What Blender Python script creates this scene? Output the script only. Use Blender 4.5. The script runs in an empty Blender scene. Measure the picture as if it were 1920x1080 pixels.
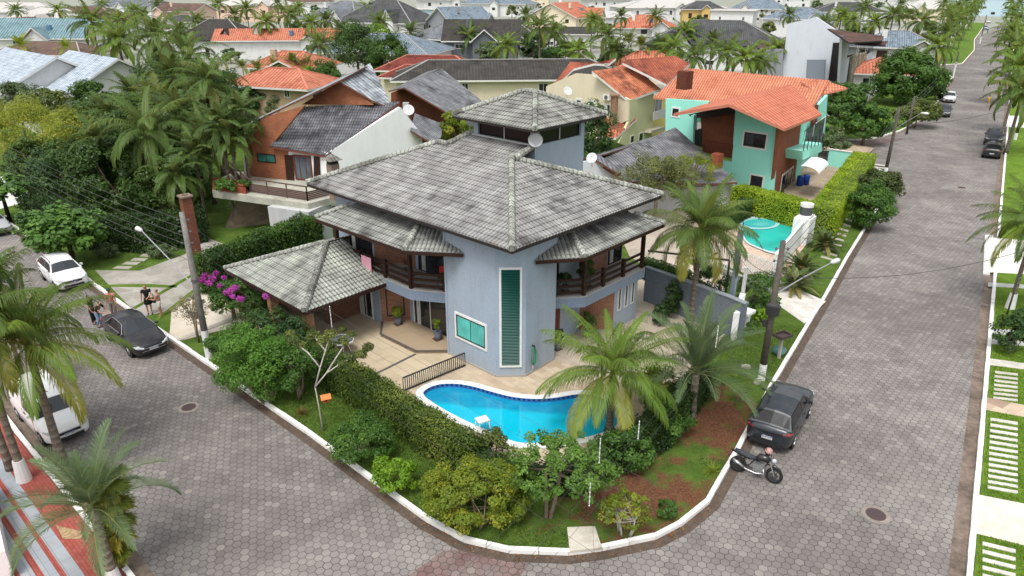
import bpy, math, random
import numpy as np
from mathutils import Vector, Matrix
R = math.radians
SC = bpy.context.scene
COL = SC.collection
# ------------------------------------------------------------------ camera
FPX, HORIZ, CAMH = 1331.0, -35.0, 17.0
TH = math.atan((540 - HORIZ) / FPX)
cam = bpy.data.cameras.new("camera"); camo = bpy.data.objects.new("camera", cam); COL.objects.link(camo)
camo.location = (0, 0, CAMH); camo.rotation_euler = (math.pi / 2 - TH, 0, 0)
cam.sensor_width = 36; cam.lens = 36 * FPX / 1920; cam.clip_end = 3000; cam.clip_start = 0.5
SC.camera = camo
SC.render.resolution_x = 1024; SC.render.resolution_y = 576
# ------------------------------------------------------------------ light (bright overcast)
SUN_EL, SUN_AZ = 64, -160       # azimuth clockwise from +Y
w = bpy.data.worlds.new("World"); SC.world = w; w.use_nodes = True
nt = w.node_tree; bg = nt.nodes["Background"]
sky = nt.nodes.new("ShaderNodeTexSky"); sky.sky_type = 'NISHITA'; sky.sun_disc = False
sky.sun_elevation = R(SUN_EL); sky.sun_rotation = R(SUN_AZ); sky.dust_density = 4; sky.air_density = 1.5; sky.altitude = 10
hs = nt.nodes.new("ShaderNodeHueSaturation"); hs.inputs['Saturation'].default_value = .22; hs.inputs['Value'].default_value = 1.0
nt.links.new(sky.outputs[0], hs.inputs['Color']); nt.links.new(hs.outputs[0], bg.inputs[0]); bg.inputs[1].default_value = 0.15
sl = bpy.data.lights.new("sun", 'SUN'); sl.energy = 1.3; sl.angle = R(18); sl.color = (1, .965, .91)
so = bpy.data.objects.new("sun", sl); COL.objects.link(so)
so.rotation_euler = (R(90 - SUN_EL), 0, R(180 - SUN_AZ)); so.location = (0, 0, 60)
SC.view_settings.view_transform = 'Standard'; SC.view_settings.look = 'None'; SC.view_settings.gamma = 1
SC.view_settings.exposure = 0.5
SC.cycles.max_bounces = 5; SC.cycles.diffuse_bounces = 2; SC.cycles.glossy_bounces = 2; SC.cycles.transmission_bounces = 3
SC.cycles.transparent_max_bounces = 6; SC.cycles.caustics_reflective = False; SC.cycles.caustics_refractive = False
# ------------------------------------------------------------------ pixel <-> world helpers (photo is 1920x1080)
cs, sn = math.cos(TH), math.sin(TH)
def ray(px, py):
    u = (px - 960) / FPX; v = (540 - py) / FPX
    return Vector((u, cs + v * sn, -sn + v * cs))
def W(px, py, z=0.0):
    r = ray(px, py); t = (z - CAMH) / r.z
    return Vector((r.x * t, r.y * t, z))
def hit(px, py, p0, n):
    r = ray(px, py); o = Vector((0, 0, CAMH)); n = Vector(n)
    return o + r * ((Vector(p0) - o).dot(n) / r.dot(n))
def projy(X, Y, Z):
    dz = Z - CAMH
    return 540 - FPX * (Y * sn + dz * cs) / (Y * cs - dz * sn)
def zat(X, Y, py):
    lo, hi = -2., 40.
    for _ in range(50):
        m = (lo + hi) / 2
        if projy(X, Y, m) > py: lo = m
        else: hi = m
    return lo
def ppm(X, Y, Z): return FPX / (Y * cs - (Z - CAMH) * sn)   # photo pixels per metre there
# ------------------------------------------------------------------ objects
def new(name, data, parent=None):
    o = bpy.data.objects.new(name, data); COL.objects.link(o)
    if parent is not None: o.parent = parent
    return o
def tag(o, label=None, cat=None, group=None, kind=None):
    if label: o["label"] = label
    if cat: o["category"] = cat
    if group: o["group"] = group
    if kind: o["kind"] = kind
    return o
def empty(name, loc=(0, 0, 0), rz=0., label=None, cat=None, group=None):
    o = new(name, None); o.location = loc; o.rotation_euler = (0, 0, rz); o.empty_display_size = .3
    return tag(o, label, cat, group)
def children(o): return [c for c in bpy.data.objects if c.parent == o]
def copy_tree(o, label=None, group=None, kids=None):
    kids = kids or {}
    c = o.copy(); COL.objects.link(c)
    if label: c["label"] = label
    if group: c["group"] = group
    for ch in o.children:
        d = ch.copy(); COL.objects.link(d); d.parent = c
        for g in ch.children:
            e = g.copy(); COL.objects.link(e); e.parent = d
    return c
class MB:
    def __init__(s): s.v = []; s.f = []; s.m = []; s.cur = 0; s.tb = []
    def poly(s, pts, m=None):
        b = len(s.v); s.v += [tuple(p) for p in pts]; s.f.append(tuple(range(b, b + len(pts)))); s.m.append(s.cur if m is None else m)
    def raw(s, v, f, m=None):
        b = len(s.v); s.v += [tuple(p) for p in v]
        for q in f: s.f.append(tuple(b + i for i in q)); s.m.append(s.cur if m is None else m)
    def box(s, c, size, rz=0., M=None, m=None):
        x, y, z = size[0] / 2, size[1] / 2, size[2] / 2
        V = [Vector((a, b_, d)) for d in (-z, z) for a, b_ in ((-x, -y), (x, -y), (x, y), (-x, y))]
        T = Matrix.Translation(Vector(c)) @ (M if M is not None else Matrix.Rotation(rz, 4, 'Z'))
        s.raw([T @ q for q in V], [(3, 2, 1, 0), (4, 5, 6, 7), (0, 1, 5, 4), (1, 2, 6, 5), (2, 3, 7, 6), (3, 0, 4, 7)], m)
    def beam(s, p, q, wd, ht, m=None):
        p = Vector(p); q = Vector(q); d = q - p; L = d.length
        if L < 1e-5: return
        d.normalize(); up = Vector((0, 0, 1)) if abs(d.z) < .95 else Vector((0, 1, 0))
        sx = d.cross(up).normalized(); uz = sx.cross(d)
        V = [p + d * t + sx * a * wd / 2 + uz * b_ * ht / 2 for t in (0, L) for a, b_ in ((-1, -1), (1, -1), (1, 1), (-1, 1))]
        s.raw(V, [(0, 1, 2, 3), (7, 6, 5, 4), (4, 5, 1, 0), (5, 6, 2, 1), (6, 7, 3, 2), (7, 4, 0, 3)], m)
    def tube(s, path, rad, seg=8, m=None, cap=True):
        path = [Vector(p) for p in path]; n = len(path)
        if not hasattr(rad, '__len__'): rad = [rad] * n
        V = []; pr = None
        for i, p in enumerate(path):
            d = (path[min(i + 1, n - 1)] - path[max(i - 1, 0)])
            if d.length < 1e-7: d = Vector((0, 0, 1))
            d.normalize()
            if pr is None:
                a = Vector((1, 0, 0)) if abs(d.x) < .9 else Vector((0, 1, 0))
                pr = (a - d * a.dot(d)).normalized()
            else:
                pr = (pr - d * pr.dot(d)); pr = pr.normalized() if pr.length > 1e-6 else d.orthogonal().normalized()
            q = d.cross(pr)
            for k in range(seg):
                t = 2 * math.pi * k / seg; V.append(p + (pr * math.cos(t) + q * math.sin(t)) * rad[i])
        F = [(i * seg + k, i * seg + (k + 1) % seg, (i + 1) * seg + (k + 1) % seg, (i + 1) * seg + k) for i in range(n - 1) for k in range(seg)]
        if cap: F += [tuple(reversed(range(seg))), tuple(range((n - 1) * seg, n * seg))]
        s.raw(V, F, m)
    def lathe(s, prof, c=(0, 0, 0), seg=16, M=None, m=None):
        T = Matrix.Translation(Vector(c)) @ (M if M is not None else Matrix.Identity(4)); n = len(prof)
        V = [T @ Vector((r * math.cos(2 * math.pi * k / seg), r * math.sin(2 * math.pi * k / seg), z)) for r, z in prof for k in range(seg)]
        F = [(i * seg + k, i * seg + (k + 1) % seg, (i + 1) * seg + (k + 1) % seg, (i + 1) * seg + k) for i in range(n - 1) for k in range(seg)]
        s.raw(V, F, m)
    def prism(s, pts, z0, z1, m=None, top=None):
        n = len(pts); P = [(p[0], p[1]) for p in pts]
        ar = sum(P[i][0] * P[(i + 1) % n][1] - P[(i + 1) % n][0] * P[i][1] for i in range(n))
        if ar < 0: P = P[::-1]
        for i in range(n):
            a, b_ = P[i], P[(i + 1) % n]
            s.poly([(a[0], a[1], z0), (b_[0], b_[1], z0), (b_[0], b_[1], z1), (a[0], a[1], z1)], m)
        s.poly([(p[0], p[1], z1) for p in P], top if top is not None else m)
        s.poly([(p[0], p[1], z0) for p in reversed(P)], m)
    def slab(s, pts, th, m=None):        # sloped plate, thickness downward
        P = [Vector(p) for p in pts]; n = (P[1] - P[0]).cross(P[2] - P[0])
        if n.z < 0: P = P[::-1]
        D = Vector((0, 0, -th)); k = len(P)
        s.poly(P, m); s.poly([p + D for p in reversed(P)], m)
        for i in range(k):
            a, b_ = P[i], P[(i + 1) % k]; s.poly([a + D, b_ + D, b_, a], m)
    def build(s, name, mats, parent=None, smooth=False, loc=None):
        me = bpy.data.meshes.new(name)
        if loc is not None:
            L = Vector(loc); s.v = [tuple(Vector(p) - L) for p in s.v]
        me.from_pydata(s.v, [], s.f)
        mats = mats if isinstance(mats, (list, tuple)) else [mats]
        for q in mats: me.materials.append(q)
        if len(mats) > 1: me.polygons.foreach_set("material_index", s.m)
        autouv(me, s.tb)
        if smooth: me.polygons.foreach_set("use_smooth", [True] * len(me.polygons))
        me.update()
        o = new(name, me, parent)
        if loc is not None: o.location = loc
        return o
def autouv(me, tb=()):
    n = len(me.polygons)
    if not n: return
    nv = len(me.vertices); co = np.empty(nv * 3, np.float32); me.vertices.foreach_get("co", co); co = co.reshape(-1, 3)
    nr = np.empty(n * 3, np.float32); me.polygons.foreach_get("normal", nr); nr = nr.reshape(-1, 3)
    lt = np.empty(n, np.int32); me.polygons.foreach_get("loop_total", lt)
    vi = np.empty(len(me.loops), np.int32); me.loops.foreach_get("vertex_index", vi)
    t = np.stack([-nr[:, 1], nr[:, 0], np.zeros(n)], 1); ln = np.linalg.norm(t, axis=1); flat = ln < .05
    t[flat] = (1, 0, 0); ln[flat] = 1; t /= ln[:, None]
    b = np.cross(nr, t); b[flat] = (0, 1, 0)
    for i0, i1, tv, bv in tb: t[i0:i1] = tv; b[i0:i1] = bv
    pi = np.repeat(np.arange(n), lt)
    P = co[vi]; uv = np.stack([(P * t[pi]).sum(1), (P * b[pi]).sum(1)], 1)
    l = me.uv_layers.new(name="uv"); l.data.foreach_set("uv", uv.astype(np.float32).ravel())
def npmesh(name, V, F4=None, F3=None, mat=None, rnd=None, parent=None, smooth=False, uv=None):
    V = np.asarray(V, np.float32); fs = []
    n4 = 0 if F4 is None else len(F4); n3 = 0 if F3 is None else len(F3)
    me = bpy.data.meshes.new(name); me.vertices.add(len(V)); me.vertices.foreach_set("co", V.ravel())
    loops = np.concatenate([np.asarray(x, np.int32).ravel() for x in (F4, F3) if x is not None and len(x)])
    tot = np.array([4] * n4 + [3] * n3, np.int32); st = np.concatenate([[0], np.cumsum(tot)[:-1]]).astype(np.int32)
    me.loops.add(len(loops)); me.loops.foreach_set("vertex_index", loops)
    me.polygons.add(n4 + n3); me.polygons.foreach_set("loop_start", st); me.polygons.foreach_set("loop_total", tot)
    if rnd is not None:
        a = me.attributes.new("rnd", 'FLOAT', 'FACE'); a.data.foreach_set("value", np.asarray(rnd, np.float32))
    if mat: me.materials.append(mat)
    me.update(calc_edges=True)
    if uv: autouv(me)
    if smooth: me.polygons.foreach_set("use_smooth", [True] * (n4 + n3))
    return new(name, me, parent)
# ------------------------------------------------------------------ materials
def srgb(h):
    if isinstance(h, str):
        h = h.lstrip('#'); c = [int(h[i:i + 2], 16) / 255 for i in (0, 2, 4)]
        return tuple(x / 12.92 if x <= .04045 else ((x + .055) / 1.055) ** 2.4 for x in c) + (1,)
    return tuple(h) + ((1,) if len(h) == 3 else ())
class NT:
    def __init__(s, name):
        s.mat = bpy.data.materials.new(name); s.mat.use_nodes = True; s.t = s.mat.node_tree
        s.b = s.t.nodes["Principled BSDF"]; s.out = s.t.nodes["Material Output"]
    def n(s, typ, **kw):
        o = s.t.nodes.new("ShaderNode" + typ)
        for k, v in kw.items(): setattr(o, k, v)
        return o
    def l(s, a, b): s.t.links.new(a, b)
    def val(s, inp, v):
        if hasattr(v, 'is_linked') or isinstance(v, bpy.types.NodeSocket): s.l(v, inp)
        else: inp.default_value = v
    def math(s, op, a, b=None, c=None, clamp=False):
        o = s.n("Math", operation=op, use_clamp=clamp); s.val(o.inputs[0], a)
        if b is not None: s.val(o.inputs[1], b)
        if c is not None: s.val(o.inputs[2], c)
        return o.outputs[0]
    def vm(s, op, a, b=None, c=None):
        o = s.n("VectorMath", operation=op); s.val(o.inputs[0], a)
        if b is not None: s.val(o.inputs[1], b)
        if c is not None and op == 'SCALE': s.val(o.inputs[3], c)
        return o.outputs[1] if op in ('DOT_PRODUCT', 'LENGTH', 'DISTANCE') else o.outputs[0]
    def noise(s, vec, scale, detail=3, rough=.55, dist=0):
        o = s.n("TexNoise"); s.l(vec, o.inputs['Vector']); o.inputs['Scale'].default_value = scale
        o.inputs['Detail'].default_value = detail; o.inputs['Roughness'].default_value = rough; o.inputs['Distortion'].default_value = dist
        return o.outputs['Fac']
    def wn(s, vec):
        o = s.n("TexWhiteNoise", noise_dimensions='3D'); s.l(vec, o.inputs['Vector']); return o
    def ramp(s, fac, stops, interp='LINEAR'):
        o = s.n("ValToRGB"); s.l(fac, o.inputs[0]); r = o.color_ramp; r.interpolation = interp
        r.elements[0].position, r.elements[0].color = stops[0][0], srgb(stops[0][1])
        r.elements[1].position, r.elements[1].color = stops[-1][0], srgb(stops[-1][1])
        for p, c in stops[1:-1]: e = r.elements.new(p); e.color = srgb(c)
        return o.outputs[0]
    def mix(s, fac, a, b, mode='MIX'):
        o = s.n("Mix", data_type='RGBA', blend_type=mode); s.val(o.inputs[0], fac)
        for i, v in ((6, a), (7, b)):
            if isinstance(v, bpy.types.NodeSocket): s.l(v, o.inputs[i])
            else: o.inputs[i].default_value = srgb(v)
        return o.outputs[2]
    def rng(s, v, a, b, c=0., d=1.):
        o = s.n("MapRange"); s.l(v, o.inputs[0])
        for i, q in enumerate((a, b, c, d)): o.inputs[i + 1].default_value = q
        return o.outputs[0]
    def uv(s): return s.n("TexCoord").outputs['UV']
    def obj(s): return s.n("TexCoord").outputs['Object']
    def pos(s): return s.n("NewGeometry").outputs['Position']
    def bump(s, h, strength=.5, dist=.02):
        o = s.n("Bump"); o.inputs['Strength'].default_value = strength; o.inputs['Distance'].default_value = dist
        s.l(h, o.inputs['Height']); s.l(o.outputs[0], s.b.inputs['Normal'])
    def done(s, col=None, rough=.8, spec=.3, metal=0.):
        if col is not None: s.val(s.b.inputs['Base Color'], col if isinstance(col, bpy.types.NodeSocket) else srgb(col))
        s.val(s.b.inputs['Roughness'], rough); s.b.inputs['Specular IOR Level'].default_value = spec; s.b.inputs['Metallic'].default_value = metal
        return s.mat
_mc = {}
def cached(f):
    def g(*a, **k):
        key = (f.__name__, a, tuple(sorted(k.items())))
        if key not in _mc: _mc[key] = f(*a, **k)
        return _mc[key]
    return g
@cached
def plain(col, rough=.6, metal=0., spec=.4, var=.12, sc=3.):
    m = NT("plain"); p = m.pos(); n = m.noise(p, sc, 4)
    c = m.mix(m.rng(n, .3, .7, 0, var), col, (0.04, .04, .035))
    return m.done(c, rough, spec, metal)
@cached
def plaster(col, dirt=.25):
    m = NT("plaster"); p = m.pos()
    n1 = m.noise(p, .7, 5, .6); sp = m.n("Mapping"); m.l(p, sp.inputs[0]); sp.inputs['Scale'].default_value = (3, 3, .35)
    n2 = m.noise(sp.outputs[0], 1., 5, .65)
    f = m.math('MULTIPLY', m.rng(n1, .35, .75), m.rng(n2, .35, .8)); f = m.math('MULTIPLY', f, dirt * 2.2, clamp=True)
    c = m.mix(f, col, (.16, .16, .14)); c = m.mix(m.rng(m.noise(p, 14, 3), .3, .7, 0, .1), c, (.9, .9, .9))
    m.bump(m.noise(p, 60, 3), .25, .004)
    return m.done(c, .85, .2)
@cached
def brick(a='#a85a3c', b='#8a4630', mort='#8d7f70', bw=.24, bh=.075):
    m = NT("brickwork"); t = m.n("TexBrick"); m.l(m.uv(), t.inputs['Vector'])
    t.inputs['Scale'].default_value = 1; t.inputs['Brick Width'].default_value = bw; t.inputs['Row Height'].default_value = bh
    t.inputs['Mortar Size'].default_value = .008; t.inputs['Color1'].default_value = srgb(a); t.inputs['Color2'].default_value = srgb(b); t.inputs['Mortar'].default_value = srgb(mort)
    c = m.mix(m.rng(m.noise(m.uv(), 1.3, 4), .35, .75, 0, .35), t.outputs[0], (.07, .045, .04))
    m.bump(t.outputs['Fac'], .4, -.008)
    return m.done(c, .9, .2)
@cached
def tiles(light='#9a9a94', dark='#4a4846', lichen='#b9bfb4', amt=.5, pitch=.21, row=.36, bump=True, streak=.5, seed=0.):
    """roof tiles: u along the eave, v up the slope (metres)"""
    m = NT("roof_tiles"); uv = m.uv(); s = m.n("SeparateXYZ"); m.l(uv, s.inputs[0]); u, v = s.outputs[0], s.outputs[1]
    tu = m.math('FLOOR', m.math('DIVIDE', u, pitch)); tv = m.math('FLOOR', m.math('DIVIDE', v, row))
    cv = m.n("CombineXYZ"); m.l(tu, cv.inputs[0]); m.l(tv, cv.inputs[1]); cv.inputs[2].default_value = seed
    wn = m.wn(cv.outputs[0]).outputs['Value']
    p = m.pos(); off = m.vm('ADD', p, (seed * 13., seed * 7., 0))
    n1 = m.noise(off, .42, 2, .5); n2 = m.noise(off, 1.3, 1, .5)
    st = m.n("Mapping"); m.l(uv, st.inputs[0]); st.inputs['Scale'].default_value = (1. / pitch * .9, .55, 1)
    n3 = m.noise(st.outputs[0], 1, 2, .5)
    f = m.math('ADD', m.math('MULTIPLY', n1, .55), m.math('MULTIPLY', n2, .45))
    f = m.math('ADD', f, m.math('MULTIPLY', m.math('SUBTRACT', n3, .5), streak * .18)); f = m.math('ADD', f, m.math('MULTIPLY', m.math('SUBTRACT', wn, .5), .06))
    c = m.ramp(f, [(.30, dark), (.46, tuple((srgb(dark)[i] * .4 + srgb(light)[i] * .6) for i in range(3))), (.68, light)])
    lf = m.rng(m.math('ADD', m.math('MULTIPLY', n3, .3), m.math('MULTIPLY', n2, .7)), .58 - .14 * amt, .75 - .10 * amt)
    c = m.mix(m.math('MULTIPLY', lf, min(1, amt * 1.2)), c, lichen)
    c = m.mix(m.rng(m.noise(off, 7, 2, .5), .5, .75, 0, .16), c, dark)
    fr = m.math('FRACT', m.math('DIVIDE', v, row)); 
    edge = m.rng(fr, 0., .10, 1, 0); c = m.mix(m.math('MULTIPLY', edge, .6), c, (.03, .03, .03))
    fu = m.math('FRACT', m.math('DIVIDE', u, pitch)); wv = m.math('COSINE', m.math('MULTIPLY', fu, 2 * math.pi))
    c = m.mix(m.rng(wv, .1, .9, 0, .55), c, (.035, .035, .033))  # shade of the tile valleys put into the colour to show the corrugation
    if bump:
        h = m.math('ADD', m.math('MULTIPLY', wv, -.5), m.math('MULTIPLY', m.math('SUBTRACT', 1., fr), .8))
        m.bump(h, .9, .05)
    return m.done(c, .9, .15)
@cached
def hexroad(red=False):
    m = NT("hex_paving"); p = m.pos(); D = .29
    mp = m.n("Mapping"); m.l(p, mp.inputs[0]); mp.inputs['Rotation'].default_value = (0, 0, R(12)); mp.inputs['Scale'].default_value = (1 / D, 1 / D, 0)
    q = m.vm('ADD', mp.outputs[0], (500., 500. * 1.7320508, 0))
    def modr(vv): return m.vm('SUBTRACT', m.vm('MODULO', vv, (1., 1.7320508, 1.)), (.5, .8660254, 0))
    a = modr(q); b = modr(m.vm('ADD', q, (.5, .8660254, 0)))
    cmp_ = m.math('LESS_THAN', m.vm('DOT_PRODUCT', a, a), m.vm('DOT_PRODUCT', b, b))
    mx = m.n("Mix", data_type='VECTOR'); m.l(cmp_, mx.inputs[0]); m.l(b, mx.inputs[4]); m.l(a, mx.inputs[5]); g = mx.outputs[1]
    ab_ = m.vm('ABSOLUTE', g); sx = m.n("SeparateXYZ"); m.l(ab_, sx.inputs[0])
    d = m.math('MAXIMUM', sx.outputs[0], m.vm('DOT_PRODUCT', ab_, (.5, .8660254, 0.))); e = m.math('SUBTRACT', .5, d)
    idv = m.vm('SNAP', m.vm('ADD', m.vm('SUBTRACT', q, g), (.05, .05, 0)), (.25, .4330127, 1.)); rn = m.wn(idv)
    base = m.ramp(rn.outputs['Value'], [(0, '#7b7673'), (.3, '#817c79'), (.7, '#86817e'), (1, '#8e8985')] if not red else [(0, '#6b5250'), (1, '#7b605d')])
    n0 = m.noise(p, .22, 4, .6); n1 = m.noise(p, .8, 5, .65, .3)
    base = m.mix(m.rng(n1, .44, .70, 0, .6), base, (.12, .106, .10))
    base = m.mix(m.rng(n0, .5, .66, 0, .4), base, (.38, .35, .315)); base = m.mix(m.rng(m.noise(p, .13, 3, .5), .44, .6, 0, .4), base, (.10, .088, .083))
    fine = m.noise(p, 9, 4, .7); base = m.mix(m.rng(fine, .55, .8, 0, .28), base, (.36, .34, .31))
    sep = m.n("SeparateColor"); m.l(rn.outputs['Color'], sep.inputs[0])
    base = m.mix(m.math('MULTIPLY', m.math('LESS_THAN', sep.outputs[1], .08), .22), base, (.13, .12, .12))
    base = m.mix(m.math('MULTIPLY', m.math('GREATER_THAN', sep.outputs[2], .93), .22), base, (.40, .365, .32))
    gap = m.rng(e, .025, .06, 1, 0); base = m.mix(m.math('MULTIPLY', gap, m.rng(m.noise(p, .9, 3, .6), .3, .7, .55, .95)), base, (.055, .048, .044))
    m.bump(m.math('ADD', m.rng(e, .01, .07), m.math('MULTIPLY', fine, .25)), .45, .012)
    return m.done(base, .88, .22)
@cached
def grassm(bare=0., bright=1.):
    m = NT("grass"); p = m.pos(); n = m.noise(p, 1.1, 5, .6); f = m.noise(p, 14, 5, .7); f2 = m.noise(p, 55, 3, .7)
    g = m.ramp(m.math('ADD', m.math('MULTIPLY', n, .35), m.math('ADD', m.math('MULTIPLY', f, .3), m.math('MULTIPLY', f2, .35))), [(.36, (.045 * bright, .08 * bright, .014)), (.5, (.10 * bright, .175 * bright, .024)), (.64, (.18 * bright, .27 * bright, .045))])
    if bare:
        s = m.ramp(f, [(.3, '#4f3526'), (.5, '#6e4a37'), (.72, '#8c6850')])
        dd = m.vm('DISTANCE', p, (4.2, 20.6, 0)); d2 = m.vm('DISTANCE', p, (8.6, 25.2, 0)); dd = m.math('MINIMUM', m.math('MULTIPLY', dd, .55), m.math('MULTIPLY', d2, .62))
        k = m.math('SUBTRACT', m.math('ADD', m.math('MULTIPLY', m.noise(p, .9, 4, .65), 1.15), m.math('MULTIPLY', m.math('SUBTRACT', f, .5), .5)), m.math('MULTIPLY', dd, .16))
        g = m.mix(m.rng(k, .30, .46), g, s)
    m.bump(m.math('ADD', f, f2), .8, .05)
    return m.done(g, .95, .1)
@cached
def leaf(a, b, c=None, trans=.3):
    m = NT("leaves"); at = m.n("Attribute"); at.attribute_name = "rnd"
    col = m.ramp(at.outputs['Fac'], [(0., a), (.6, b), (1., c or b)])
    col = m.mix(m.rng(m.noise(m.pos(), .9, 3), .3, .7, 0, .35), col, a)
    m.done(col, .5, .3)
    tr = m.n("BsdfTranslucent"); m.l(m.mix(.5, col, c or b), tr.inputs[0]); mx = m.n("MixShader"); mx.inputs[0].default_value = trans
    m.l(m.b.outputs[0], mx.inputs[1]); m.l(tr.outputs[0], mx.inputs[2]); m.l(mx.outputs[0], m.out.inputs[0])
    return m.mat
@cached
def bark(a='#6b5d4e', b='#8f8373', ring=0.):
    m = NT("bark"); p = m.obj(); n = m.noise(p, 9, 5, .7); c = m.ramp(n, [(.3, a), (.7, b)])
    if ring:
        s = m.n("SeparateXYZ"); m.l(p, s.inputs[0]); k = m.math('SINE', m.math('MULTIPLY', s.outputs[2], ring)); c = m.mix(m.rng(k, .6, 1, 0, .5), c, (.07, .06, .05))
        m.bump(k, .6, .03)
    else: m.bump(n, .7, .03)
    return m.done(c, .95, .1)
@cached
def glass(col=(.02, .03, .035), rough=.06):
    m = NT("glazing"); m.done(m.mix(m.rng(m.noise(m.pos(), 1.2, 3), .3, .7, 0, .5), col, (col[0] * 3 + .02, col[1] * 3 + .02, col[2] * 3 + .02)), rough, .6)
    return m.mat
@cached
def paint(col, coat=.4, rough=.35, metal=0.):
    m = NT("car_paint"); m.done(m.mix(m.rng(m.noise(m.pos(), 3, 3), .4, .8, 0, .12), col, (.25, .23, .2)), rough, .5, metal); m.b.inputs['Coat Weight'].default_value = coat; m.b.inputs['Coat Roughness'].default_value = .04
    return m.mat
@cached
def wood(a='#2e1a14', b='#4a2a1e'):
    m = NT("stained_wood"); mp = m.n("Mapping"); m.l(m.obj(), mp.inputs[0]); mp.inputs['Scale'].default_value = (2, 2, 9)
    return m.done(m.ramp(m.noise(mp.outputs[0], 2, 5, .6), [(.3, a), (.7, b)]), .5, .35)
@cached
def paving(a, b, mort, bw=.9, bh=.45, rot=0., ms=.012, var=.5):
    m = NT("stone_paving"); mp = m.n("Mapping"); m.l(m.pos(), mp.inputs[0]); mp.inputs['Rotation'].default_value = (0, 0, R(rot))
    t = m.n("TexBrick"); m.l(mp.outputs[0], t.inputs['Vector']); t.inputs['Scale'].default_value = 1
    t.inputs['Brick Width'].default_value = bw; t.inputs['Row Height'].default_value = bh; t.inputs['Mortar Size'].default_value = ms; t.inputs['Bias'].default_value = 0
    t.inputs['Color1'].default_value = srgb(a); t.inputs['Color2'].default_value = srgb(b); t.inputs['Mortar'].default_value = srgb(mort)
    n = m.noise(m.pos(), 1.6, 5, .65); c = m.mix(m.rng(n, .45, .75, 0, var), t.outputs[0], (.17, .14, .11))
    return m.done(c, .8, .25)
@cached
def flag(a, b, mort=(.6, .58, .55), sc=1.6, mw=.02):
    m = NT("flagstone"); p = m.pos(); v = m.n("TexVoronoi"); v.feature = 'F1'; m.l(p, v.inputs['Vector']); v.inputs['Scale'].default_value = sc
    v2 = m.n("TexVoronoi"); v2.feature = 'DISTANCE_TO_EDGE'; m.l(p, v2.inputs['Vector']); v2.inputs['Scale'].default_value = sc
    s = m.n("SeparateColor"); m.l(v.outputs['Color'], s.inputs[0]); c = m.ramp(s.outputs[0], [(0, a), (1, b)])
    c = m.mix(m.rng(m.noise(p, 3, 5, .7), .45, .75, 0, .4), c, (.2, .18, .16)); c = m.mix(m.rng(v2.outputs['Distance'], 0, mw, 1, 0), c, mort)
    return m.done(c, .8, .25)
@cached
def concrete(a='#8b8478', b='#a39c90', stain=.5):
    m = NT("concrete"); p = m.pos(); c = m.ramp(m.noise(p, 5, 5, .65), [(.3, a), (.7, b)]); c = m.mix(m.rng(m.noise(p, .8, 5, .7), .45, .7, 0, stain), c, (.06, .045, .035))
    c = m.mix(m.rng(m.noise(p, 30, 2, .7), .65, .8, 0, .3), c, (.5, .47, .42)); m.bump(m.noise(p, 30, 3), .3, .01)
    return m.done(c, .9, .2)
@cached
def kerbpaint():
    m = NT("kerb_paint"); p = m.pos(); n = m.noise(p, 2.2, 6, .75); c = m.mix(m.rng(n, .55, .70, 0, .55), '#e6e5e1', (.20, .18, .16)); c = m.mix(m.rng(m.noise(p, 40, 2), .66, .74, 0, .6), c, (.15, .14, .12))
    return m.done(c, .7, .25)
@cached
def water(col, deep):
    m = NT("pool_water"); p = m.pos(); n = m.noise(p, 2.5, 3); c = m.mix(m.rng(m.noise(p, .55, 3), .4, .62), col, deep); sp_ = m.n('SeparateXYZ'); m.l(p, sp_.inputs[0])
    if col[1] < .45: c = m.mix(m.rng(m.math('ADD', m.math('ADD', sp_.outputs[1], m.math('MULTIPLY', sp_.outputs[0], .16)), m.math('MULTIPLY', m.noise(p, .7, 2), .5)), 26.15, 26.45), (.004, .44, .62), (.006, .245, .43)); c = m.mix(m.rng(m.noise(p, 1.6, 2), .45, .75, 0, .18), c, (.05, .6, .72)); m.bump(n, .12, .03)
    return m.done(c, .08, .5)
WHITE = plaster('#e6e7e6', .12)
DARKGL = glass((.012, .014, .016)); GREENGL = glass((.02, .17, .14), .1); GREYGL = glass((.05, .07, .085), .08)
BLUEW = plaster('#9aa8b8', .27); MET = plain((.55, .56, .57), .35, .8, .5, .1); BLACKM = plain((.02, .02, .022), .45); RUB = plain((.018, .018, .018), .85, 0, .2, .3)
WWOOD = wood(); REDWOOD = wood('#5a2a1e', '#7a3a28'); WPAINT = plain((.78, .78, .76), .5, 0, .4, .1)
CONC = concrete()
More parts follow.
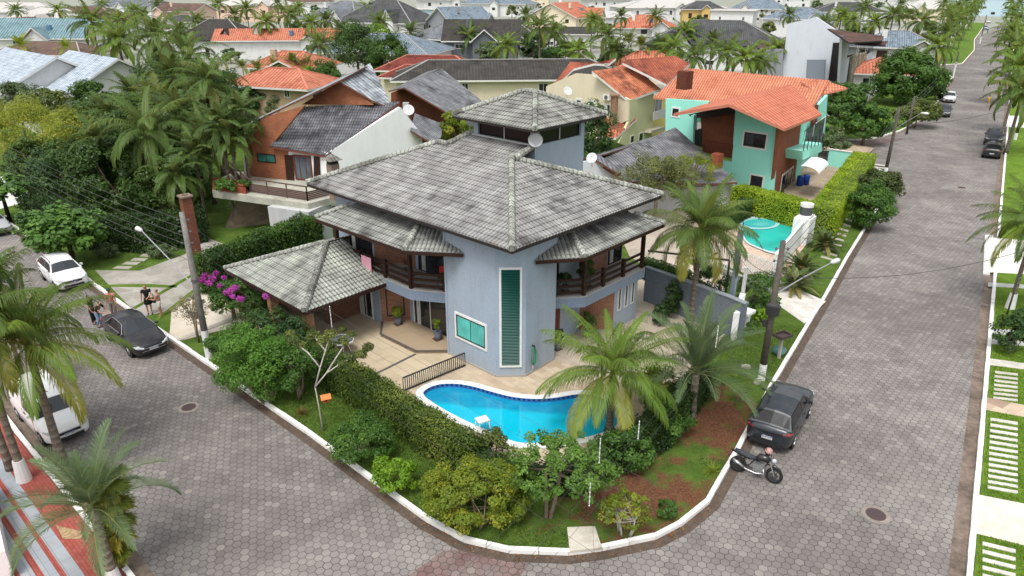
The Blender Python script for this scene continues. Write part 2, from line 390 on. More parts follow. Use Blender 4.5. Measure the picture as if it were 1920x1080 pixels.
# ================================================================== builders
def ABf(a, b, z=0.):      # main house frame: a = along the left wing, b = along the right wing
    return Vector((0 - math.sin(R(46.8)) * a + math.cos(R(46.8)) * b, 27. + math.cos(R(46.8)) * a + math.sin(R(46.8)) * b, z))
def tileface(mb, pts, pitch=.21, row=.36, amp=.032, step=.03, seg=6):
    """real corrugated, stepped tile surface over a convex planar polygon"""
    P = [Vector(p) for p in pts]; n = (P[1] - P[0]).cross(P[2] - P[0]).normalized()
    if n.z < 0: n = -n
    t = Vector((-n.y, n.x, 0)).normalized(); b = n.cross(t); o = P[0].dot(n)
    Q = [(p.dot(t), p.dot(b)) for p in P]; k = len(Q)
    u0 = min(q[0] for q in Q); u1 = max(q[0] for q in Q); du = pitch / seg
    us = sorted(set([u0, u1] + [i * du for i in range(math.ceil(u0 / du), math.floor(u1 / du) + 1)] + [q[0] for q in Q]))
    def vr(u):
        lo, hi = 1e9, -1e9
        for i in range(k):
            (a0, b0), (a1, b1) = Q[i], Q[(i + 1) % k]
            if abs(a1 - a0) < 1e-9:
                if abs(u - a0) < 1e-6: lo = min(lo, b0, b1); hi = max(hi, b0, b1)
                continue
            s = (u - a0) / (a1 - a0)
            if -1e-9 <= s <= 1 + 1e-9: v = b0 + s * (b1 - b0); lo = min(lo, v); hi = max(hi, v)
        return lo, hi
    rg = [vr(u) for u in us]; v0 = min(q[1] for q in Q); v1 = max(q[1] for q in Q)
    def pt(u, v, r):
        fr = v / row - r; c = math.cos(2 * math.pi * u / pitch)
        h = -amp * (c if c > 0 else c * .8) + step * (1 - fr) + .02
        j = math.sin(u * 37.1 + r * 12.9) * .004
        return t * u + b * v + n * (o + h + j)
    V = []; F = []
    for r in range(math.floor(v0 / row), math.ceil(v1 / row)):
        for i in range(len(us) - 1):
            ua, ub = us[i], us[i + 1]; (la, ha), (lb, hb) = rg[i], rg[i + 1]
            a0 = min(max(r * row, la), ha); a1 = min(max((r + 1) * row, la), ha); c0 = min(max(r * row, lb), hb); c1 = min(max((r + 1) * row, lb), hb)
            if a1 - a0 < 1e-6 and c1 - c0 < 1e-6: continue
            q = len(V); V += [pt(ua, a0, r), pt(ub, c0, r), pt(ub, c1, r), pt(ua, a1, r)]; F.append((q, q + 1, q + 2, q + 3))
            q = len(V); V += [pt(ua, a0, r) - n * (step + .01), pt(ub, c0, r) - n * (step + .01)]; F.append((q, q + 1, q - 3, q - 4))
    i0 = len(mb.f); mb.raw(V, F); mb.tb.append((i0, len(mb.f), tuple(t), tuple(b)))
def ridge(mb, p, q, r=.13, step=.42):
    p = Vector(p); q = Vector(q); n = max(1, int((q - p).length / step)); d = (q - p) / n
    for i in range(n):
        a = p + d * i; mb.tube([a + Vector((0, 0, .03)), a + d * 1.08 + Vector((0, 0, .03))], [r * 1.12, r * .92], 8)
def frame_of(p0, p1):
    t = Vector((p1[0] - p0[0], p1[1] - p0[1], 0)).normalized(); return t, Vector((t.y, -t.x, 0))
def window(parent, c, t, w_, h, fm=None, gm=None, nv=2, nh=1, fw=.07, name='window', shut=None, proud=.05, outer=None):
    t = Vector(t).normalized(); n = Vector((t.y, -t.x, 0)); c = Vector(c); Z = Vector((0, 0, 1))
    M = Matrix((t, n, Z)).transposed().to_4x4()
    f = MB(); g = MB()
    def bx(mb, x, z, sx, sz, d, off): mb.box(c + t * x + Z * z + n * off, (sx, d, sz), M=M)
    bx(g, 0, 0, w_ - fw, h - fw, .02, .012)
    for s in (-1, 1):
        bx(f, s * (w_ - fw) / 2, 0, fw, h - fw * 2, proud, proud / 2); bx(f, 0, s * (h - fw) / 2, w_, fw, proud, proud / 2)
    for i in range(1, nv): bx(f, -w_ / 2 + w_ * i / nv, 0, fw * .6, h - fw * 2, proud * .8, proud * .4)
    for i in range(1, nh): bx(f, 0, -h / 2 + h * i / nh, w_ - fw * 2, fw * .5, proud * .7, proud * .35)
    o = f.build(name, fm or WPAINT, parent); g.build('pane', gm or DARKGL, o)
    if outer:
        k = MB(); e = outer
        for s in (-1, 1):
            bx(k, s * (w_ + e) / 2, 0, e, h, .045, .0225); bx(k, 0, s * (h + e) / 2, w_ + 2 * e, e, .045, .0225)
        k.build('surround', WPAINT, o)
    if shut:
        k = MB()
        for s in (-1, 1):
            bx(k, s * (w_ * .75), 0, w_ * .48, h, .04, .03)
            for i in range(int(h / .12)): bx(k, s * (w_ * .75), -h / 2 + .08 + i * .12, w_ * .42, .03, .03, .06)
        k.build('shutter', shut, o)
    return o
def winpx(parent, p0, p1, x0, y0, x1, y1, **k):
    t, n = frame_of(p0, p1); a = hit(x0, y0, p0, n); b = hit(x1, y1, p0, n)
    c = (a + b) / 2; return window(parent, c, t, abs((b - a).dot(t)), abs(a.z - b.z), **k)
# ---------------------------------------------------------------- plants
def leafcloud(C, N, size, rng, asp=.55, jit=.3):
    """C centres, N normals -> one rhombic leaf each"""
    n = len(C); N = N / np.maximum(np.linalg.norm(N, axis=1, keepdims=True), 1e-6)
    a = rng.normal(size=(n, 3)); T = np.cross(N, a); T /= np.maximum(np.linalg.norm(T, axis=1, keepdims=True), 1e-6); B = np.cross(N, T)
    s = (size * (1 + jit * rng.normal(size=(n, 1)))).clip(size * .4, size * 2)
    V = np.stack([C - T * s, C + B * s * asp - N * s * .15, C + T * s, C - B * s * asp - N * s * .15], 1).reshape(-1, 3)
    return V, np.arange(n * 4).reshape(n, 4)
def crown(name, rng, cen, rad, n, size, mat, clumps=30, spread=.26, parent=None, up=.6, hollow=.55, asp=.55, flat=0., pts=None):
    cen = np.array(cen, float); rad = np.array(rad, float)
    if pts is None:
        d = rng.normal(size=(clumps, 3)); d /= np.linalg.norm(d, axis=1, keepdims=True); d[:, 2] = np.where(d[:, 2] < -.8, -d[:, 2], d[:, 2])
        K = cen + d * rad * rng.uniform(hollow, .92, (clumps, 1))
    else: K = np.array(pts, float); clumps = len(K)
    wt = rng.uniform(.6, 1.5, clumps); idx = rng.choice(clumps, n, p=wt / wt.sum())
    off = rng.normal(size=(n, 3)); off /= np.linalg.norm(off, axis=1, keepdims=True); rr = rng.uniform(.35, 1, (n, 1)) ** .6
    sp = spread * rng.uniform(.65, 1.35, (clumps, 1))[idx]
    C = K[idx] + off * rr * sp * rad.mean() * np.array([1, 1, .75 - flat])
    N = off * .7 + (C - cen) / rad * .5 + np.array([0, 0, up]) + rng.normal(size=(n, 3)) * .45
    V, F = leafcloud(C, N, size, rng, asp)
    rnd = (rng.uniform(0, 1, clumps)[idx] * .55 + rng.uniform(0, 1, n) * .45)
    return npmesh(name, V, F, None, mat, rnd, parent), K
def tree(label, cat, base, h, rad, mat, n=5000, size=.09, trunk_r=.12, clumps=30, spread=.28, zc=None, off=(0, 0), bm=None, name='tree', seed=1, group=None, stems=1, limbs=9, up=.6, white=0., hollow=.55, asp=.55, kind=None, lean=0.):
    rng = np.random.default_rng(seed); base = Vector(base); root = empty(name, base, 0, label, cat, group)
    zc = zc if zc is not None else h - rad[2]; cen = (off[0], off[1], zc)
    _, K = crown('crown', rng, cen, rad, n, size, mat, clumps, spread, root, up, hollow, asp)
    mb = MB(); bm = bm or bark()
    for s in range(stems):
        a = rng.uniform(0, 6.28); r0 = 0 if stems == 1 else .12 + .1 * rng.random()
        b0 = Vector((math.cos(a) * r0, math.sin(a) * r0, -.05)); top = Vector(cen) * .55 + Vector((math.cos(a), math.sin(a), 0)) * (0 if stems == 1 else rad[0] * .35); top.z = max(zc - rad[2] * .45, zc * .45)
        mid = b0.lerp(top, .5) + Vector((rng.normal() * .06, rng.normal() * .06, 0)) * h * .3
        r_ = trunk_r / math.sqrt(stems); mb.tube([b0, mid, top], [r_ * 1.25, r_, r_ * .75], 8)
        for j in rng.choice(len(K), min(limbs // stems + 1, len(K)), replace=False):
            e = Vector(K[j]); m = top.lerp(e, .5) + Vector((0, 0, -.05 * h + rng.normal() * .03 * h)); mb.tube([top, m, e], [r_ * .55, r_ * .35, r_ * .12], 5, cap=False)
    t = mb.build('trunk', bm, root, smooth=True)
    if white:
        m2 = MB(); m2.tube([(0, 0, 0), (0, 0, white)], [trunk_r * 1.32, trunk_r * 1.22], 10); m2.build('painted_base', WPAINT, root)
    return root
def hedge(label, path, wd, z0, z1, mat, dens=260, size=.05, seed=3, core=(.016, .03, .008), name='hedge', rough=.06, closed=False, top_only=False, cat='hedge', group=None):
    rng = np.random.default_rng(seed); P = [Vector((p[0], p[1])) for p in path]; root = empty(name, (P[0].x, P[0].y, z0), 0, label, cat, group)
    Cs = []; Ns = []; mb = MB(); O = np.array([P[0].x, P[0].y, z0])
    for a, b in zip(P[:-1], P[1:]):
        d = (b - a); L = d.length; d.normalize(); s = Vector((-d.y, d.x)); h = z1 - z0
        q = [a + s * (wd / 2 - .08) - d * (wd * .3), b + s * (wd / 2 - .08) + d * (wd * .3), b - s * (wd / 2 - .08) + d * (wd * .3), a - s * (wd / 2 - .08) - d * (wd * .3)]
        mb.prism([(v.x - P[0].x, v.y - P[0].y) for v in q], 0, h - .1)
        for f, nn, w_ in (('t', None, wd), ('l', s, h), ('r', -s, h), ('e', d, None), ('g', -d, None)):
            area = (L + wd * .6) * w_ if w_ is not None else wd * h
            n = int(area * dens)
            if n < 1: continue
            u = rng.uniform(-wd * .35, L + wd * .35, n); v = rng.uniform(-.5, .5, n)
            C = np.zeros((n, 3)); N = np.zeros((n, 3)); D = np.array([d.x, d.y, 0]); S = np.array([s.x, s.y, 0]); A = np.array([a.x, a.y, z0]) - O
            if f == 't': C = A + D * u[:, None] + S * (v * wd)[:, None]; C[:, 2] = h; N[:] = (0, 0, 1)
            elif f in 'lr': sg = 1 if f == 'l' else -1; C = A + D * u[:, None] + S * (sg * wd / 2); C[:, 2] = (v + .5) * h; N[:] = S * sg + np.array([0, 0, .35])
            else:
                sg = 1 if f == 'e' else -1; C = A + D * ((L if sg > 0 else 0) + sg * wd * .35) + S * (v * wd)[:, None]; C[:, 2] = rng.uniform(0, 1, n) * h; N[:] = D * sg + np.array([0, 0, .3])
            bump = np.sin(C[:, 0] * 2.3 + seed) * np.cos(C[:, 1] * 2.9 + 1) * rough + rng.normal(size=n) * rough * .6
            C += N * bump[:, None]; Cs.append(C); Ns.append(N + rng.normal(size=(n, 3)) * .55)
    C = np.concatenate(Cs); N = np.concatenate(Ns); V, F = leafcloud(C, N, size, rng)
    rnd = .5 + .28 * np.sin(C[:, 0] * 1.7 + seed) * np.cos(C[:, 1] * 1.3) + rng.uniform(-.35, .35, len(C))
    npmesh('foliage', V, F, None, mat, rnd.clip(0, 1), root); mb.build('stems', plain(core + (1,) if len(core) == 3 else core, .95, 0, .1), root)  # stems is a solid dark green inner box behind the leaves
    return root
def palm_mesh(seed, nf=20, L=2.6, droop=1.5, leaf=.62, lw=.045, emin=-.35, emax=1.35, ns=42, hang=.5, yellow=.2, vee=.25, curl=.0):
    rng = np.random.default_rng(seed); V = []; F4 = []; F3 = []; rn = []; rn3 = []
    for i in range(nf):
        az = i * 2.39996 + rng.normal() * .15; age = (i + .5) / nf; e0 = emax + (emin - emax) * age ** 1.15 + rng.normal() * .08
        Lf = L * (1 - .35 * (age < .12)) * rng.uniform(.88, 1.08); dr = droop * (.38 + .78 * age) * rng.uniform(.85, 1.15)
        s = np.linspace(0, 1, ns); e = e0 - dr * s ** 1.4; azs = az + curl * rng.normal() * s
        T = np.stack([np.cos(e) * np.cos(azs), np.cos(e) * np.sin(azs), np.sin(e)], 1); P = np.cumsum(T * Lf / ns, 0)
        S = np.stack([-np.sin(azs), np.cos(azs), 0 * azs], 1); U = np.cross(T, S); U = -U if U[0, 2] < 0 and e0 < 1.5 else U
        yl = (yellow * rng.random() + (.55 * yellow * 2 if age > .8 and rng.random() < .5 else 0))
        b = len(V); w = .028 * (1 - .8 * s) * L / 2.6    # rachis strip
        for j in range(ns): V += [P[j] - S[j] * w[j], P[j] + S[j] * w[j]]
        for j in range(ns - 1): F4.append((b + 2 * j, b + 2 * j + 1, b + 2 * j + 3, b + 2 * j + 2)); rn.append(.9)
        for j in range(int(ns * .16), ns):
            sj = s[j]; ll = leaf * (math.sin(math.pi * (.16 + .80 * sj)) ** .6) * rng.uniform(.85, 1.12); al = .45 + .75 * sj
            for sd in (-1, 1):
                d = S[j] * sd * math.cos(al) + T[j] * math.sin(al) + U[j] * vee; d /= np.linalg.norm(d)
                d2 = d + np.array([0, 0, -hang * rng.uniform(.7, 1.35)]) + rng.normal(size=3) * .12; d2 /= np.linalg.norm(d2)
                d3 = d2 + np.array([0, 0, -hang * 1.1]); d3 /= np.linalg.norm(d3)
                wv = np.cross(d, U[j]) ; wv = wv / max(np.linalg.norm(wv), 1e-6) * lw
                p0 = P[j]; p1 = p0 + d * ll * .34; p2 = p1 + d2 * ll * .36; p3 = p2 + d3 * ll * .34
                q = len(V); V += [p0 - wv * .3, p0 + wv * .3, p1 + wv, p1 - wv, p2 + wv * .75, p2 - wv * .75, p3]
                F4 += [(q, q + 1, q + 2, q + 3), (q + 3, q + 2, q + 4, q + 5)]; F3.append((q + 5, q + 4, q + 6))
                r = min(1, max(0, yl + rng.uniform(.08, .42) + .15 * yl * (sj > .7))); rn += [r, r]; rn3.append(min(1, r + .1))
    return np.array(V), F4, F3, rn + rn3
PALM = {}
def palm_proto(key, mat, trunk_h, tr=.13, nuts=False, skirt=False, tmat=None, paintb=0., bulge=1.5, lean=.0, **k):
    """palm thing at origin, hidden until copied; crown at trunk_h"""
    root = empty('palm_tree'); V, F4, F3, rn = palm_mesh(**k); V = V + np.array([lean, 0, trunk_h])
    npmesh('crown', V, F4, F3, mat, rn, root); mb = MB(); n = 10
    pts = [(lean * (i / n) ** 2, 0, trunk_h * i / n - .05) for i in range(n + 1)]
    mb.tube(pts, [tr * (1 + (bulge - 1) * math.exp(-i * 1.1)) * (1 - .25 * i / n) for i in range(n + 1)], 10)
    mb.build('trunk', tmat or bark('#6a6055', '#8d8478', 22.), root, smooth=True)
    if nuts:
        c = MB(); rg = random.Random(4)
        for i in range(16):
            a = rg.uniform(0, 6.28); c.lathe([(0, -.13), (.09, -.08), (.12, 0), (.08, .1), (0, .14)], (lean + math.cos(a) * .3, math.sin(a) * .3, trunk_h - .15 - rg.random() * .45), 8)
        c.build('coconut_cluster', plain((.14, .15, .04), .5), root, smooth=True)
    if skirt:
        V, F4, F3, rn = palm_mesh(seed=k.get('seed', 1) + 50, nf=16, L=skirt, droop=.5, leaf=.35, lw=.04, emin=-1.5, emax=-1.1, ns=22, hang=.3)
        npmesh('dead_fronds', V + np.array([lean, 0, trunk_h - .1]), F4, F3, leaf('#4a4036', '#776a58', '#8e8270'), rn, root)
    if paintb:
        m2 = MB(); m2.tube([(0, 0, 0), (0, 0, paintb)], [tr * bulge * 1.04, tr * 1.12], 12); m2.build('painted_base', WPAINT, root)
    PALM[key] = root; root['used'] = 0; return root
def put_palm(key, base, label, crown_py=None, h=None, rz=0., sc=1., group=None, name=None, cat='palm tree', th=None):
    r = PALM[key]; o = r if not r['used'] else copy_tree(r); r['used'] = 1
    if 'used' in o: pass
    o.name = name or 'palm_tree'; o.location = base; o.rotation_euler = (0, 0, rz)
    ph = r['th'] if 'th' in r else 5.
    if crown_py is not None: h = zat(base[0], base[1], crown_py) - base[2]
    o.scale = (sc, sc, (h / ph) if h else sc)
    if h:   # keep the crown undistorted: stretch only the trunk
        o.scale = (sc, sc, sc)
        for c in o.children:
            if c.name.startswith('trunk'): c.scale = (1, 1, h / ph / sc)
            elif c.name.startswith(('crown', 'coconut', 'dead')): c.location = (0, 0, h / sc - ph)
    tag(o, label, cat, group); return o
# ---------------------------------------------------------------- vehicles
def patch(mb, A, B, C, D, u0, u1, v0, v1, off=.006, nu=1, nvv=1):
    A, B, C, D = map(Vector, (A, B, C, D)); n = (B - A).cross(D - A).normalized() * off
    f = lambda u, v: (A.lerp(B, u)).lerp(D.lerp(C, u), v) + n
    for i in range(nu):
        for j in range(nvv):
            a = u0 + (u1 - u0) * i / nu; b = u0 + (u1 - u0) * (i + 1) / nu; c = v0 + (v1 - v0) * j / nvv; d = v0 + (v1 - v0) * (j + 1) / nvv
            mb.poly([f(a, c), f(b, c), f(b, d), f(a, d)])
CARS = {
 'sedan': dict(L=4.47, wd=.87, H=1.47, wb=2.6, wr=.32, st=[(2.24, .50, .34, .60), (2.17, .70, .25, .68), (1.98, .81, .21, .76), (1.5, .87, .2, .87), (.95, .87, .18, .95), (0, .88, .18, .97), (-1., .88, .18, 1.0), (-1.6, .87, .2, 1.04), (-2., .82, .24, 1.05), (-2.17, .74, .30, 1.0), (-2.23, .62, .36, .8)],
      cab=[(1.0, .93), (.3, 1.37), (-.25, 1.46), (-.85, 1.41), (-1.75, 1.03)], belt=.97, tw=.60, bw=.80),
 'suv': dict(L=4.35, wd=.89, H=1.6, wb=2.6, wr=.34, st=[(2.17, .52, .40, .74), (2.1, .74, .3, .84), (1.9, .85, .26, .92), (1.45, .89, .24, 1.0), (1.0, .89, .22, 1.04), (0, .9, .22, 1.06), (-1., .9, .22, 1.08), (-1.7, .89, .25, 1.1), (-2.02, .84, .3, 1.1), (-2.14, .76, .36, 1.04), (-2.18, .66, .42, .85)],
      cab=[(1.05, 1.02), (.45, 1.48), (-.3, 1.59), (-1.5, 1.51), (-2.04, 1.09)], belt=1.06, tw=.63, bw=.82),
 'hatch': dict(L=3.95, wd=.84, H=1.48, wb=2.45, wr=.31, st=[(1.98, .5, .36, .62), (1.9, .7, .27, .72), (1.7, .8, .23, .82), (1.3, .83, .21, .92), (.9, .84, .2, .98), (0, .85, .2, 1.0), (-1., .85, .2, 1.02), (-1.6, .83, .24, 1.04), (-1.85, .78, .3, 1.02), (-1.95, .7, .36, .96), (-1.98, .6, .42, .8)],
      cab=[(1.0, .97), (.4, 1.38), (-.3, 1.47), (-1.2, 1.42), (-1.85, 1.04)], belt=1.0, tw=.6, bw=.77),
 'van': dict(L=4.4, wd=.84, H=1.85, wb=2.7, wr=.32, st=[(2.2, .5, .36, .66), (2.12, .72, .27, .78), (1.9, .81, .23, .88), (1.5, .84, .21, .98), (1.1, .84, .2, 1.04), (0, .85, .2, 1.08), (-1., .85, .2, 1.1), (-1.9, .84, .24, 1.1), (-2.1, .81, .3, 1.1), (-2.17, .78, .36, 1.08), (-2.2, .74, .42, 1.0)],
      cab=[(1.2, 1.02), (.5, 1.47), (-.2, 1.62), (-2.0, 1.62), (-2.17, 1.08)], belt=1.08, tw=.68, bw=.8)}
def car(style, x, y, yaw, col, label, z=.02, trim=None, rails=False, name='parked_car', far=False, group=None, van_rear=False, chrome=False, plate=True, logo=False):
    d = CARS[style]; root = empty(name, (x, y, z), yaw, label, 'van' if style == 'van' else 'car', group); pm = paint(col); wd = d['wd']
    mb = MB(); rows = []
    for X, hw, zl, zh in d['st']:
        half = [(0, zl), (hw * .86, zl), (hw * .98, zl + .10), (hw, (zl + zh) / 2), (hw * .975, zh - .13), (hw * .93, zh - .03), (hw * .75, zh + .01), (0, zh + .035)]
        rows.append([Vector((X, a, b)) for a, b in half] + [Vector((X, -a, b)) for a, b in half[-2:0:-1]])
    k = len(rows[0]); V = [p for r in rows for p in r]; F = [(i * k + j, i * k + (j + 1) % k, (i + 1) * k + (j + 1) % k, (i + 1) * k + j) for i in range(len(rows) - 1) for j in range(k)]
    F += [tuple(range(k))[::-1], tuple(range((len(rows) - 1) * k, len(rows) * k))]; mb.raw(V, F)
    body = mb.build('body', pm, root, smooth=True)
    # cabin
    cab = d['cab']; bw, tw, belt = d['bw'], d['tw'], d['belt']; cb = MB(); C = []
    for i, (X, z_) in enumerate(cab):
        e = i in (0, 4); w_ = bw if e else tw * (1. if i == 2 else .97)
        C.append([Vector((X, -w_, z_ - (0 if e else .05))), Vector((X, -w_ * .6, z_ + .005)), Vector((X, 0, z_ + .025)), Vector((X, w_ * .6, z_ + .005)), Vector((X, w_, z_ - (0 if e else .05)))])
    B = {s: [Vector((X - (0 if 0 < i < 4 else 0) + (.12 if i == 1 else -.08 if i == 3 else 0), s * bw * 1.02, belt - .03)) for i, (X, z_) in enumerate(cab)] for s in (-1, 1)}
    V = [p for r in C for p in r]; F = [(i * 5 + j, (i + 1) * 5 + j, (i + 1) * 5 + j + 1, i * 5 + j + 1) for i in range(4) for j in range(4)]; cb.raw(V, F)
    for s, jj in ((-1, 0), (1, 4)):
        for i in range(4):
            q = [B[s][i], B[s][i + 1], C[i + 1][jj], C[i][jj]]; cb.poly(q if s < 0 else q[::-1])
    cb.build('cabin', pm, root, smooth=False)
    g = MB()
    [patch(g, C[0][j], C[0][j + 1], C[1][j + 1], C[1][j], (.16 if j == 0 else 0), (.84 if j == 3 else 1), .06, .93, .008) for j in range(4)]; g.build('windscreen', plain((.030, .036, .042), .08, 0, .5, .02), root)
    g = MB(); [patch(g, C[4][j + 1], C[4][j], C[3][j], C[3][j + 1], (.2 if j == 3 else 0), (.8 if j == 0 else 1), .14, .88, .008) for j in range(4)]
    if not van_rear: g.build('rear_window', plain((.010, .011, .013), .12, 0, .35, .02), root)
    for s, jj in ((-1, 0), (1, 4)):
        g = MB()
        for i, (u0, u1) in ((0, (.55, .97)), (1, (.04, .97)), (2, (.04, .97)), (3, (.04, .5))):
            q = [B[s][i], B[s][i + 1], C[i + 1][jj], C[i][jj]]
            if i == 0: pts = [q[0].lerp(q[1], .35), q[1].lerp(q[0], .05), q[2].lerp(q[1], .12).lerp(q[3], .04)]
            elif i == 3: pts = [q[0].lerp(q[1], .04), q[0].lerp(q[1], .62), q[3].lerp(q[0], .14)]
            else:
                pts = [q[0].lerp(q[3], .1).lerp(q[1], .03), q[1].lerp(q[2], .1).lerp(q[0], .03), q[2].lerp(q[1], .1).lerp(q[3], .03), q[3].lerp(q[0], .1).lerp(q[2], .03)]
            if i == 0 or i == 3:
                pts = [p.lerp(sum(pts, Vector()) / 3, .06) + Vector((0, 0, .035)) for p in pts]
            if style == 'van' and i >= 2: continue
            g.poly([p + Vector((0, s * .012, .004)) for p in (pts if s < 0 else pts[::-1])])
        g.build('side_window', plain((.010, .011, .013), .12, 0, .35, .02), root)
    if chrome:
        c = MB()
        for s in (-1, 1):
            c.beam(B[s][0].lerp(B[s][1], .5) + Vector((0, s * .015, .04)), B[s][3] + Vector((0, s * .015, .04)), .015, .025)
            pt = [C[1][0 if s < 0 else 4], C[2][0 if s < 0 else 4], C[3][0 if s < 0 else 4]]
            c.tube([B[s][0].lerp(B[s][1], .4) + Vector((0, s * .015, .05))] + [p + Vector((0, s * .015, 0)) for p in pt] + [B[s][3].lerp(B[s][4], .5) + Vector((0, s * .02, .06))], .013, 5)
        c.build('chrome_trim', MET, root)
    fx = d['st'][0][0]; rx = d['st'][-1][0]; zh = d['st'][1][3]; zr = d['st'][-2][3]
    for s in (-1, 1):      # lights
        h = MB(); h.tube([(fx - .02, s * wd * .50, zh - .10), (fx - .13, s * wd * .78, zh - .04), (fx - .36, s * wd * .945, zh + .0)], [.05, .075, .03], 8); h.build('headlight', glass((.30, .32, .33), .05), root)
        h = MB(); h.tube([(rx + .03, s * wd * .62, zr - .10), (rx + .11, s * wd * .86, zr - .08), (rx + .30, s * wd * .97, zr - .1)], [.04, .07, .03], 8); h.build('tail_light', glass((.16, .012, .012), .1), root)
        m_ = MB(); mx = cab[0][0] - .42; m_.box((mx, s * (wd + .05), belt + .03), (.10, .15, .11)); m_.beam((mx, s * (wd - .07), belt - .02), (mx, s * (wd + .03), belt + .02), .05, .04); m_.build('door_mirror', trim or pm, root)
    f = MB(); f.box((fx - .02, 0, zh - .17), (.08, wd * 1.02, .12)); f.box((fx + .0, 0, d['st'][0][2] + .03), (.06, wd * 1.2, .13)); gr = f.build('grille', BLACKM, root)
    f = MB(); f.box((fx + .03, 0, zh - .10), (.03, wd * 1.1, .022)); f.box((fx + .035, 0, d['st'][0][2] + .11), (.02, wd * 1.25, .02)); f.build('grille_bar', MET, root)
    f = MB(); f.box((rx + .05, 0, d['st'][-1][2] - .03), (.16, wd * 1.4, .16)); f.box((rx - .01, 0, zr - .12), (.05, wd * 1.2, .025)); f.build('rear_bumper', BLACKM, root)
    if plate:
        for px_, zz in ((fx + .05, d['st'][0][2] + .17), (rx - .035, zr - .38)):
            f = MB(); f.box((px_, 0, zz), (.015, .4, .13)); pl = f.build('number_plate', WPAINT, root)
            f = MB(); sg = 1 if px_ > 0 else -1; f.box((px_ + sg * .01, 0, zz + .05), (.006, .39, .028)); f.build('plate_band', plain((.02, .06, .3), .4), pl)
            tx = bpy.data.curves.new('plate_text', 'FONT'); tx.body = 'RIO 2A18' if False else 'FHV-7A20'; tx.size = .085; tx.align_x = 'CENTER'; tx.align_y = 'CENTER'; tx.extrude = .002
            tx.materials.append(plain((.02, .02, .03), .5)); to = new('plate_text', tx, pl); to.location = (px_ + sg * .011, 0, zz - .014); to.rotation_euler = (R(90), 0, R(90 * sg))
    if logo:
        f = MB(); f.lathe([(.075, 0), (.085, .012), (.075, .02)], (0, 0, 0), 16, M=Matrix.Translation((fx + .03, 0, zh - .14)) @ Matrix.Rotation(R(90), 4, 'Y')); f.build('badge', MET, root)
    w2 = d['wb'] / 2; wr = d['wr']; wo = .0
    for sx in (1, -1):
        for s in (-1, 1):
            X = sx * w2 + .02; Mx = Matrix.Translation((X, s * (wd - .125), wr)) @ Matrix.Rotation(R(-90 * s), 4, 'X')
            a = MB(); a.lathe([(0, .122), (wr + .05, .122), (wr + .055, .10)], (0, 0, 0), 24, M=Mx); a.build('wheel_well_shade', BLACKM, root)  # flat dark disc painted as the shaded gap round the wheel
            a = MB(); a.lathe([(wr * .6, -.09), (wr * .94, -.1), (wr, -.07), (wr, .08), (wr * .94, .125), (wr * .66, .13), (wr * .64, .1)], (0, 0, 0), 24, M=Mx); ty = a.build('wheel', RUB, root, smooth=True)
            a = MB(); a.lathe([(0, .1), (wr * .64, .1), (wr * .66, .128), (wr * .6, .132)], (0, 0, 0), 24, M=Mx, m=0)
            for q in range(5):
                t = q * 2 * math.pi / 5; v = Mx @ Vector((0, 0, .128)); e = Mx @ Vector((math.cos(t) * wr * .6, math.sin(t) * wr * .6, .128)); a.beam(v, e, .05, .03, m=1)
            a.build('rim', [plain((.05, .05, .055), .4, .5), MET if style != 'hatch' else plain((.2, .2, .21), .4, .6)], ty)
    t = MB()    # door seams and handles
    for s in (-1, 1):
        for X in (cab[0][0] - .28, cab[2][0] - .1, cab[3][0] - .12):
            t.beam((X, s * (wd + .004), .35), (X, s * (wd * .985), belt - .06), .008, .012)
        for X in (cab[2][0] + .12, cab[3][0] + .12): t.beam((X, s * (wd + .01), belt - .15), (X + .2, s * (wd + .01), belt - .15), .03, .03)
    t.build('door_seams', BLACKM, root)
    if rails:
        for s in (-1, 1):
            t = MB(); y_ = s * (tw - .03); t.tube([(cab[1][0] - .1, y_, cab[1][1] - .02), (cab[1][0] - .2, y_, cab[1][1] + .06), (cab[2][0], y_, cab[2][1] + .02), (cab[3][0] + .1, y_, cab[3][1] + .03), (cab[3][0], y_, cab[3][1] - .03)], .018, 6); t.build('roof_rail', BLACKM, root)
    return root
# ---------------------------------------------------------------- people
def skinned(name, chains, mat, parent, sub=1):
    """chains: list of [(pos, radius), ...]; a chain starting with an index tuple joins an earlier joint"""
    me = bpy.data.meshes.new(name); V = []; Rr = []; E = []; idx = {}
    for ch in chains:
        prev = None
        for p, r in ch:
            key = tuple(round(c, 4) for c in p)
            if key not in idx: idx[key] = len(V); V.append(p); Rr.append(r)
            i = idx[key]
            if prev is not None: E.append((prev, i))
            prev = i
    me.from_pydata(V, E, []); o = new(name, me, parent); m = o.modifiers.new('s', 'SKIN'); m.use_smooth_shade = True
    sv = me.skin_vertices[0].data
    for i, r in enumerate(Rr): sv[i].radius = r if hasattr(r, '__len__') else (r, r)
    sv[0].use_root = True
    s = o.modifiers.new('d', 'SUBSURF'); s.levels = sub; s.render_levels = sub
    dg = bpy.context.evaluated_depsgraph_get(); ev = o.evaluated_get(dg); nm = bpy.data.meshes.new_from_object(ev); nm.materials.clear(); nm.materials.append(mat)
    o.modifiers.clear(); o.data = nm; nm.polygons.foreach_set("use_smooth", [True] * len(nm.polygons)); return o
SKIN = plain((.42, .22, .14), .55, 0, .3, .05)
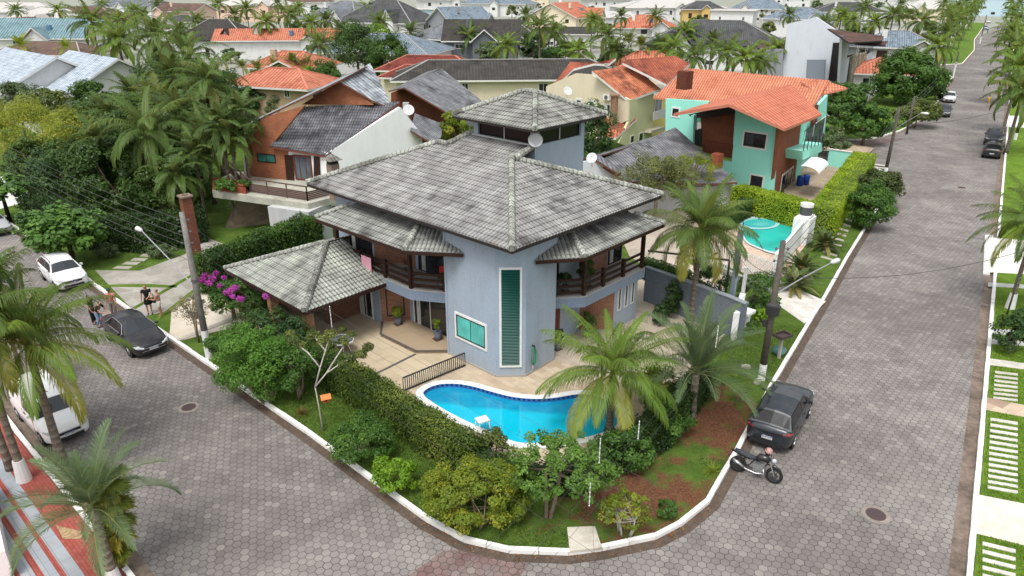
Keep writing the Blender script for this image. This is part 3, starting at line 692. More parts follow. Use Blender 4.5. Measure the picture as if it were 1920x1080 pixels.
def person(x, y, yaw, label, h=1.65, top=(.02, .02, .02), bottom='trousers', bcol=(.02, .02, .02), sleeve='short', arms=None, hair=(.02, .015, .012), bun=False, lean=0., legs=None, shoe=(.03, .03, .03), cap=None, z=.02, longhair=False, sit=0.):
    k = h / 1.7; root = empty('person', (x, y, z), yaw, label, 'person'); S = lambda p: (p[0] * k, p[1] * k, p[2] * k - sit)
    L = lambda p: (p[0] + lean * max(0, p[2] - .95), p[1], p[2] - abs(lean) * .25 * max(0, p[2] - .95))   # +x is forward
    sh = {s: L((0, s * .18, 1.40)) for s in (-1, 1)}
    arms = arms or {}; A = {}
    for s in (-1, 1): A[s] = arms.get(s, [(.03, s * .25, 1.12), (.10, s * .24, .88)])
    LG = {}
    for s in (-1, 1): LG[s] = (legs or {}).get(s, [(.02, s * .10, .50), (-.02, s * .10, .09)])
    pel = L((0, 0, .93)); wst = L((0, 0, 1.1)); che = L((.0, 0, 1.32)); nek = L((.01, 0, 1.45)); hb = L((.02, 0, 1.54)); hm = L((.03, 0, 1.62)); ht = L((.02, 0, 1.69))
    ch = [[(S(pel), (.15 * k, .1 * k)), (S(wst), (.12 * k, .09 * k)), (S(che), (.14 * k, .1 * k)), (S(nek), .052 * k), (S(hb), .07 * k), (S(hm), .088 * k), (S(ht), .06 * k)]]
    for s in (-1, 1):
        e, w_ = A[s]; wv = Vector(w_); ev = Vector(e); dr = (wv - ev).normalized(); hnd = wv + dr * .08
        ch.append([(S(che), (.14 * k, .1 * k)), (S(sh[s]), .055 * k), (S(e), .04 * k), (S(w_), .028 * k), (S(tuple(hnd)), .03 * k)])
        for f in range(5):
            a = Vector((-dr.y, dr.x, 0)); a = a.normalized() if a.length > .01 else Vector((0, 1, 0)); a = Vector((1, 0, 0)) if abs(dr.z) > .9 else a
            o_ = a * (f - 2) * .017; tip = hnd + dr * (.06 + .02 * (2 - abs(f - 2))) + o_ * 1.5 if f else hnd + dr * .02 - a * .06
            ch.append([(S(tuple(hnd)), .03 * k), (S(tuple(hnd + dr * .035 + o_ if f else hnd - a * .035)), .010 * k), (S(tuple(tip)), .008 * k)])
        kn, an = LG[s]; hip = (pel[0], s * .09, .90)
        ch.append([(S(pel), (.15 * k, .1 * k)), (S(hip), .085 * k), (S(kn), .055 * k), (S(an), .035 * k), (S((an[0] + .10, an[1], an[2] - .05)), .035 * k), (S((an[0] + .18, an[1], an[2] - .06)), .025 * k)])
    skinned('body', ch, SKIN, root)
    hd = Vector(S(hm)); f = MB()     # facial features
    f.tube([hd + Vector((.085 * k, 0, .012)), hd + Vector((.112 * k, 0, -.02))], [.008, .014], 6); f.build('nose', SKIN, root, True)
    f = MB()
    for s in (-1, 1): f.lathe([(0, -.01), (.011, 0), (0, .01)], hd + Vector((.082 * k, s * .032, .01)), 6)
    f.build('eyes', plain((.02, .02, .02), .3), root)
    f = MB(); f.box(hd + Vector((.083 * k, 0, -.05)), (.012, .045, .012)); f.build('mouth', plain((.3, .09, .08), .5), root)
    if not cap:
        hr = [[(tuple(hd + Vector((-.015, 0, .055))), (.096 * k, .098 * k)), (tuple(hd + Vector((-.05, 0, .0))), (.085 * k, .09 * k))]]
        if longhair: hr[0].append((tuple(hd + Vector((-.075, 0, -.14))), (.09 * k, .05 * k))); hr[0].append((tuple(hd + Vector((-.08, 0, -.26))), (.07 * k, .035 * k)))
        else: hr[0].append((tuple(hd + Vector((-.05, 0, -.06))), .06 * k))
        if bun: hr.append([(tuple(hd + Vector((-.05, 0, .0))), .085 * k), (tuple(hd + Vector((-.10, 0, .08))), .04 * k)])
        skinned('hair', hr, plain(hair, .6), root)
    else:
        skinned('hair', [[(tuple(hd + Vector((-.03, 0, .02))), .088 * k), (tuple(hd + Vector((-.04, 0, -.03))), .075 * k)]], plain(hair, .6), root)
        f = MB(); f.lathe([(.1 * k, 0), (.1 * k, .04), (.075 * k, .085), (0, .1)], hd + Vector((0, 0, .02)), 14); f.box(hd + Vector((.12 * k, 0, .03)), (.1, .14, .012)); f.build('cap', plain(cap, .7), root, True)
    # clothing
    tm = plain(tuple(top), .8, 0, .2, .1); g = .018
    skinned('shirt', [[(S(L((0, 0, .93))), (.17 * k, .115 * k)), (S(wst), (.145 * k, .11 * k)), (S(che), (.165 * k, .118 * k)), (S(L((0, 0, 1.43))), (.09 * k, .07 * k))]] + ([] if sleeve == 'none' else
        [[(S(che), (.165 * k, .118 * k)), (S(sh[s]), .075 * k), (S(tuple(Vector(sh[s]).lerp(Vector(A[s][0]), .55 if sleeve == 'short' else .97))), .062 * k)] for s in (-1, 1)]), tm, root)
    bm_ = plain(tuple(bcol), .8, 0, .2, .1)
    if bottom == 'skirt':
        f = MB(); f.lathe([(.15 * k, 1.0 * k), (.185 * k, .85 * k), (.21 * k, .62 * k), (.2 * k, .6 * k), (.12 * k, .7 * k)], (pel[0] * k, 0, -sit), 16); f.build('skirt', bm_, root, True)
    else:
        e = .5 if bottom == 'shorts' else .97
        c2 = [[(S(L((0, 0, 1.02))), (.15 * k, .11 * k)), (S(pel), (.172 * k, .122 * k))]]
        for s in (-1, 1):
            kn, an = LG[s]; hip = (pel[0], s * .095, .88); kn_ = Vector(kn); hv = Vector(hip)
            c2.append([(S(pel), (.172 * k, .122 * k)), (S(hip), .105 * k), (S(tuple(hv.lerp(kn_, .85 if bottom == 'shorts' else 1.))), .082 * k)] + ([] if bottom == 'shorts' else [(S(tuple(kn_.lerp(Vector(an), .92))), .06 * k)]))
        skinned('shorts' if bottom == 'shorts' else 'trousers', c2, bm_, root)
    f = []
    for s in (-1, 1):
        an = LG[s][1]; f.append([(S((an[0] - .03, an[1], an[2] - .045)), .044 * k), (S((an[0] + .1, an[1], an[2] - .055)), .045 * k), (S((an[0] + .19, an[1], an[2] - .06)), .034 * k)])
    for c_ in f: skinned('shoe', [c_], plain(tuple(shoe), .6), root)
    return root
# ================================================================== GROUND, ROADS
GRASS = grassm(0, 1.); GRASSB = grassm(.75, .85); HEX = hexroad(); KERB = kerbpaint(); GUT = concrete('#6b5c52', '#8d8074', .8); GUTD = concrete('#4c4038', '#665a50', .8)
g = MB(); g.poly([(-1500, -60, -.03), (1500, -60, -.03), (1500, 2200, -.03), (-1500, 2200, -.03)]); tag(g.build('ground', plaster('#8c9080', .8)), 'grey green ground under the far houses', 'ground', kind='structure')
kA = [(-37.6, 50.9), (-30.92, 44.85), (-25.22, 39.45), (-21.69, 36.2), (-17.58, 32.5), (-13.86, 29.19), (-11.32, 26.86), (-8.45, 24.3), (-5.18, 21.22), (-2.97, 19.15), (-1.58, 18.15), (-.09, 17.68), (1.84, 17.58), (2.95, 17.78), (4.78, 18.3), (5.8, 18.95), (6.99, 20.05), (8.03, 21.7), (8.89, 22.99), (9.53, 24.06), (11.94, 27.98), (15.81, 33.96), (18.21, 37.63), (22.57, 44.5), (26.37, 50.3), (34.2, 62.2), (35.6, 64.8), (36.2, 66.8), (35.9, 68.8), (34.6, 70.4)]
LD = Vector((-.735, .678)); RD = Vector((.549, .836))
def ext(p, d, t): return (p[0] + d[0] * t, p[1] + d[1] * t)
kA = [ext(kA[0], LD, 70)] + kA + [ext(kA[-1], LD, 40)]
kB = [ext((37.5, 82.8), LD, 40), (37.5, 82.8), (40.5, 82.6), (43.6, 84.2), (47.9, 88.), (55.27, 96.5), (66., 112.2), (84.5, 141.), (86.5, 146.), (85.5, 149.), ext((85.5, 149.), LD, 50)]
kC = [ext((90., 163.5), LD, 50), (90, 163.5), (95.8, 163.4), (101, 166.), (124., 200.), (146, 236.7), (210, 335)]
kR = [(8., 7.4), (14.12, 16.74), (61.1, 88.2), (81.6, 119.6), (165.8, 248.), (222, 334)]
kL = [ext((-20.2, 24.39), LD, 80), (-20.2, 24.39), (-12.69, 17.59), (-11.2, 16.2), (-6, 11.3)]
def offset(path, d):
    P = [Vector(p) for p in path]; out = []
    for i, p in enumerate(P):
        t = (P[min(i + 1, len(P) - 1)] - P[max(i - 1, 0)]).normalized(); out.append(p + Vector((-t.y, t.x)) * d)
    return out
def ribbon(mb, path, d0, d1, z):
    A = offset(path, d0); B = offset(path, d1)
    for i in range(len(A) - 1): mb.poly([(A[i].x, A[i].y, z), (A[i + 1].x, A[i + 1].y, z), (B[i + 1].x, B[i + 1].y, z), (B[i].x, B[i].y, z)])
road = MB(); road.poly([(p[0], p[1], .0) for p in [(-90, 60), (-60, 30), (-12, -6), (0, -6), (26, 0), (95, 108), (240, 330), (225, 345), (95, 168), (70, 190), (55, 175), (78, 140), (46, 92), (20, 110), (5, 100), (33, 72), (10, 26), (0, 22), (-60, 85)]])
tag(road.build('road', HEX), 'grey hexagonal block paving of the two streets', 'road', kind='structure')
red = MB(); a_, b_, c_, d_ = W(1480, 1100, .004), W(735, 1100, .004), W(880, 1000, .004), W(1130, 1030, .004)
rp = [W(735, 1100, .004), W(835, 1030, .004), W(900, 1035, .004), W(1000, 1048, .004), W(960, 1100, .004)]
red.poly(rp); red.poly([W(1590, 262, .004), W(1600, 272, .004), W(1636, 275, .004), W(1700, 259, .004)])
tag(red.build('crosswalk', hexroad(True)), 'faded red hexagonal blocks where the crossing starts', 'crossing', kind='structure')
gt = MB(); gd = MB()
for k, s, mbx in ((kA, -1, gd), (kB, -1, gt), (kR, 1, gt), (kL, 1, gt), (kC, -1, gt)): ribbon(mbx, k, s * .0, s * (.36 if mbx is gd else .46), .006)
tag(gd.build('gutter', GUTD), 'dark brown concrete gutter round the corner garden', 'gutter', kind='structure')
tag(gt.build('gutter', GUT), 'sandy concrete gutter strips along the far street sides', 'gutter', kind='structure')
def kerb(path, side, label):
    mb = MB(); P = [Vector(p) for p in path]; rng = random.Random(5)
    for a, b in zip(P[:-1], P[1:]):
        L = (b - a).length; far = a.length > 80; st = 8. if far else 1.0; n = max(1, round(L / st)); d = (b - a) / n; u = d.normalized(); nn = Vector((-u.y, u.x)) * side
        for i in range(n):
            p = a + d * i; q = p + d - u * (.022 if not far else 0); j = rng.uniform(-.008, .008); w_ = .17 + rng.uniform(-.01, .01)
            mb.prism([p + nn * j, q + nn * j, q + nn * w_, p + nn * w_], -.02, .155 + rng.uniform(-.006, .006))
    return tag(mb.build('kerb', KERB), label, 'kerb', kind='structure')
kerb(kA, 1, 'white painted kerb sweeping round the corner garden'); kerb(kB[1:], 1, 'white kerb beyond the side street'); kerb(kC[1:], 1, 'white kerb of the farthest block')
kerb(kR, -1, 'white kerb along the right edge of the street'); kerb(kL, -1, 'white kerb beside the red and grey pavement')
pool = [(790, 742), (800, 731), (820, 723), (850, 721), (885, 726), (925, 738), (960, 747), (1000, 751), (1040, 749), (1075, 742), (1105, 741), (1140, 752), (1165, 775), (1160, 800), (1120, 818), (1060, 829), (1000, 834), (965, 832), (920, 812), (870, 790), (825, 766)]
def smooth(P, it=2):
    for _ in range(it): P = [q for i in range(len(P)) for q in (P[i].lerp(P[(i + 1) % len(P)], .25), P[i].lerp(P[(i + 1) % len(P)], .75))]
    return P
PP = smooth([W(x, y, .12) for x, y in pool]); PC = sum(PP, Vector()) / len(PP)
from mathutils.geometry import tessellate_polygon
from mathutils.geometry import delaunay_2d_cdt
def inpoly(x, y, P):
    c = False; j = len(P) - 1
    for i in range(len(P)):
        if (P[i][1] > y) != (P[j][1] > y) and x < (P[j][0] - P[i][0]) * (y - P[i][1]) / (P[j][1] - P[i][1]) + P[i][0]: c = not c
        j = i
    return c
def holed(mb, pts, z):
    O = [Vector((p[0], p[1])) for p in pts]; I = [PC.xy + (p.xy - PC.xy) * 1.03 for p in PP]; n, k = len(O), len(I)
    ed = [(i, (i + 1) % n) for i in range(n)] + [(n + i, n + (i + 1) % k) for i in range(k)]
    v, e, f, _, _, _ = delaunay_2d_cdt(O + I, ed, [], 0, 1e-5)
    for t in f:
        c = sum((v[i] for i in t), Vector((0, 0))) / len(t)
        if inpoly(c.x, c.y, O) and not inpoly(c.x, c.y, I): mb.poly([(v[i].x, v[i].y, z) for i in t])
def block(path, more, label, mat, name='lawn', hole=False):
    mb = MB()
    if hole: holed(mb, [tuple(p) for p in path] + more, .11)
    else: mb.prism([tuple(p) for p in path] + more, -.02, .11)
    return tag(mb.build(name, mat), label, name, kind='structure')
block(offset(kA[1:], .2), [(-5, 125), (-120, 150), (-100, 105)], 'lawn and bare soil of the corner block', GRASSB, hole=True)
block(offset(kB, .2), [(20, 215), (-90, 160), (0, 115)], 'paved lots of the next block', plaster('#8d8c82', .7), 'lots'); block(offset(kC, .2), [(150, 420), (-60, 360), (30, 225)], 'paved lots of the far block', plaster('#8d8c82', .7), 'lots')
mb = MB(); ribbon(mb, kB[1:9], .2, 9, .116); ribbon(mb, kC[1:], .2, 6, .116); tag(mb.build('lawn', GRASS), 'green lawn strips behind the far kerbs', 'lawn', kind='structure')
block(offset(kR, -.2), [(320, 334), (120, 60), (40, 0)], 'bright green lawn strip right of the street', grassm(0, 1.25))
block(offset(kL, -.2), [(-30, 8), (-110, 55)], 'red block pavement at the lower left', paving('#a8584e', '#94493f', '#7a3a34', .22, .11, 42, .008, .25), 'pavement')
PAVED = []
def sheet(name, pts, mat, label, z=.0, th=.03, cat=None, kind='structure'):
    PAVED.append([(p[0], p[1]) for p in pts])
    mb = MB(); mb.prism([(p[0], p[1]) for p in pts], z - th, z); return tag(mb.build(name, mat), label, cat or name, kind=kind)
def G(*L, z=.11): return [W(x, y, z) for x, y in L]
# bottom-left pavement: grey tile bands
GREYT = paving('#a3a8ae', '#979da4', '#7f858c', .75, .4, 42, .01, .25)
for i, (o0, o1) in enumerate(((1.06, 1.43), (1.58, 1.9), (2.08, 2.4))):
    mb = MB(); ribbon(mb, [ext((-20.2, 24.39), LD, 30), (-20.2, 24.39), (-12.69, 17.59), (-6, 11.3)], -o0, -o1, .118); tag(mb.build('tile_band', GREYT), 'grey slab bands set in the red pavement', 'tile band', kind='structure')
sheet('gravel_bed', G((105, 985), (170, 1000), (150, 1010), (118, 1010), z=.122), flag('#c2a67a', '#8a6a45', (.3, .25, .2), 14, .06), 'pebble bed round the palm trunk', .124)
mb = MB(); mb.prism([W(-30, 940, 0).xy, W(-6, 935, 0).xy, W(30, 1090, 0).xy, W(-30, 1100, 0).xy], .1, 1.2); tag(mb.build('garden_wall', WHITE), 'white wall corner at the lower left edge', 'wall')
# driveways and paths of the corner block
CREAM = paving('#cfc6b6', '#c2b8a6', '#a89e90', 1.2, 1.2, 43, .01, .2); STONE = flag('#a9a49b', '#8f8a80', (.36, .35, .32), 1.3, .03)
sheet('driveway', G((178, 507), (262, 508), (345, 478), (392, 448), (432, 462), (430, 500), (395, 540), (322, 582), (262, 595), (246, 578)), STONE, 'mottled stone driveway of the brick house', .13)
for q in (((248, 578), (254, 580), (395, 500), (390, 497)), ((330, 540), (333, 536), (272, 533), (180, 535), (181, 538)), ((290, 600), (296, 602), (400, 520), (396, 517))):
    sheet('grass_joint', G(*q), GRASS, 'narrow grass joints dividing the driveway', .142, .02)
sheet('forecourt', G((322, 583), (395, 540), (440, 556), (420, 580), (470, 606), (334, 640), (318, 628)), CREAM, 'cream slab forecourt by the bougainvillea', .134)
sheet('forecourt_edge', G((334, 641), (331, 637), (468, 583), (474, 588)), concrete('#a39c92', '#b9b2a6', .2), 'grey edge of the cream forecourt', .16, .06)
sheet('sidewalk', G((10, 330), (45, 320), (62, 375), (0, 392), (-60, 400), (-60, 340)), plain((.72, .72, .70), .8), 'white pavement by the pruned tree', .13)
for i, (x, y) in enumerate(((233, 503), (248, 495), (262, 488), (278, 480), (292, 472))):
    sheet('stepping_stone', G((x - 22 + i * 2, y + 1), (x + 8, y + 2), (x + 16, y - 3), (x - 12 + i, y - 4)), concrete('#9a968a', '#b0ab9e', .2), 'pale stepping stones crossing the lawn', .135, kind='structure')
sheet('path', G((1290, 470), (1420, 520), (1512, 606), (1545, 568), (1462, 528), (1330, 480)), flag('#d5d0c8', '#beb7ad', (.5, .48, .45), 1.5, .02), 'white flagstone path of the pool house', .13)
sheet('path', [W(1405, 535, .1), W(1508, 607, .1), W(1548, 566, .1), W(1447, 520, .1)], flag('#dcd8d0', '#c8c2b8', (.5, .48, .45), 1.2, .02), 'white flagstone path meeting the kerb', .135)
sheet('yard', G((1120, 350), (1180, 480), (1215, 505), (1318, 480), (1400, 398), (1330, 350)), paving('#b5aa9c', '#a79b8c', '#938778', .8, .8, 43, .01, .4), 'paved yard between main house and turquoise house', .128)
for i in range(9): x, y = 1598 - i * 4.2, 412 + i * 9.2; sheet('paver', G((x - 26, y - 3), (x, y + 5), (x + 2, y + 2), (x - 24, y - 6)), concrete('#9a968a', '#b0ab9e', .3), 'stone strips in the shaded lawn', .135)
for i in range(7): x, y = 1668 - i * 4, 312 + i * 4.2; sheet('paver', G((x - 34, y - 3), (x - 2, y + 1), (x, y - 1), (x - 32, y - 5)), concrete('#b0aca0', '#c8c4b8', .2), 'pale stone strips near the street pole', .135)
DRAIN = MB(); DRAIN.prism([W(1063, 997, 0).xy, W(1115, 995, 0).xy, W(1128, 1035, 0).xy, W(1068, 1042, 0).xy], .1, .2)
tag(DRAIN.build('drain_cover', concrete('#bdb6a8', '#cfc9bd', .35)), 'square concrete drain slab set into the corner kerb', 'drain')
for x, y, r_, l in ((354, 764, .30, 'round rusty manhole cover in the left street'), (1642, 965, .33, 'round dark manhole cover in the right street'), (1803, 352, .35, 'distant manhole cover in the right street')):
    p = W(x, y, .0); e = empty('manhole_cover', p, 0, l, 'manhole'); m = MB(); m.lathe([(r_ * .95, .018), (r_ * 1.42, .014), (r_ * 1.44, 0)], seg=28); m.build('collar', concrete('#857b74', '#9c9289', .3), e)
    m = MB(); m.lathe([(0, .022), (r_, .022), (r_, 0)], seg=28)
    for i in range(-4, 5):
        for j in range(-4, 5):
            if (i * i + j * j) * .0081 < (r_ * .85) ** 2: m.box((i * .09, j * .09, .024), (.05, .05, .008))
    m.build('lid', plain((.075, .05, .048), .7), e)
# right strip features
TRAV = flag('#e2dccf', '#cfc6b6', (.6, .56, .5), 1.3, .02); rr = lambda s, o: tuple(Vector((14.12, 16.74)) + RD.normalized() * s + Vector((RD.y, -RD.x)).normalized() * o)
def strip(y0, y1, o0=.3, o1=6): # pixel rows at the right edge (x~1900)
    a = W(1880, y0, .1); b = W(1880, y1, .1); v = Vector((14.12, 16.74)); s0 = (a.xy - v).dot(RD.normalized()); s1 = (b.xy - v).dot(RD.normalized()); return [rr(s0, o0), rr(s1, o0), rr(s1, o1), rr(s0, o1)]
def barpx(x0, x1, y0, y1, dy): return G((x0, y0), (x1, y0 + dy), (x1, y1 + dy), (x0, y1))
for i in range(13):
    y = 784 + i * 10.6; x0 = 1857 - i * .45; sheet('paver', barpx(x0, 1908, y, y + 5.2, 8 + i * .15), plain((.62, .60, .54), .8, 0, .2, .25), 'long row of white stone bars in the bright lawn', .135)
for i in range(7): y = 696 + i * 8; sheet('paver', barpx(1865 - i * .5, 1908, y, y + 4, 5), plain((.55, .52, .45), .8, 0, .2, .3), 'short row of weathered stone bars in the lawn', .135)
for i in range(5): y = 1016 + i * 15; sheet('paver', barpx(1842, 1904, y, y + 7, 15), plain((.60, .58, .53), .8, 0, .2, .25), 'stone bars nearest the camera on the right', .135)
sheet('path', G((1834, 928), (1925, 946), (1925, 1024), (1828, 1000)), TRAV, 'cream marble path across the right lawn', .13)
sheet('path', G((1852, 672), (1930, 683), (1930, 694), (1850, 684)), plain((.6, .56, .5), .8, 0, .2, .3), 'narrow cream path across the right lawn', .13)
sheet('path', G((1846, 745), (1930, 762), (1930, 784), (1844, 768)), paving('#cbb9a2', '#8e7664', '#a8957f', .5, 2., 56, .01, .3), 'banded brown and cream stone path', .13)
for ya, yb, l in ((616, 626, 'pale'), (636, 645, 'grey'), (530, 537, 'thin grey')): sheet('path', G((1853, ya), (1935, ya + 5), (1935, yb + 5), (1852, yb)), concrete('#a9aaa6', '#bcbdb8', .2), l + ' concrete strip across the right lawn', .13)
sheet('driveway', G((1849, 445), (1930, 452), (1930, 515), (1845, 510)), flag('#dcdad4', '#cfcac2', (.6, .6, .58), 1, .02), 'white driveway on the right', .13)
sheet('driveway', G((1886, 217), (1930, 218), (1930, 240), (1884, 238)), plain((.66, .66, .64), .8), 'far white driveway on the right', .13)
sheet('ramp', G((1847, 440), (1862, 440), (1856, 515), (1843, 513)), plain((.66, .65, .62), .8, 0, .2, .3), 'white concrete driveway ramp over the gutter', .11, .1)
# ================================================================== MAIN HOUSE
H = empty('house', ABf(5, 5, 0), 0, 'large grey-blue corner house with hipped tile roof and green louvres', 'house')
def hb(mb, name, mat, parent=H, **k):
    o = mb.build(name, mat, None, **k); o.parent = parent; o.matrix_parent_inverse = Matrix.Translation(-ABf(5, 5, 0)) if parent is H else Matrix.Identity(4); return o
def hpoly(L): return [ABf(a, b).xy for a, b in L]
BR = brick('#a06a50', '#8a5844', '#b09a88'); DWOOD = wood('#241410', '#3c221a'); SLATB = plaster('#7a8aa0', .2)
front = [(5.35, 1.05), (5.06, .72), (1.67, .70), (.72, 1.66), (.80, 3.85)]
gf = front + [(1.75, 3.85), (1.75, 7), (.55, 8.3), (.55, 10.4), (14, 10.4), (14, .5), (10.0, .5), (9.1, 1.7), (5.35, 1.7)]
uf = front + [(1.8, 3.85), (1.8, 10.6), (14.2, 10.6), (14.2, 1.05), (11, 1.05), (10.05, 2.1), (5.35, 2.1)]
mb = MB(); mb.prism(hpoly(gf), .1, 2.7); mb.prism(hpoly(uf), 2.7, 7.05); hb(mb, 'wall', BLUEW)
mb = MB()
def wallstrip(mb, a0, b0, a1, b1, z0, z1, off=.012):
    p, q = ABf(a0, b0), ABf(a1, b1); t, n = frame_of(p, q); mb.beam(p + n * off + Vector((0, 0, (z0 + z1) / 2)), q + n * off + Vector((0, 0, (z0 + z1) / 2)), .03, z1 - z0)
for st_ in ((10.0, .5, 9.1, 1.7, .12, 2.6), (1.75, 7, .55, 8.3, .12, 2.6), (11, 1.05, 10.05, 2.1, 3.16, 5.9), (10.05, 2.1, 8.9, 2.1, 3.16, 5.9), (1.8, 6.9, 1.8, 9.2, 3.16, 5.9)):
    mb = MB(); wallstrip(mb, *st_); hb(mb, 'brick_facing', BR)
mb = MB()
for L in (front, gf[-3:] , gf[4:8]):
    for p, q in zip(L[:-1], L[1:]): pa, qa = ABf(*p), ABf(*q); mb.beam(pa + Vector((0, 0, .16)), qa + Vector((0, 0, .16)), .08, .12)
hb(mb, 'plinth', plain((.38, .36, .33), .8))
mb = MB(); p = ABf(4.95, .70); mb.tube([p + Vector((0, 0, .15)), p + Vector((0, 0, 6.9))], .05, 8); hb(mb, 'downpipe', BLUEW)
# balconies
for side, pl, posts in (('l', [(5.35, 1.12), (7.0, .16), (13.6, .16), (13.6, 1.04), (11, 1.04), (10.05, 2.09), (5.36, 2.09)], [(13.2, .28), (11.1, .28), (9.05, .28), (7.05, .28), (5.5, 1.15)]), ('r', [(.82, 3.86), (1.25, 4.12), (.22, 5.35), (.22, 10.5), (1.79, 10.5), (1.79, 3.86)], [(.36, 10.35), (.36, 8.65), (.36, 6.95), (.36, 5.4), (1.25, 4.25)])):
    if side == 'r': pl = pl[1:] + [(1.25, 3.86)]
    mb = MB(); mb.prism(hpoly(pl), 2.58, 3.10); bal = hb(mb, 'balcony', SLATB)
    mb = MB(); mb.prism(hpoly(pl), 3.101, 3.15); o = mb.build('floor', plain((.42, .40, .37), .6), bal)
    mb = MB(); P = [ABf(a, b) for a, b in posts]; M45 = R(46.8)
    for i, p in enumerate(P):
        full = i in (0, 3); mb.box((p.x, p.y, (3.15 + (6.05 if full else 4.12)) / 2), (.17, .17, (2.9 if full else .97)), rz=-R(43.2))
    for p, q in zip(P[:-1], P[1:]):
        for z_ in (3.35, 3.66, 3.97): mb.beam(p + Vector((0, 0, z_)), q + Vector((0, 0, z_)), .06, .13)
    mb.build('railing', DWOOD, bal)
# openings
def hwin(a0, b0, a1, b1, z0, z1, **k):
    p, q = ABf(a0, b0), ABf(a1, b1); c = (p + q) / 2; c.z = (z0 + z1) / 2; t, n = frame_of(p, q); c += n * .0
    o = window(None, c, t, (q - p).length, z1 - z0, **k); o.parent = H; o.matrix_parent_inverse = Matrix.Translation(-ABf(5, 5, 0)); return o
louv = glass((.004, .10, .075), .15)
lv = hwin(1.36, .99, 1.02, 1.33, .7, 5.75, fm=WPAINT, gm=louv, nv=1, fw=.13, proud=.06) if False else None
pA, pB = ABf(1.67, .70), ABf(.72, 1.66); tt, nn_ = frame_of(pA, pB); cw = (pA + pB) / 2
lw = window(None, Vector((cw.x, cw.y, 3.12)), tt, 1.02, 4.95, fm=WPAINT, gm=glass((.003, .035, .03), .2), nv=1, fw=.1, proud=.06); lw.parent = H; lw.matrix_parent_inverse = Matrix.Translation(-ABf(5, 5, 0)); lw.name = 'louvre_window'
mb = MB(); M = Matrix((tt, nn_, Vector((0, 0, 1)))).transposed().to_4x4()
for i in range(62):
    mb.box(Vector((cw.x, cw.y, .78 + i * .0765)) + nn_ * .045, (.82, .035, .052), M=M @ Matrix.Rotation(R(-38), 4, 'X'))
mb.build('louvre_blades', plain((.008, .10, .082), .3, 0, .5, .2), lw)
o = winpx(None, ABf(5.06, .72), ABf(1.67, .70), 856, 588, 911, 654, nv=2, fw=.06, fm=BLACKM, gm=glass((.05, .32, .29), .12), proud=.04, outer=.11); o.parent = H; o.matrix_parent_inverse = Matrix.Translation(-ABf(5, 5, 0))
t_w, n_w = frame_of(ABf(5.06, .72), ABf(1.67, .70)); a_w = hit(860, 592, ABf(5.06, .72), n_w); b_w = hit(908, 651, ABf(5.06, .72), n_w); mb = MB(); Lw_ = (b_w - a_w).dot(t_w)
for i in range(13):
    if i != 6: q_ = a_w + t_w * (Lw_ * (i + .5) / 13) + n_w * .024; mb.beam(Vector((q_.x, q_.y, a_w.z - .06)), Vector((q_.x, q_.y, b_w.z + .08)), .045 if i % 2 else .025, .006)
mb.build('curtain', plain((.12, .44, .40), .5), o)
CURT = plain((.55, .56, .54), .8)
for a0, b0, a1, b1, z0, z1, kw in (
    (11.9, .5, 10.75, .5, .15, 2.35, dict(nv=2, gm=DARKGL)), (8.75, 1.7, 6.0, 1.7, .15, 2.45, dict(nv=2, gm=DARKGL, fw=.09)),
    (13.1, 1.05, 11.15, 1.05, 3.2, 5.3, dict(nv=3, fm=DWOOD, gm=DARKGL, fw=.1)), (8.6, 2.1, 6.0, 2.1, 3.2, 5.3, dict(nv=2, fm=BLACKM, gm=DARKGL, fw=.08)),
    (1.8, 4.1, 1.8, 5.2, 3.2, 5.3, dict(nv=1, fm=DWOOD, gm=DARKGL, fw=.08)), (1.8, 9.3, 1.8, 10.5, 3.2, 5.3, dict(nv=2, fm=DWOOD, gm=DARKGL, fw=.1))):
    o = hwin(a0, b0, a1, b1, z0, z1, **kw); p, q = ABf(a0, b0), ABf(a1, b1); t, n = frame_of(p, q); c = MB(); L = (q - p).length
    for i in range(5): c.tube([p + t * (L * .12 + i * .06) + n * .045 + Vector((0, 0, z0 + .08)), p + t * (L * .12 + i * .06) + n * .045 + Vector((0, 0, z1 - .08))], .028, 5)
    c.build('curtain', CURT, o)
mid = (Vector((10.0, .5)) + Vector((9.1, 1.7))) / 2; dv = (Vector((9.1, 1.7)) - Vector((10., .5))).normalized() * .48
hwin(mid.x - dv.x, mid.y - dv.y, mid.x + dv.x, mid.y + dv.y, .55, 2.5, fm=BLACKM, gm=glass((.03, .2, .17), .12), nv=1)
for b in (8.75, 9.35, 9.95): hwin(.55, b - .14, .55, b + .14, 1.15, 2.45, nv=1, fw=.06)
mb = MB(); p, q = ABf(1.75, 4.0), ABf(1.75, 5.3); t, n = frame_of(p, q); mb.beam(p + n * .03 + Vector((0, 0, 1.25)), q + n * .03 + Vector((0, 0, 1.25)), .06, 2.2)
for i in range(7): a_ = p.lerp(q, .1) + n * .07 + Vector((0, 0, .35 + i * .28)); mb.beam(a_, p.lerp(q, .9) + n * .07 + Vector((0, 0, .15 + i * .28)), .03, .07)
hb(mb, 'front_door', REDWOOD)
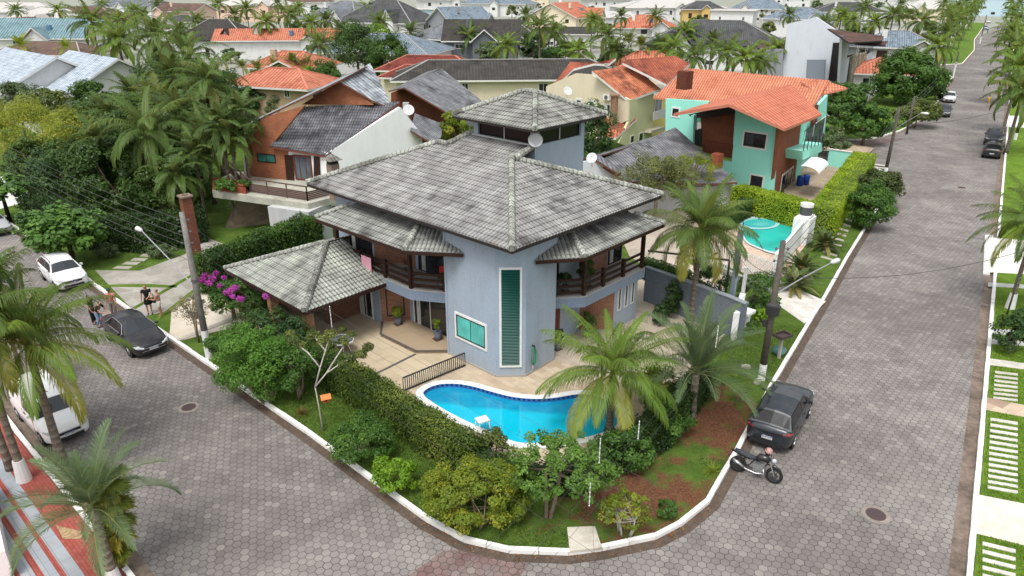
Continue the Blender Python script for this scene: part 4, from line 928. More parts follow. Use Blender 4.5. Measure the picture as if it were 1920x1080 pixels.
# roofs
S_ = .35
def Zl(b): return 7.0 + S_ * (b + .05)
def Zr(a): return 7.0 + S_ * (a + .05)
apx = 5.55; LE = 15.1; RE = 11.1; ZA = Zl(apx)
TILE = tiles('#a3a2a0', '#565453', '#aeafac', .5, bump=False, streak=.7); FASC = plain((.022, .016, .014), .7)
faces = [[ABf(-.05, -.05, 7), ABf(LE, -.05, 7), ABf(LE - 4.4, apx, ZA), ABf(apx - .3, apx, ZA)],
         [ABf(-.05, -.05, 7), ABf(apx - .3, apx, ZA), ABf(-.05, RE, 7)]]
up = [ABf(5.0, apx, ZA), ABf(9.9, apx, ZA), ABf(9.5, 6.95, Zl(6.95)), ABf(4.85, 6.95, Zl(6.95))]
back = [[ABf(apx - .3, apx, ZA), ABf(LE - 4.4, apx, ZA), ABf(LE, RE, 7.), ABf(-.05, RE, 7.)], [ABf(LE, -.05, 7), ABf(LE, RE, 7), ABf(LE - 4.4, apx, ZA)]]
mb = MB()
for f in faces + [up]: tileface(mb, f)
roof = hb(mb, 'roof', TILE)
mb = MB()
for f in faces + back + [up]: mb.slab([Vector(p) - Vector((0, 0, .03)) for p in f], .12)
mb.build('roof_boarding', [FASC], roof)
mb = MB()
for f in back: mb.slab([Vector(p) + Vector((0, 0, .05)) for p in f], .05)
mb.build('rear_tiles', tiles('#9a9993', '#4c4a48', '#b4b9ae', .5), roof)
RID = tiles('#a8aaa2', '#65645e', '#b8bdb0', .8, bump=False, streak=.2)
mb = MB()
for p, q in ((faces[0][0], faces[0][3]), (faces[0][1], faces[0][2]), (faces[0][3], faces[1][2]), (faces[0][2], ABf(9.9, apx, ZA)), (up[1], up[2]), (up[0], up[3])): mb = MB(); ridge(mb, p + Vector((0, 0, .06)), q + Vector((0, 0, .06)), .15); mb.build('ridge_cap', RID, roof)
# balcony roofs
e = 5.75; s2 = .36
L0, L1, L2 = ABf(3.6, .62, e), ABf(5.8, -.95, e), ABf(12.95, -1.08, e)
def zz(b): return e + s2 * (b + 1.0)
lf = [L1, L2, ABf(12.0, .5, zz(.5)), ABf(11.2, 1.75, zz(1.75)), ABf(7.6, 1.75, zz(1.75))]; ldiag = [L0, L1, ABf(7.3, 1.75, zz(1.75))]
lf[4] = ABf(7.3, 1.75, zz(1.75))
Rr0, Rr1, Rr2 = ABf(.64, 2.2, e), ABf(-.7, 3.95, e), ABf(-.7, 10.5, e)
def zr(a): return e + s2 * (a + .7)
rf = [Rr1, Rr2, ABf(.5, 9.6, zr(.5)), ABf(1.7, 9.0, zr(1.7)), ABf(1.7, 5.4, zr(1.7))]; rdiag = [Rr0, Rr1, ABf(1.7, 5.4, zr(1.7))]
TL2 = tiles('#9ea09b', '#535250', '#adb1a9', .6, bump=False, streak=.55, seed=3.)
for nm, A_, D_ in (('l', lf, ldiag), ('r', rf, rdiag)):
    mb = MB(); tileface(mb, A_); tileface(mb, D_, seg=6)
    P0, P1, P2 = D_; tileface(mb, [P0, P2, ABf(5.36, 2.2, zz(1.4)) if nm == 'l' else ABf(1.9, 4.2, zr(1.3))]) if False else None
    sr = hb(mb, 'balcony_roof', TL2); mb = MB()
    for f in (A_, D_): mb.slab([Vector(p) - Vector((0, 0, .03)) for p in f], .09)
    for p, q in ((D_[0], D_[1]), (A_[0], A_[1])): mb.beam(p - Vector((0, 0, .08)), q - Vector((0, 0, .08)), .05, .16)
    mb.build('eave_board', DWOOD, sr); mb = MB(); ridge(mb, D_[1] + Vector((0, 0, .06)), D_[2] + Vector((0, 0, .06)), .14, .38); mb.build('ridge_cap', RID, sr); mb = MB(); ridge(mb, A_[1] + Vector((0, 0, .06)), A_[2] + Vector((0, 0, .06)), .12); mb.build('ridge_cap', RID, sr)
# annex (covered garage)
ea = 2.9; a0, b0 = 8.95, -4.55; a1 = 16.75
def za(b): return ea + .37 * (b - b0)
am = (a0 + a1) / 2 - .05; hb_ = am - a0
fl = [ABf(a0, b0, ea), ABf(a1, b0, ea), ABf(am + .1, b0 + hb_, za(b0 + hb_)), ABf(am - .1, b0 + hb_, za(b0 + hb_))]
fr = [ABf(a0, b0, ea), ABf(a0, .3, ea), ABf(am - .1, .3, ea + .37 * (am - a0)), ABf(am - .1, b0 + hb_, za(b0 + hb_))]
mb = MB(); TL3 = tiles('#aaada4', '#55544f', '#b6bcae', .6, bump=False, streak=.6, seed=7.); tileface(mb, fl); tileface(mb, fr); an = hb(mb, 'annex_roof', TL3)
bkf = [ABf(a1, b0, ea), ABf(a1, 3, ea), ABf(am + .1, 3, za(b0 + hb_)), ABf(am + .1, b0 + hb_, za(b0 + hb_))]
mb = MB(); mb.slab([Vector(p) + Vector((0, 0, .05)) for p in bkf], .05); mb.build('rear_tiles', tiles('#a5a7a0', '#4c4a48', '#b4b9ae', .6), an)
mb = MB()
for f in (fl, fr, bkf): mb.slab([Vector(p) - Vector((0, 0, .03)) for p in f], .1)
mb.beam(fl[0] - Vector((0, 0, .1)), fl[1] - Vector((0, 0, .1)), .05, .18); mb.beam(fr[0] - Vector((0, 0, .1)), fr[1] - Vector((0, 0, .1)), .05, .18); mb.build('eave_board', DWOOD, an)
mb = MB(); ridge(mb, fl[0] + Vector((0, 0, .07)), fl[3] + Vector((0, 0, .07)), .15); mb.build('ridge_cap', RID, an); mb = MB(); ridge(mb, fl[1] + Vector((0, 0, .05)), fl[2] + Vector((0, 0, .05)), .13); mb.build('ridge_cap', RID, an)
mb = MB()
for a_, b_ in ((9.5, -4.1), (16.2, -4.1), (12.8, -4.1)): p = ABf(a_, b_); mb = MB(); mb.box((p.x, p.y, 1.45), (.4, .4, 2.7), rz=R(46.8)); hb(mb, 'annex_pillar', brick('#b07a58', '#9a6648', '#b8a088'))
mb = MB(); mb.prism(hpoly([(16.6, -4.0), (16.6, 1), (12.0, 1), (12.0, -1.5), (12.2, -1.6), (12.2, .8), (16.4, .8), (16.4, -4.0)]), .1, 2.75); hb(mb, 'annex_wall', brick('#8a5a44', '#6f4636', '#8a7868'))
# tower
mb = MB(); mb.prism(hpoly([(4.9, 6.9), (4.9, 10.9), (9.3, 10.9), (9.3, 6.9)]), 6.5, 9.45); pz = .32
for a_, b_ in ((4.9 + pz / 2, 6.9 + pz / 2), (9.3 - pz / 2, 6.9 + pz / 2), (4.9 + pz / 2, 10.9 - pz / 2), (9.3 - pz / 2, 10.9 - pz / 2)): p = ABf(a_, b_); mb.box((p.x, p.y, 9.97), (pz, pz, 1.04), rz=R(46.8))
mb.prism(hpoly([(4.9, 6.9), (4.9, 7.0), (9.3, 7.0), (9.3, 6.9)]), 10.38, 10.5); tw = hb(mb, 'tower', BLUEW)
mb = MB(); mb.prism(hpoly([(5.02, 7.02), (5.02, 10.8), (9.2, 10.8), (9.2, 7.02)]), 9.46, 10.4); mb.build('tower_glazing', plain((.006, .006, .007), .3, 0, .25, .02), tw)
mb = MB()
for p, q in (((4.87, 6.87), (9.33, 6.87)),): pa, qa = ABf(*p, 9.47), ABf(*q, 9.47); mb.beam(pa, qa, .2, .07)
for a_ in (7.1,): p = ABf(a_, 6.98); mb.box((p.x, p.y, 9.95), (.04, .06, .9), rz=R(46.8))
p = ABf(4.98, 8.9); mb.box((p.x, p.y, 9.95), (.06, .04, .9), rz=R(46.8)); mb.build('sill', plain((.5, .52, .52), .7), tw)
te = 10.45; c0, c1, d0, d1 = 4.1, 9.95, 5.95, 11.75; hd = (d1 - d0) / 2; tz = te + .41 * hd
q0, q1, q2, q3 = ABf(c0, d0, te), ABf(c1, d0, te), ABf(c1, d1, te), ABf(c0, d1, te); r0, r1 = ABf(c0 + hd - .35, d0 + hd, tz), ABf(c1 - hd + .35, d0 + hd, tz)
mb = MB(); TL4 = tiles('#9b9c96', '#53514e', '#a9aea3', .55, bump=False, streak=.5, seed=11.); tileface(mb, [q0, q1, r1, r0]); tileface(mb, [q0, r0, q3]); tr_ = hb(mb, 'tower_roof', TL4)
mb = MB(); 
for f in ([q0, q1, r1, r0], [q3, q0, r0], [q2, q3, r0, r1], [q1, q2, r1]): mb.slab([Vector(p) + Vector((0, 0, -.02 if f[0] in (q0, q3) else .05)) for p in f], .1)
mb.build('eave_board', FASC, tr_); mb = MB()
for p, q in ((q0, r0), (q1, r1), (q3, r0), (r0, r1)): mb = MB(); ridge(mb, p + Vector((0, 0, .06)), q + Vector((0, 0, .06)), .14); mb.build('ridge_cap', RID, tr_)
def dish(px, py, z, r, label, yaw=0., on=None, tilt=40):
    p = W(px, py, z) if on is None else on; e_ = empty('satellite_dish', p, yaw, label, 'satellite dish'); M = Matrix.Rotation(R(90 - tilt), 4, 'X')
    m = MB(); m.lathe([(0, .02), (r * .5, .05), (r * .85, .12), (r, .17), (r * .98, .185), (r * .84, .14), (r * .5, .07), (0, .04)], seg=24, M=M @ Matrix.Scale(.93, 4, (1, 0, 0))); m.build('reflector', plain((.62, .63, .63), .45, 0, .3, .1), e_, True)
    m = MB(); q = M @ Vector((0, 0, r * .95)); m.tube([M @ Vector((0, -r * .9, .15)), q], .012, 5); m.tube([(0, 0, -.02), (0, .12, -.35), (0, .12, -.62)], .025, 6); m.box(q, (.05, .08, .05)); m.build('feed_arm', MET, e_)
    return e_
dish(1012, 266, 9.6, .39, 'white satellite dish at the front corner of the tower', 0., on=ABf(4.62, 6.6, 9.75)); dish(864, 248, 10, .3, 'small satellite dish left of the tower windows', .4, on=ABf(10.0, 7.3, 9.9))
# chimney behind the left eave
p = W(625, 322, 6.5); ch = empty('chimney', p, 0, 'small brick chimney with a tiled cap above the left roof corner', 'chimney'); m = MB(); m.box((0, 0, -.6), (.55, .55, 2.2), rz=.8); m.build('stack', brick('#8f7868', '#77655a', '#a89c8c'), ch)
m = MB(); m.box((0, 0, .6), (.5, .5, .22), rz=.8); m.build('vent', plain((.02, .02, .02), .9), ch); m = MB(); m.lathe([(.62, .72), (.60, .76), (.04, 1.1), (0, 1.1)], seg=4, M=Matrix.Rotation(.02, 4, 'Z')); m.build('cap', tiles('#9c9a92', '#5a5852', '#b0b3a6', .6), ch)
# terrace, pool
TERR = paving('#c3b39c', '#b09d85', '#a5957f', .75, .32, 46, .01, .3); SMOOTH = paving('#a8957c', '#a08d74', '#8f7d66', 1.2, 1.2, 46, .008, .2)
sheet('terrace', [ABf(a, b) for a, b in ((18, -4.3), (18, 3), (12, 3), (3.7, 2), (3.5, .5), (3.95, -4.4))], paving('#c4b59b', '#b8a88e', '#a39379', 1.5, .9, 46, .01, .25), 'beige stone terrace in front of the left wing', .12, .03)
mb = MB(); holed(mb, [ABf(a, b) for a, b in ((3.95, -4.4), (3.5, .5), (3.2, 3.4), (-1.4, 4.9), (-5.6, 4.8), (-5.8, -3), (-4.0, -4.6))], .121); tag(mb.build('pool_deck', TERR), 'beige stone deck round the pool', 'deck', kind='structure')
sheet('side_court', [ABf(a, b) for a, b in ((3, 3), (-1.5, 4.4), (-5.3, 4.6), (-3.8, 13), (4, 16), (4, 5))], paving('#b8ad9c', '#aca08e', '#988c7a', 1, 1, 46, .01, .2), 'pale paved court beside the right wing', .126, .03)
sheet('porch', [ABf(a, b) for a, b in ((10.04, .55), (8.88, -.46), (6.13, -.4), (5.03, .7), (5.2, 2), (10, 2))], SMOOTH, 'raised beige porch under the left balcony', .27, .16)
mb = MB()
for p, q in (((10.04, .55), (8.88, -.46)), ((8.88, -.46), (6.13, -.4)), ((6.13, -.4), (5.03, .68))): mb.beam(ABf(*p, .274), ABf(*q, .274), .12, .02)
mb.beam(ABf(6.1, -.45, .128), ABf(5.9, -4.3, .128), .14, .012); tag(mb.build('stone_edging', plain((.10, .095, .09), .7)), 'dark stone strip edging the raised porch', 'edging', kind='structure')
c = PC; n = len(PP)
def outw(i, d): t = (PP[(i + 1) % n] - PP[i - 1]).normalized(); v = Vector((t.y, -t.x, 0)); v = v if (PP[i] - c).dot(v) > 0 or True else -v; return PP[i] + v * d * SG
ar = sum(PP[i].x * PP[(i + 1) % n].y - PP[(i + 1) % n].x * PP[i].y for i in range(n)); SG = 1 if ar > 0 else -1
pr = empty('swimming_pool', (c.x, c.y, .12), 0, 'kidney shaped swimming pool with blue tile band below the louvred wall', 'pool'); K = Vector((c.x, c.y, .12))
mb = MB()
for i in range(n):
    j = (i + 1) % n; a, b, cc, d = PP[i], PP[j], outw(j, .34), outw(i, .34); zt = Vector((0, 0, .07))
    mb.poly([a + zt - K, b + zt - K, cc + zt - K, d + zt - K]); mb.poly([d + zt - K, cc + zt - K, cc - K, d - K])
mb.build('coping', plain((.74, .74, .72), .7), pr)
mb = MB(); dn = Vector((0, 0, -.7))
for i in range(n): j = (i + 1) % n; zt = Vector((0, 0, .07)); mb.poly([PP[j] + zt - K, PP[i] + zt - K, PP[i] + dn * .2 - K, PP[j] + dn * .2 - K])
mb.build('tile_band', plain((.05, .17, .42), .3), pr)
mb = MB(); acc = 0
for i in range(n):
    j = (i + 1) % n; L = (PP[j] - PP[i]).length; k = 0
    while acc < L:
        p = PP[i].lerp(PP[j], acc / L); t = (PP[j] - PP[i]).normalized(); v = Vector((-t.y, t.x, 0)) * SG
        for s in (0,): a = p + v * .012 + Vector((0, 0, .045)); mb.poly([a - t * .055 - K, a + t * .055 - K, a + t * .055 - K - Vector((0, 0, .09)), a - t * .055 - K - Vector((0, 0, .09))])
        acc += .22
    acc -= L
mb.build('blue_tiles', plain((.008, .02, .12), .3), pr)
mb = MB(); mb.poly([p + dn * .2 - K + Vector((0, 0, .02)) for p in (PP if SG > 0 else PP[::-1])])
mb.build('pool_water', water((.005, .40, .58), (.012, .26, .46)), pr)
# ================================================================== NEIGHBOURS
def houseroot(label, x, y, name='house', cat='house', group=None): return empty(name, (x, y, 0), 0, label, cat, group)
def under(o, root): o.parent = root; o.matrix_parent_inverse = Matrix.Translation(-root.location); return o
def wpoly(root, pts, mat, name='roof', th=.14, fascia=None, fine=False, **k):
    """roof plate from (px, py, z) triples"""
    P = [W(*p) for p in pts]; n = Vector((0, 0, 0))
    for i in range(len(P)): a, b = P[i], P[(i + 1) % len(P)]; n += a.cross(b)
    if n.z < 0: P = P[::-1]; n = -n
    c = sum(P, Vector()) / len(P); n.normalize(); P = [p - n * (p - c).dot(n) * (1 if n.z > .2 else 0) for p in P]
    if fine:
        mb = MB(); tileface(mb, P, **k); r = under(mb.build(name, mat), root); mb = MB(); mb.slab([p - Vector((0, 0, .03)) for p in P], th); mb.build('fascia', fascia or FASC, r)
    else:
        mb = MB(); mb.poly(P); r = under(mb.build(name, mat), root); mb = MB(); mb.slab([p - Vector((0, 0, .012)) for p in P], th); mb.build('fascia', fascia or FASC, r)
    return r, P
def facade(root, p0, p1, pts, mat, name='wall', th=.25, off=0.):
    """vertical wall: outline in photo pixels, on the vertical plane through p0-p1"""
    t, n = frame_of(p0, p1); o0 = Vector(p0) + n * off; P = [hit(x, y, o0, n) for x, y in pts]; c = sum(P, Vector()) / len(P)
    ar = sum((P[i] - c).cross(P[(i + 1) % len(P)] - c).dot(n) for i in range(len(P))); P = P if ar > 0 else P[::-1]
    mb = MB(); Q = [p - n * th for p in P]; k = len(P); mb.poly(P); mb.poly(Q[::-1])
    for i in range(k): mb.poly([P[i], Q[i], Q[(i + 1) % k], P[(i + 1) % k]])
    return under(mb.build(name, mat), root)
def wpx(root, p0, p1, x0, y0, x1, y1, **k): return under(winpx(None, p0, p1, x0, y0, x1, y1, **k), root)
GTD = tiles('#76777c', '#37373a', '#989da0', .35, bump=False, streak=.5, seed=2., row=.36); GTL = tiles('#a4acb3', '#5a5d62', '#c0c8cc', .8, bump=True, streak=.3, pitch=.42, row=.5, seed=5.)
GTS = tiles('#888a8f', '#4a4a4e', '#9ea2a4', .5, bump=True, pitch=.3, row=.35, seed=9.); RBR = brick('#b0704f', '#9c5d3e', '#8c6a56', .24, .08); REDF = plain((.16, .055, .035), .6)
# --- brick house with grey roofs
B = houseroot('brick and white house with dark grey tiled roofs and an angular balcony', -13, 54)
wpoly(B, [(508, 278, 5.6), (609, 287, 5.6), (751, 196, 8.2), (569, 196, 8.2)], GTD, fascia=REDF, fine=True)
wpoly(B, [(641, 143, 10.4), (690, 127, 10.4), (744, 196, 8.25), (694, 197, 8.25)], GTL, fascia=REDF)
wpoly(B, [(427, 264, 6.3), (497, 214, 7.7), (641, 143, 10.4), (690, 127, 10.6), (640, 140, 9.6), (480, 222, 6.9)], GTL, fascia=REDF, th=.12)
wpoly(B, [(721, 234, 6.3), (752, 203, 7.1), (778, 233, 6.2), (775, 253, 5.6), (753, 267, 5.2)], GTL, fascia=REDF)
wpoly(B, [(769, 244, 6.3), (778, 212, 7.1), (831, 233, 5.9), (827, 257, 5.3), (810, 268, 5.2)], GTS, fascia=REDF)
f0, f1 = W(465, 330, 3.2), W(612, 345, 3.2); t, n = frame_of(f0, f1)
facade(B, f0, f1, [(463, 334), (542, 343), (540, 276), (505, 277), (571, 198), (498, 219), (462, 252), (455, 262)], RBR)
facade(B, f0 - n * 5, f1 - n * 5, [(641, 149), (566, 196), (699, 197)], RBR, 'gable')
facade(B, f0, f1, [(522, 342), (612, 348), (610, 285), (520, 278)], WHITE, 'wall', off=-.02)
facade(B, f0, f1, [(458, 335), (468, 334), (462, 262), (457, 262)], WHITE, 'wall', off=-.03)
g0, g1 = W(609, 289, 5.5), W(751, 198, 8.2); facade(B, g0, g1, [(610, 290), (750, 201), (790, 250), (800, 330), (625, 420)], plaster('#f4f5f6', .12), 'wall')
facade(B, W(755, 262, 5.), W(800, 258, 5.), [(742, 262), (768, 262), (768, 330), (742, 330)], WHITE, 'wall'); facade(B, W(755, 262, 5.) , W(800, 258, 5.), [(766, 258), (822, 262), (822, 320), (766, 320)], plain((.02, .018, .018), .5), 'opening_shade')  # solid black panel stands for the shade inside the opening
facade(B, W(765, 262, 5.), W(801, 258, 5.), [(765, 262), (769, 262), (769, 290), (765, 290)], REDWOOD, 'post', off=.1)
wpx(B, f0, f1, 482, 287, 518, 306, nv=2, fm=BLACKM, gm=glass((.03, .12, .10), .1))
w1 = wpx(B, f0, f1, 549, 289, 588, 340, nv=3, fm=REDWOOD, gm=GREYGL, fw=.12); facade(B, f0, f1, [(533, 291), (549, 291), (552, 338), (537, 337)], DWOOD, 'shutter', .04, .05); facade(B, f0, f1, [(588, 293), (599, 294), (601, 340), (588, 339)], DWOOD, 'shutter', .04, .05)
SL = [W(398, 358, 3.2), W(577, 382, 3.2), W(640, 366, 3.2), W(640, 345, 3.2), W(470, 322, 3.2), W(440, 322, 3.2), W(400, 340, 3.2)]
mb = MB(); mb.prism([p.xy for p in SL], 2.72, 3.2); under(mb.build('balcony', concrete('#a3a294', '#b9b8ab', .4)), B)
rl = [W(398, 346, 3.45), W(440, 322, 3.2), W(462, 350, 3.2), W(473, 362, 3.2), W(577, 377, 3.2), W(640, 363, 3.2)]; rl = [W(431, 325, 3.2), W(467, 360, 3.2), W(577, 377, 3.2), W(640, 362, 3.2)]
mb = MB(); Z = Vector((0, 0, 1))
for p, q in zip(rl[:-1], rl[1:]):
    k = max(1, int((q - p).length / 1.6))
    for i in range(k + 1): a = p.lerp(q, i / k); mb.beam(a, a + Z * 1., .07, .07)
    for z_ in (.12, .24, .36, .48, .60): mb.beam(p + Z * z_, q + Z * z_, .03, .10)
    mb.beam(p + Z, q + Z, .07, .07)
under(mb.build('railing', plain((.10, .055, .045), .6)), B)
mb = MB(); mb.prism([W(400, 356, 3.2).xy, W(462, 364, 3.2).xy, W(466, 350, 3.2).xy, W(402, 342, 3.2).xy], 3.2, 3.62); under(mb.build('planter', brick('#b0583a', '#8a4030', '#7f5a48')), B)
mb = MB(); mb.box((W(565, 420, 1.4)), (3.4, 2.4, 2.8), rz=-.4); under(mb.build('wall', plaster('#b9babb', .3)), B)
facade(B, W(420, 420, .5), W(505, 410, .5), [(448, 378), (505, 384), (505, 450), (420, 440)], flag('#8b7a66', '#6d5f50', (.2, .17, .14), 2.2, .03), 'stone_buttress', 1.2)
# --- planter greenery, brick columns
LG1 = leaf((.03, .075, .012), (.075, .17, .025), (.16, .28, .04)); LG2 = leaf((.018, .045, .012), (.045, .10, .022), (.09, .17, .035)); LYE = leaf((.06, .085, .015), (.15, .19, .025), (.30, .29, .04)); LBR = leaf((.06, .13, .015), (.13, .27, .03), (.24, .40, .06))
rng = np.random.default_rng(2); p = W(430, 352, 3.6); e_ = empty('planter_shrub', p, 0, 'low green shrubs filling the brick planter of the balcony', 'shrub'); crown('foliage', rng, (0, 0, .2), (1.6, .6, .35), 1500, .09, LG1, 14, .35, e_)
def col(px, py, z1, w_, label, z0=.1, wires=False):
    p = W(px, py, z0); e_ = empty('brick_column', p, 0, label, 'column'); m = MB(); m.box((0, 0, z1 / 2), (w_, w_, z1), rz=.75); m.build('shaft', brick('#8a5240', '#744334', '#6a4e42', .24, .08), e_)
    m = MB(); m.box((0, 0, z1 + .05), (w_ + .14, w_ + .14, .1), rz=.75)
    for i in range(6): m.box((random.Random(i).uniform(-.3, .3) * w_, random.Random(i + 9).uniform(-.3, .3) * w_, z1 + .14), (.1, .08, .07), rz=i)
    m.build('cap', plain((.22, .17, .13), .8), e_)
random.seed(3)
col(376, 524, zat(W(376, 524, .1).x, W(376, 524, .1).y, 372), .56, 'tall weathered brick column behind the left street pole'); col(266, 462, 1.6, .6, 'short brick post beside the stepping stones')
# --- brown brick house
B = houseroot('brown brick house with a single mossy grey gable roof', -2, 75)
wpoly(B, [(757, 161, 8.8), (827, 130, 8.8), (908, 190, 6.4), (850, 220, 6.4)], GTS, fascia=REDF)
wpoly(B, [(757, 161, 8.8), (827, 130, 8.8), (800, 132, 8.), (729, 173, 7.2)], GTS, fascia=REDF, th=.1)
a, b = W(735, 172, 6.9), W(850, 222, 6.3); facade(B, a, b, [(733, 174), (760, 164), (848, 221), (850, 260), (733, 260)], brick('#8e4c36', '#7a3e2c', '#6a4a3c'))
mb = MB(); mb.box(W(762, 210, 6.6), (.5, .5, 1.6)); under(mb.build('chimney', plain((.55, .55, .56), .7)), B)
dish(766, 208, 7.2, .5, 'white dish on the brown brick house', .2)
# --- low grey house right behind the main house
WM_W = plaster('#c6c6c4', .3); B = houseroot('low white house with a wide dark grey tiled roof', 12, 57)
wpoly(B, [(1120, 292, 4.7), (1262, 251, 4.7), (1388, 329, 3.0), (1330, 348, 2.4), (1170, 345, 3.)], tiles('#85868a', '#3e3e42', '#9a9ea0', .45, bump=True, pitch=.28, row=.42, seed=4.), fascia=REDF)
wpoly(B, [(1120, 292, 4.7), (1262, 251, 4.7), (1240, 248, 4.2), (1083, 305, 4.0), (1083, 298, 4.)], GTS, fascia=REDF, th=.1)
wpoly(B, [(1115, 297, 4.6), (1125, 292, 4.7), (1165, 322, 3.8), (1158, 325, 3.7)], GTS, fascia=REDF, th=.15)
a, b = W(1083, 325, 3.4), W(1160, 326, 3.4); facade(B, a, b, [(1083, 306), (1116, 299), (1158, 324), (1175, 350), (1083, 350)], plaster('#c9c9d0', .15))
a, b = W(1172, 352, 2.6), W(1384, 336, 2.8); facade(B, a, b, [(1172, 358), (1378, 346), (1365, 395), (1180, 400)], WM_W, off=-1.)
mb = MB(); mb.box(W(1344, 305, 3.5), (.7, .7, 1.5), rz=.7); under(mb.build('chimney', brick('#a8583c', '#934a32', '#7f5a48')), B)
dish(1110, 298, 5.1, .42, 'white round dish on the gable of the low grey house', -.3)
# --- cream house
B = houseroot('cream house with stained orange roofs and white eaves', 12, 80); OT = tiles('#d07e5a', '#5a342c', '#da936e', .5, bump=True, pitch=.32, row=.42, streak=.3, seed=6.); OT2 = tiles('#b8654c', '#4e2c28', '#c07c60', .2, bump=True, pitch=.32, row=.42, seed=8.); WF = plain((.72, .71, .68), .6)
CRM = plaster('#ddd0b4', .15); CRM2 = plaster('#c5c698', .2)
wpoly(B, [(1009, 162, 6.2), (1078, 133, 7.6), (1126, 126, 8.2), (1141, 117, 8.9), (1156, 111, 9.2), (1130, 116, 8.9), (1075, 126, 7.8)], OT2, fascia=WF, th=.22)
wpoly(B, [(1108, 136, 8.4), (1154, 124, 8.8), (1173, 119, 8.8), (1243, 162, 6.7), (1225, 174, 6.1), (1181, 185, 6.1)], OT, fascia=WF, th=.22)
wpoly(B, [(1168, 116, 9.2), (1176, 111, 9.4), (1264, 106, 9.4), (1295, 118, 8.8), (1249, 160, 7.0)], OT2, fascia=WF, th=.22)
wpoly(B, [(1109, 142, 7.5), (1123, 150, 7.3), (1122, 178, 5.9), (1070, 174, 5.9)], OT2, fascia=WF)
wpoly(B, [(1123, 220, 3.9), (1195, 222, 3.9), (1155, 258, 2.6), (1117, 256, 2.6)], OT, fascia=WF, th=.2)
k0 = W(1181, 187, 6.0); q0_ = k0 + LD.to_3d() * 1; facade(B, q0_, k0, [(1024, 162), (1078, 138), (1110, 140), (1179, 187), (1178, 226), (1024, 280)], CRM)
k1 = k0 + RD.to_3d(); facade(B, k0, k1, [(1181, 187), (1226, 175), (1224, 240), (1216, 290), (1160, 268), (1181, 224)], CRM2)
facade(B, k0, k1, [(1226, 184), (1250, 175), (1246, 260), (1222, 280)], plaster('#cfc06c', .1), off=-1.5); wpx(B, k0 - Vector((1.2, -.8, 0)), k1 - Vector((1.2, -.8, 0)), 1228, 186, 1240, 206, nv=2, gm=GREYGL)
facade(B, k0, k1, [(1225, 211), (1249, 203), (1248, 219), (1225, 226)], WPAINT, 'balcony_railing', .06, .5); facade(B, k0, k1, [(1222, 245), (1246, 238), (1247, 244), (1221, 250)], plain((.45, .42, .33), .5), 'awning', .8, .8)
for x0, y0, x1, y1 in ((1081, 186, 1090, 196), (1105, 189, 1114, 201)): wpx(B, q0_, k0, x0, y0, x1, y1, nv=1, outer=.12, gm=GREYGL)
wpx(B, q0_, k0, 1138, 195, 1150, 216, nv=2, shut=WPAINT, fw=.08)
for x0, y0, x1, y1 in ((1182, 255, 1188, 267), (1198, 250, 1205, 263)): wpx(B, k0, k1, x0, y0, x1, y1, nv=1)
mb = MB(); c = hit(1151, 212, k0 - Vector((0, 1.6, 0)), frame_of(q0_, k0)[1]); mb.tube([(c.x, c.y, 3.2), (c.x, c.y, 6.4)], .38, 10); mb.box((c.x, c.y, 6.5), (.95, .95, .15)); under(mb.build('chimney', brick('#9c7458', '#835f48', '#b0a08c', .2, .12)), B)
def ac(root, px, py, p0, p1, s=.8):
    t_, n_ = frame_of(p0, p1); h_ = hit(px, py, p0, n_) + n_ * .2; M_ = Matrix((t_, n_, Vector((0, 0, 1)))).transposed().to_4x4(); m = MB(); m.box(h_, (s, .3, s * .7), M=M_); o = under(m.build('air_conditioner', WPAINT), root)
    m = MB(); m.lathe([(s * .28, 0), (s * .28, .012), (0, .012)], h_ + n_ * .155, 14, M=M_ @ Matrix.Rotation(R(-90), 4, 'X')); m.build('fan_grille', plain((.12, .12, .12), .6), o)
ac(B, 1140, 182, q0_, k0); dish(1064, 172, 6.4, .5, 'grey satellite dish on the cream house wall', .3)
# --- turquoise house
B = houseroot('turquoise two storey house with clean orange tiled roofs and brick panels', 25, 66); TQ = plaster('#96e6d4', .08); TT = tiles('#d68a6c', '#b0664c', '#da967c', .2, bump=True, pitch=.26, row=.42, streak=.25, seed=12.); TT2 = tiles('#d28066', '#b46650', '#d68c76', .15, bump=True, pitch=.5, row=.42, streak=.1, seed=13.); TF = plain((.55, .20, .13), .6); BR3 = brick('#9c5a40', '#8c4e38', '#8a6250', .24, .08)
wpoly(B, [(1289, 129, 8.6), (1556, 148, 8.6), (1527, 200, 6.4), (1440, 198, 6.2), (1333, 193, 6.1), (1224, 182, 6.1)], TT, fascia=TF)
wpoly(B, [(1556, 148, 8.6), (1587, 170, 7.6), (1540, 172, 7.6), (1500, 158, 8.)], TT, fascia=TF)
wpoly(B, [(1484, 160, 8.5), (1541, 213, 6.6), (1471, 242, 6.5), (1367, 194, 8.5)], TT2, fascia=TF, th=.2)
wpoly(B, [(1484, 160, 8.5), (1367, 194, 8.5), (1263, 214, 7.0), (1340, 188, 7.1)], TT2, fascia=TF, th=.2)
K0 = W(1450, 345, 1.6); K0.z = 0; LD3 = LD.to_3d(); RD3 = RD.to_3d(); A0 = K0 + LD3 * 3.75
facade(B, A0, K0, [(1379, 205), (1460, 240), (1450, 352), (1446, 395), (1290, 370), (1322, 296), (1372, 304)], TQ)
B1 = K0 + LD3 * 12 - Vector((0, 0, 0)); nF = frame_of(A0, K0)[1]
facade(B, A0 - nF * 1.6, K0 - nF * 1.6, [(1313, 212), (1385, 200), (1384, 300), (1317, 285)], BR3, 'recess_wall')
facade(B, A0 - nF * .5, K0 - nF * .5, [(1290, 215), (1367, 199), (1382, 204), (1382, 214), (1300, 222)], plain((.03, .02, .018), .6), 'soffit', 1.2)
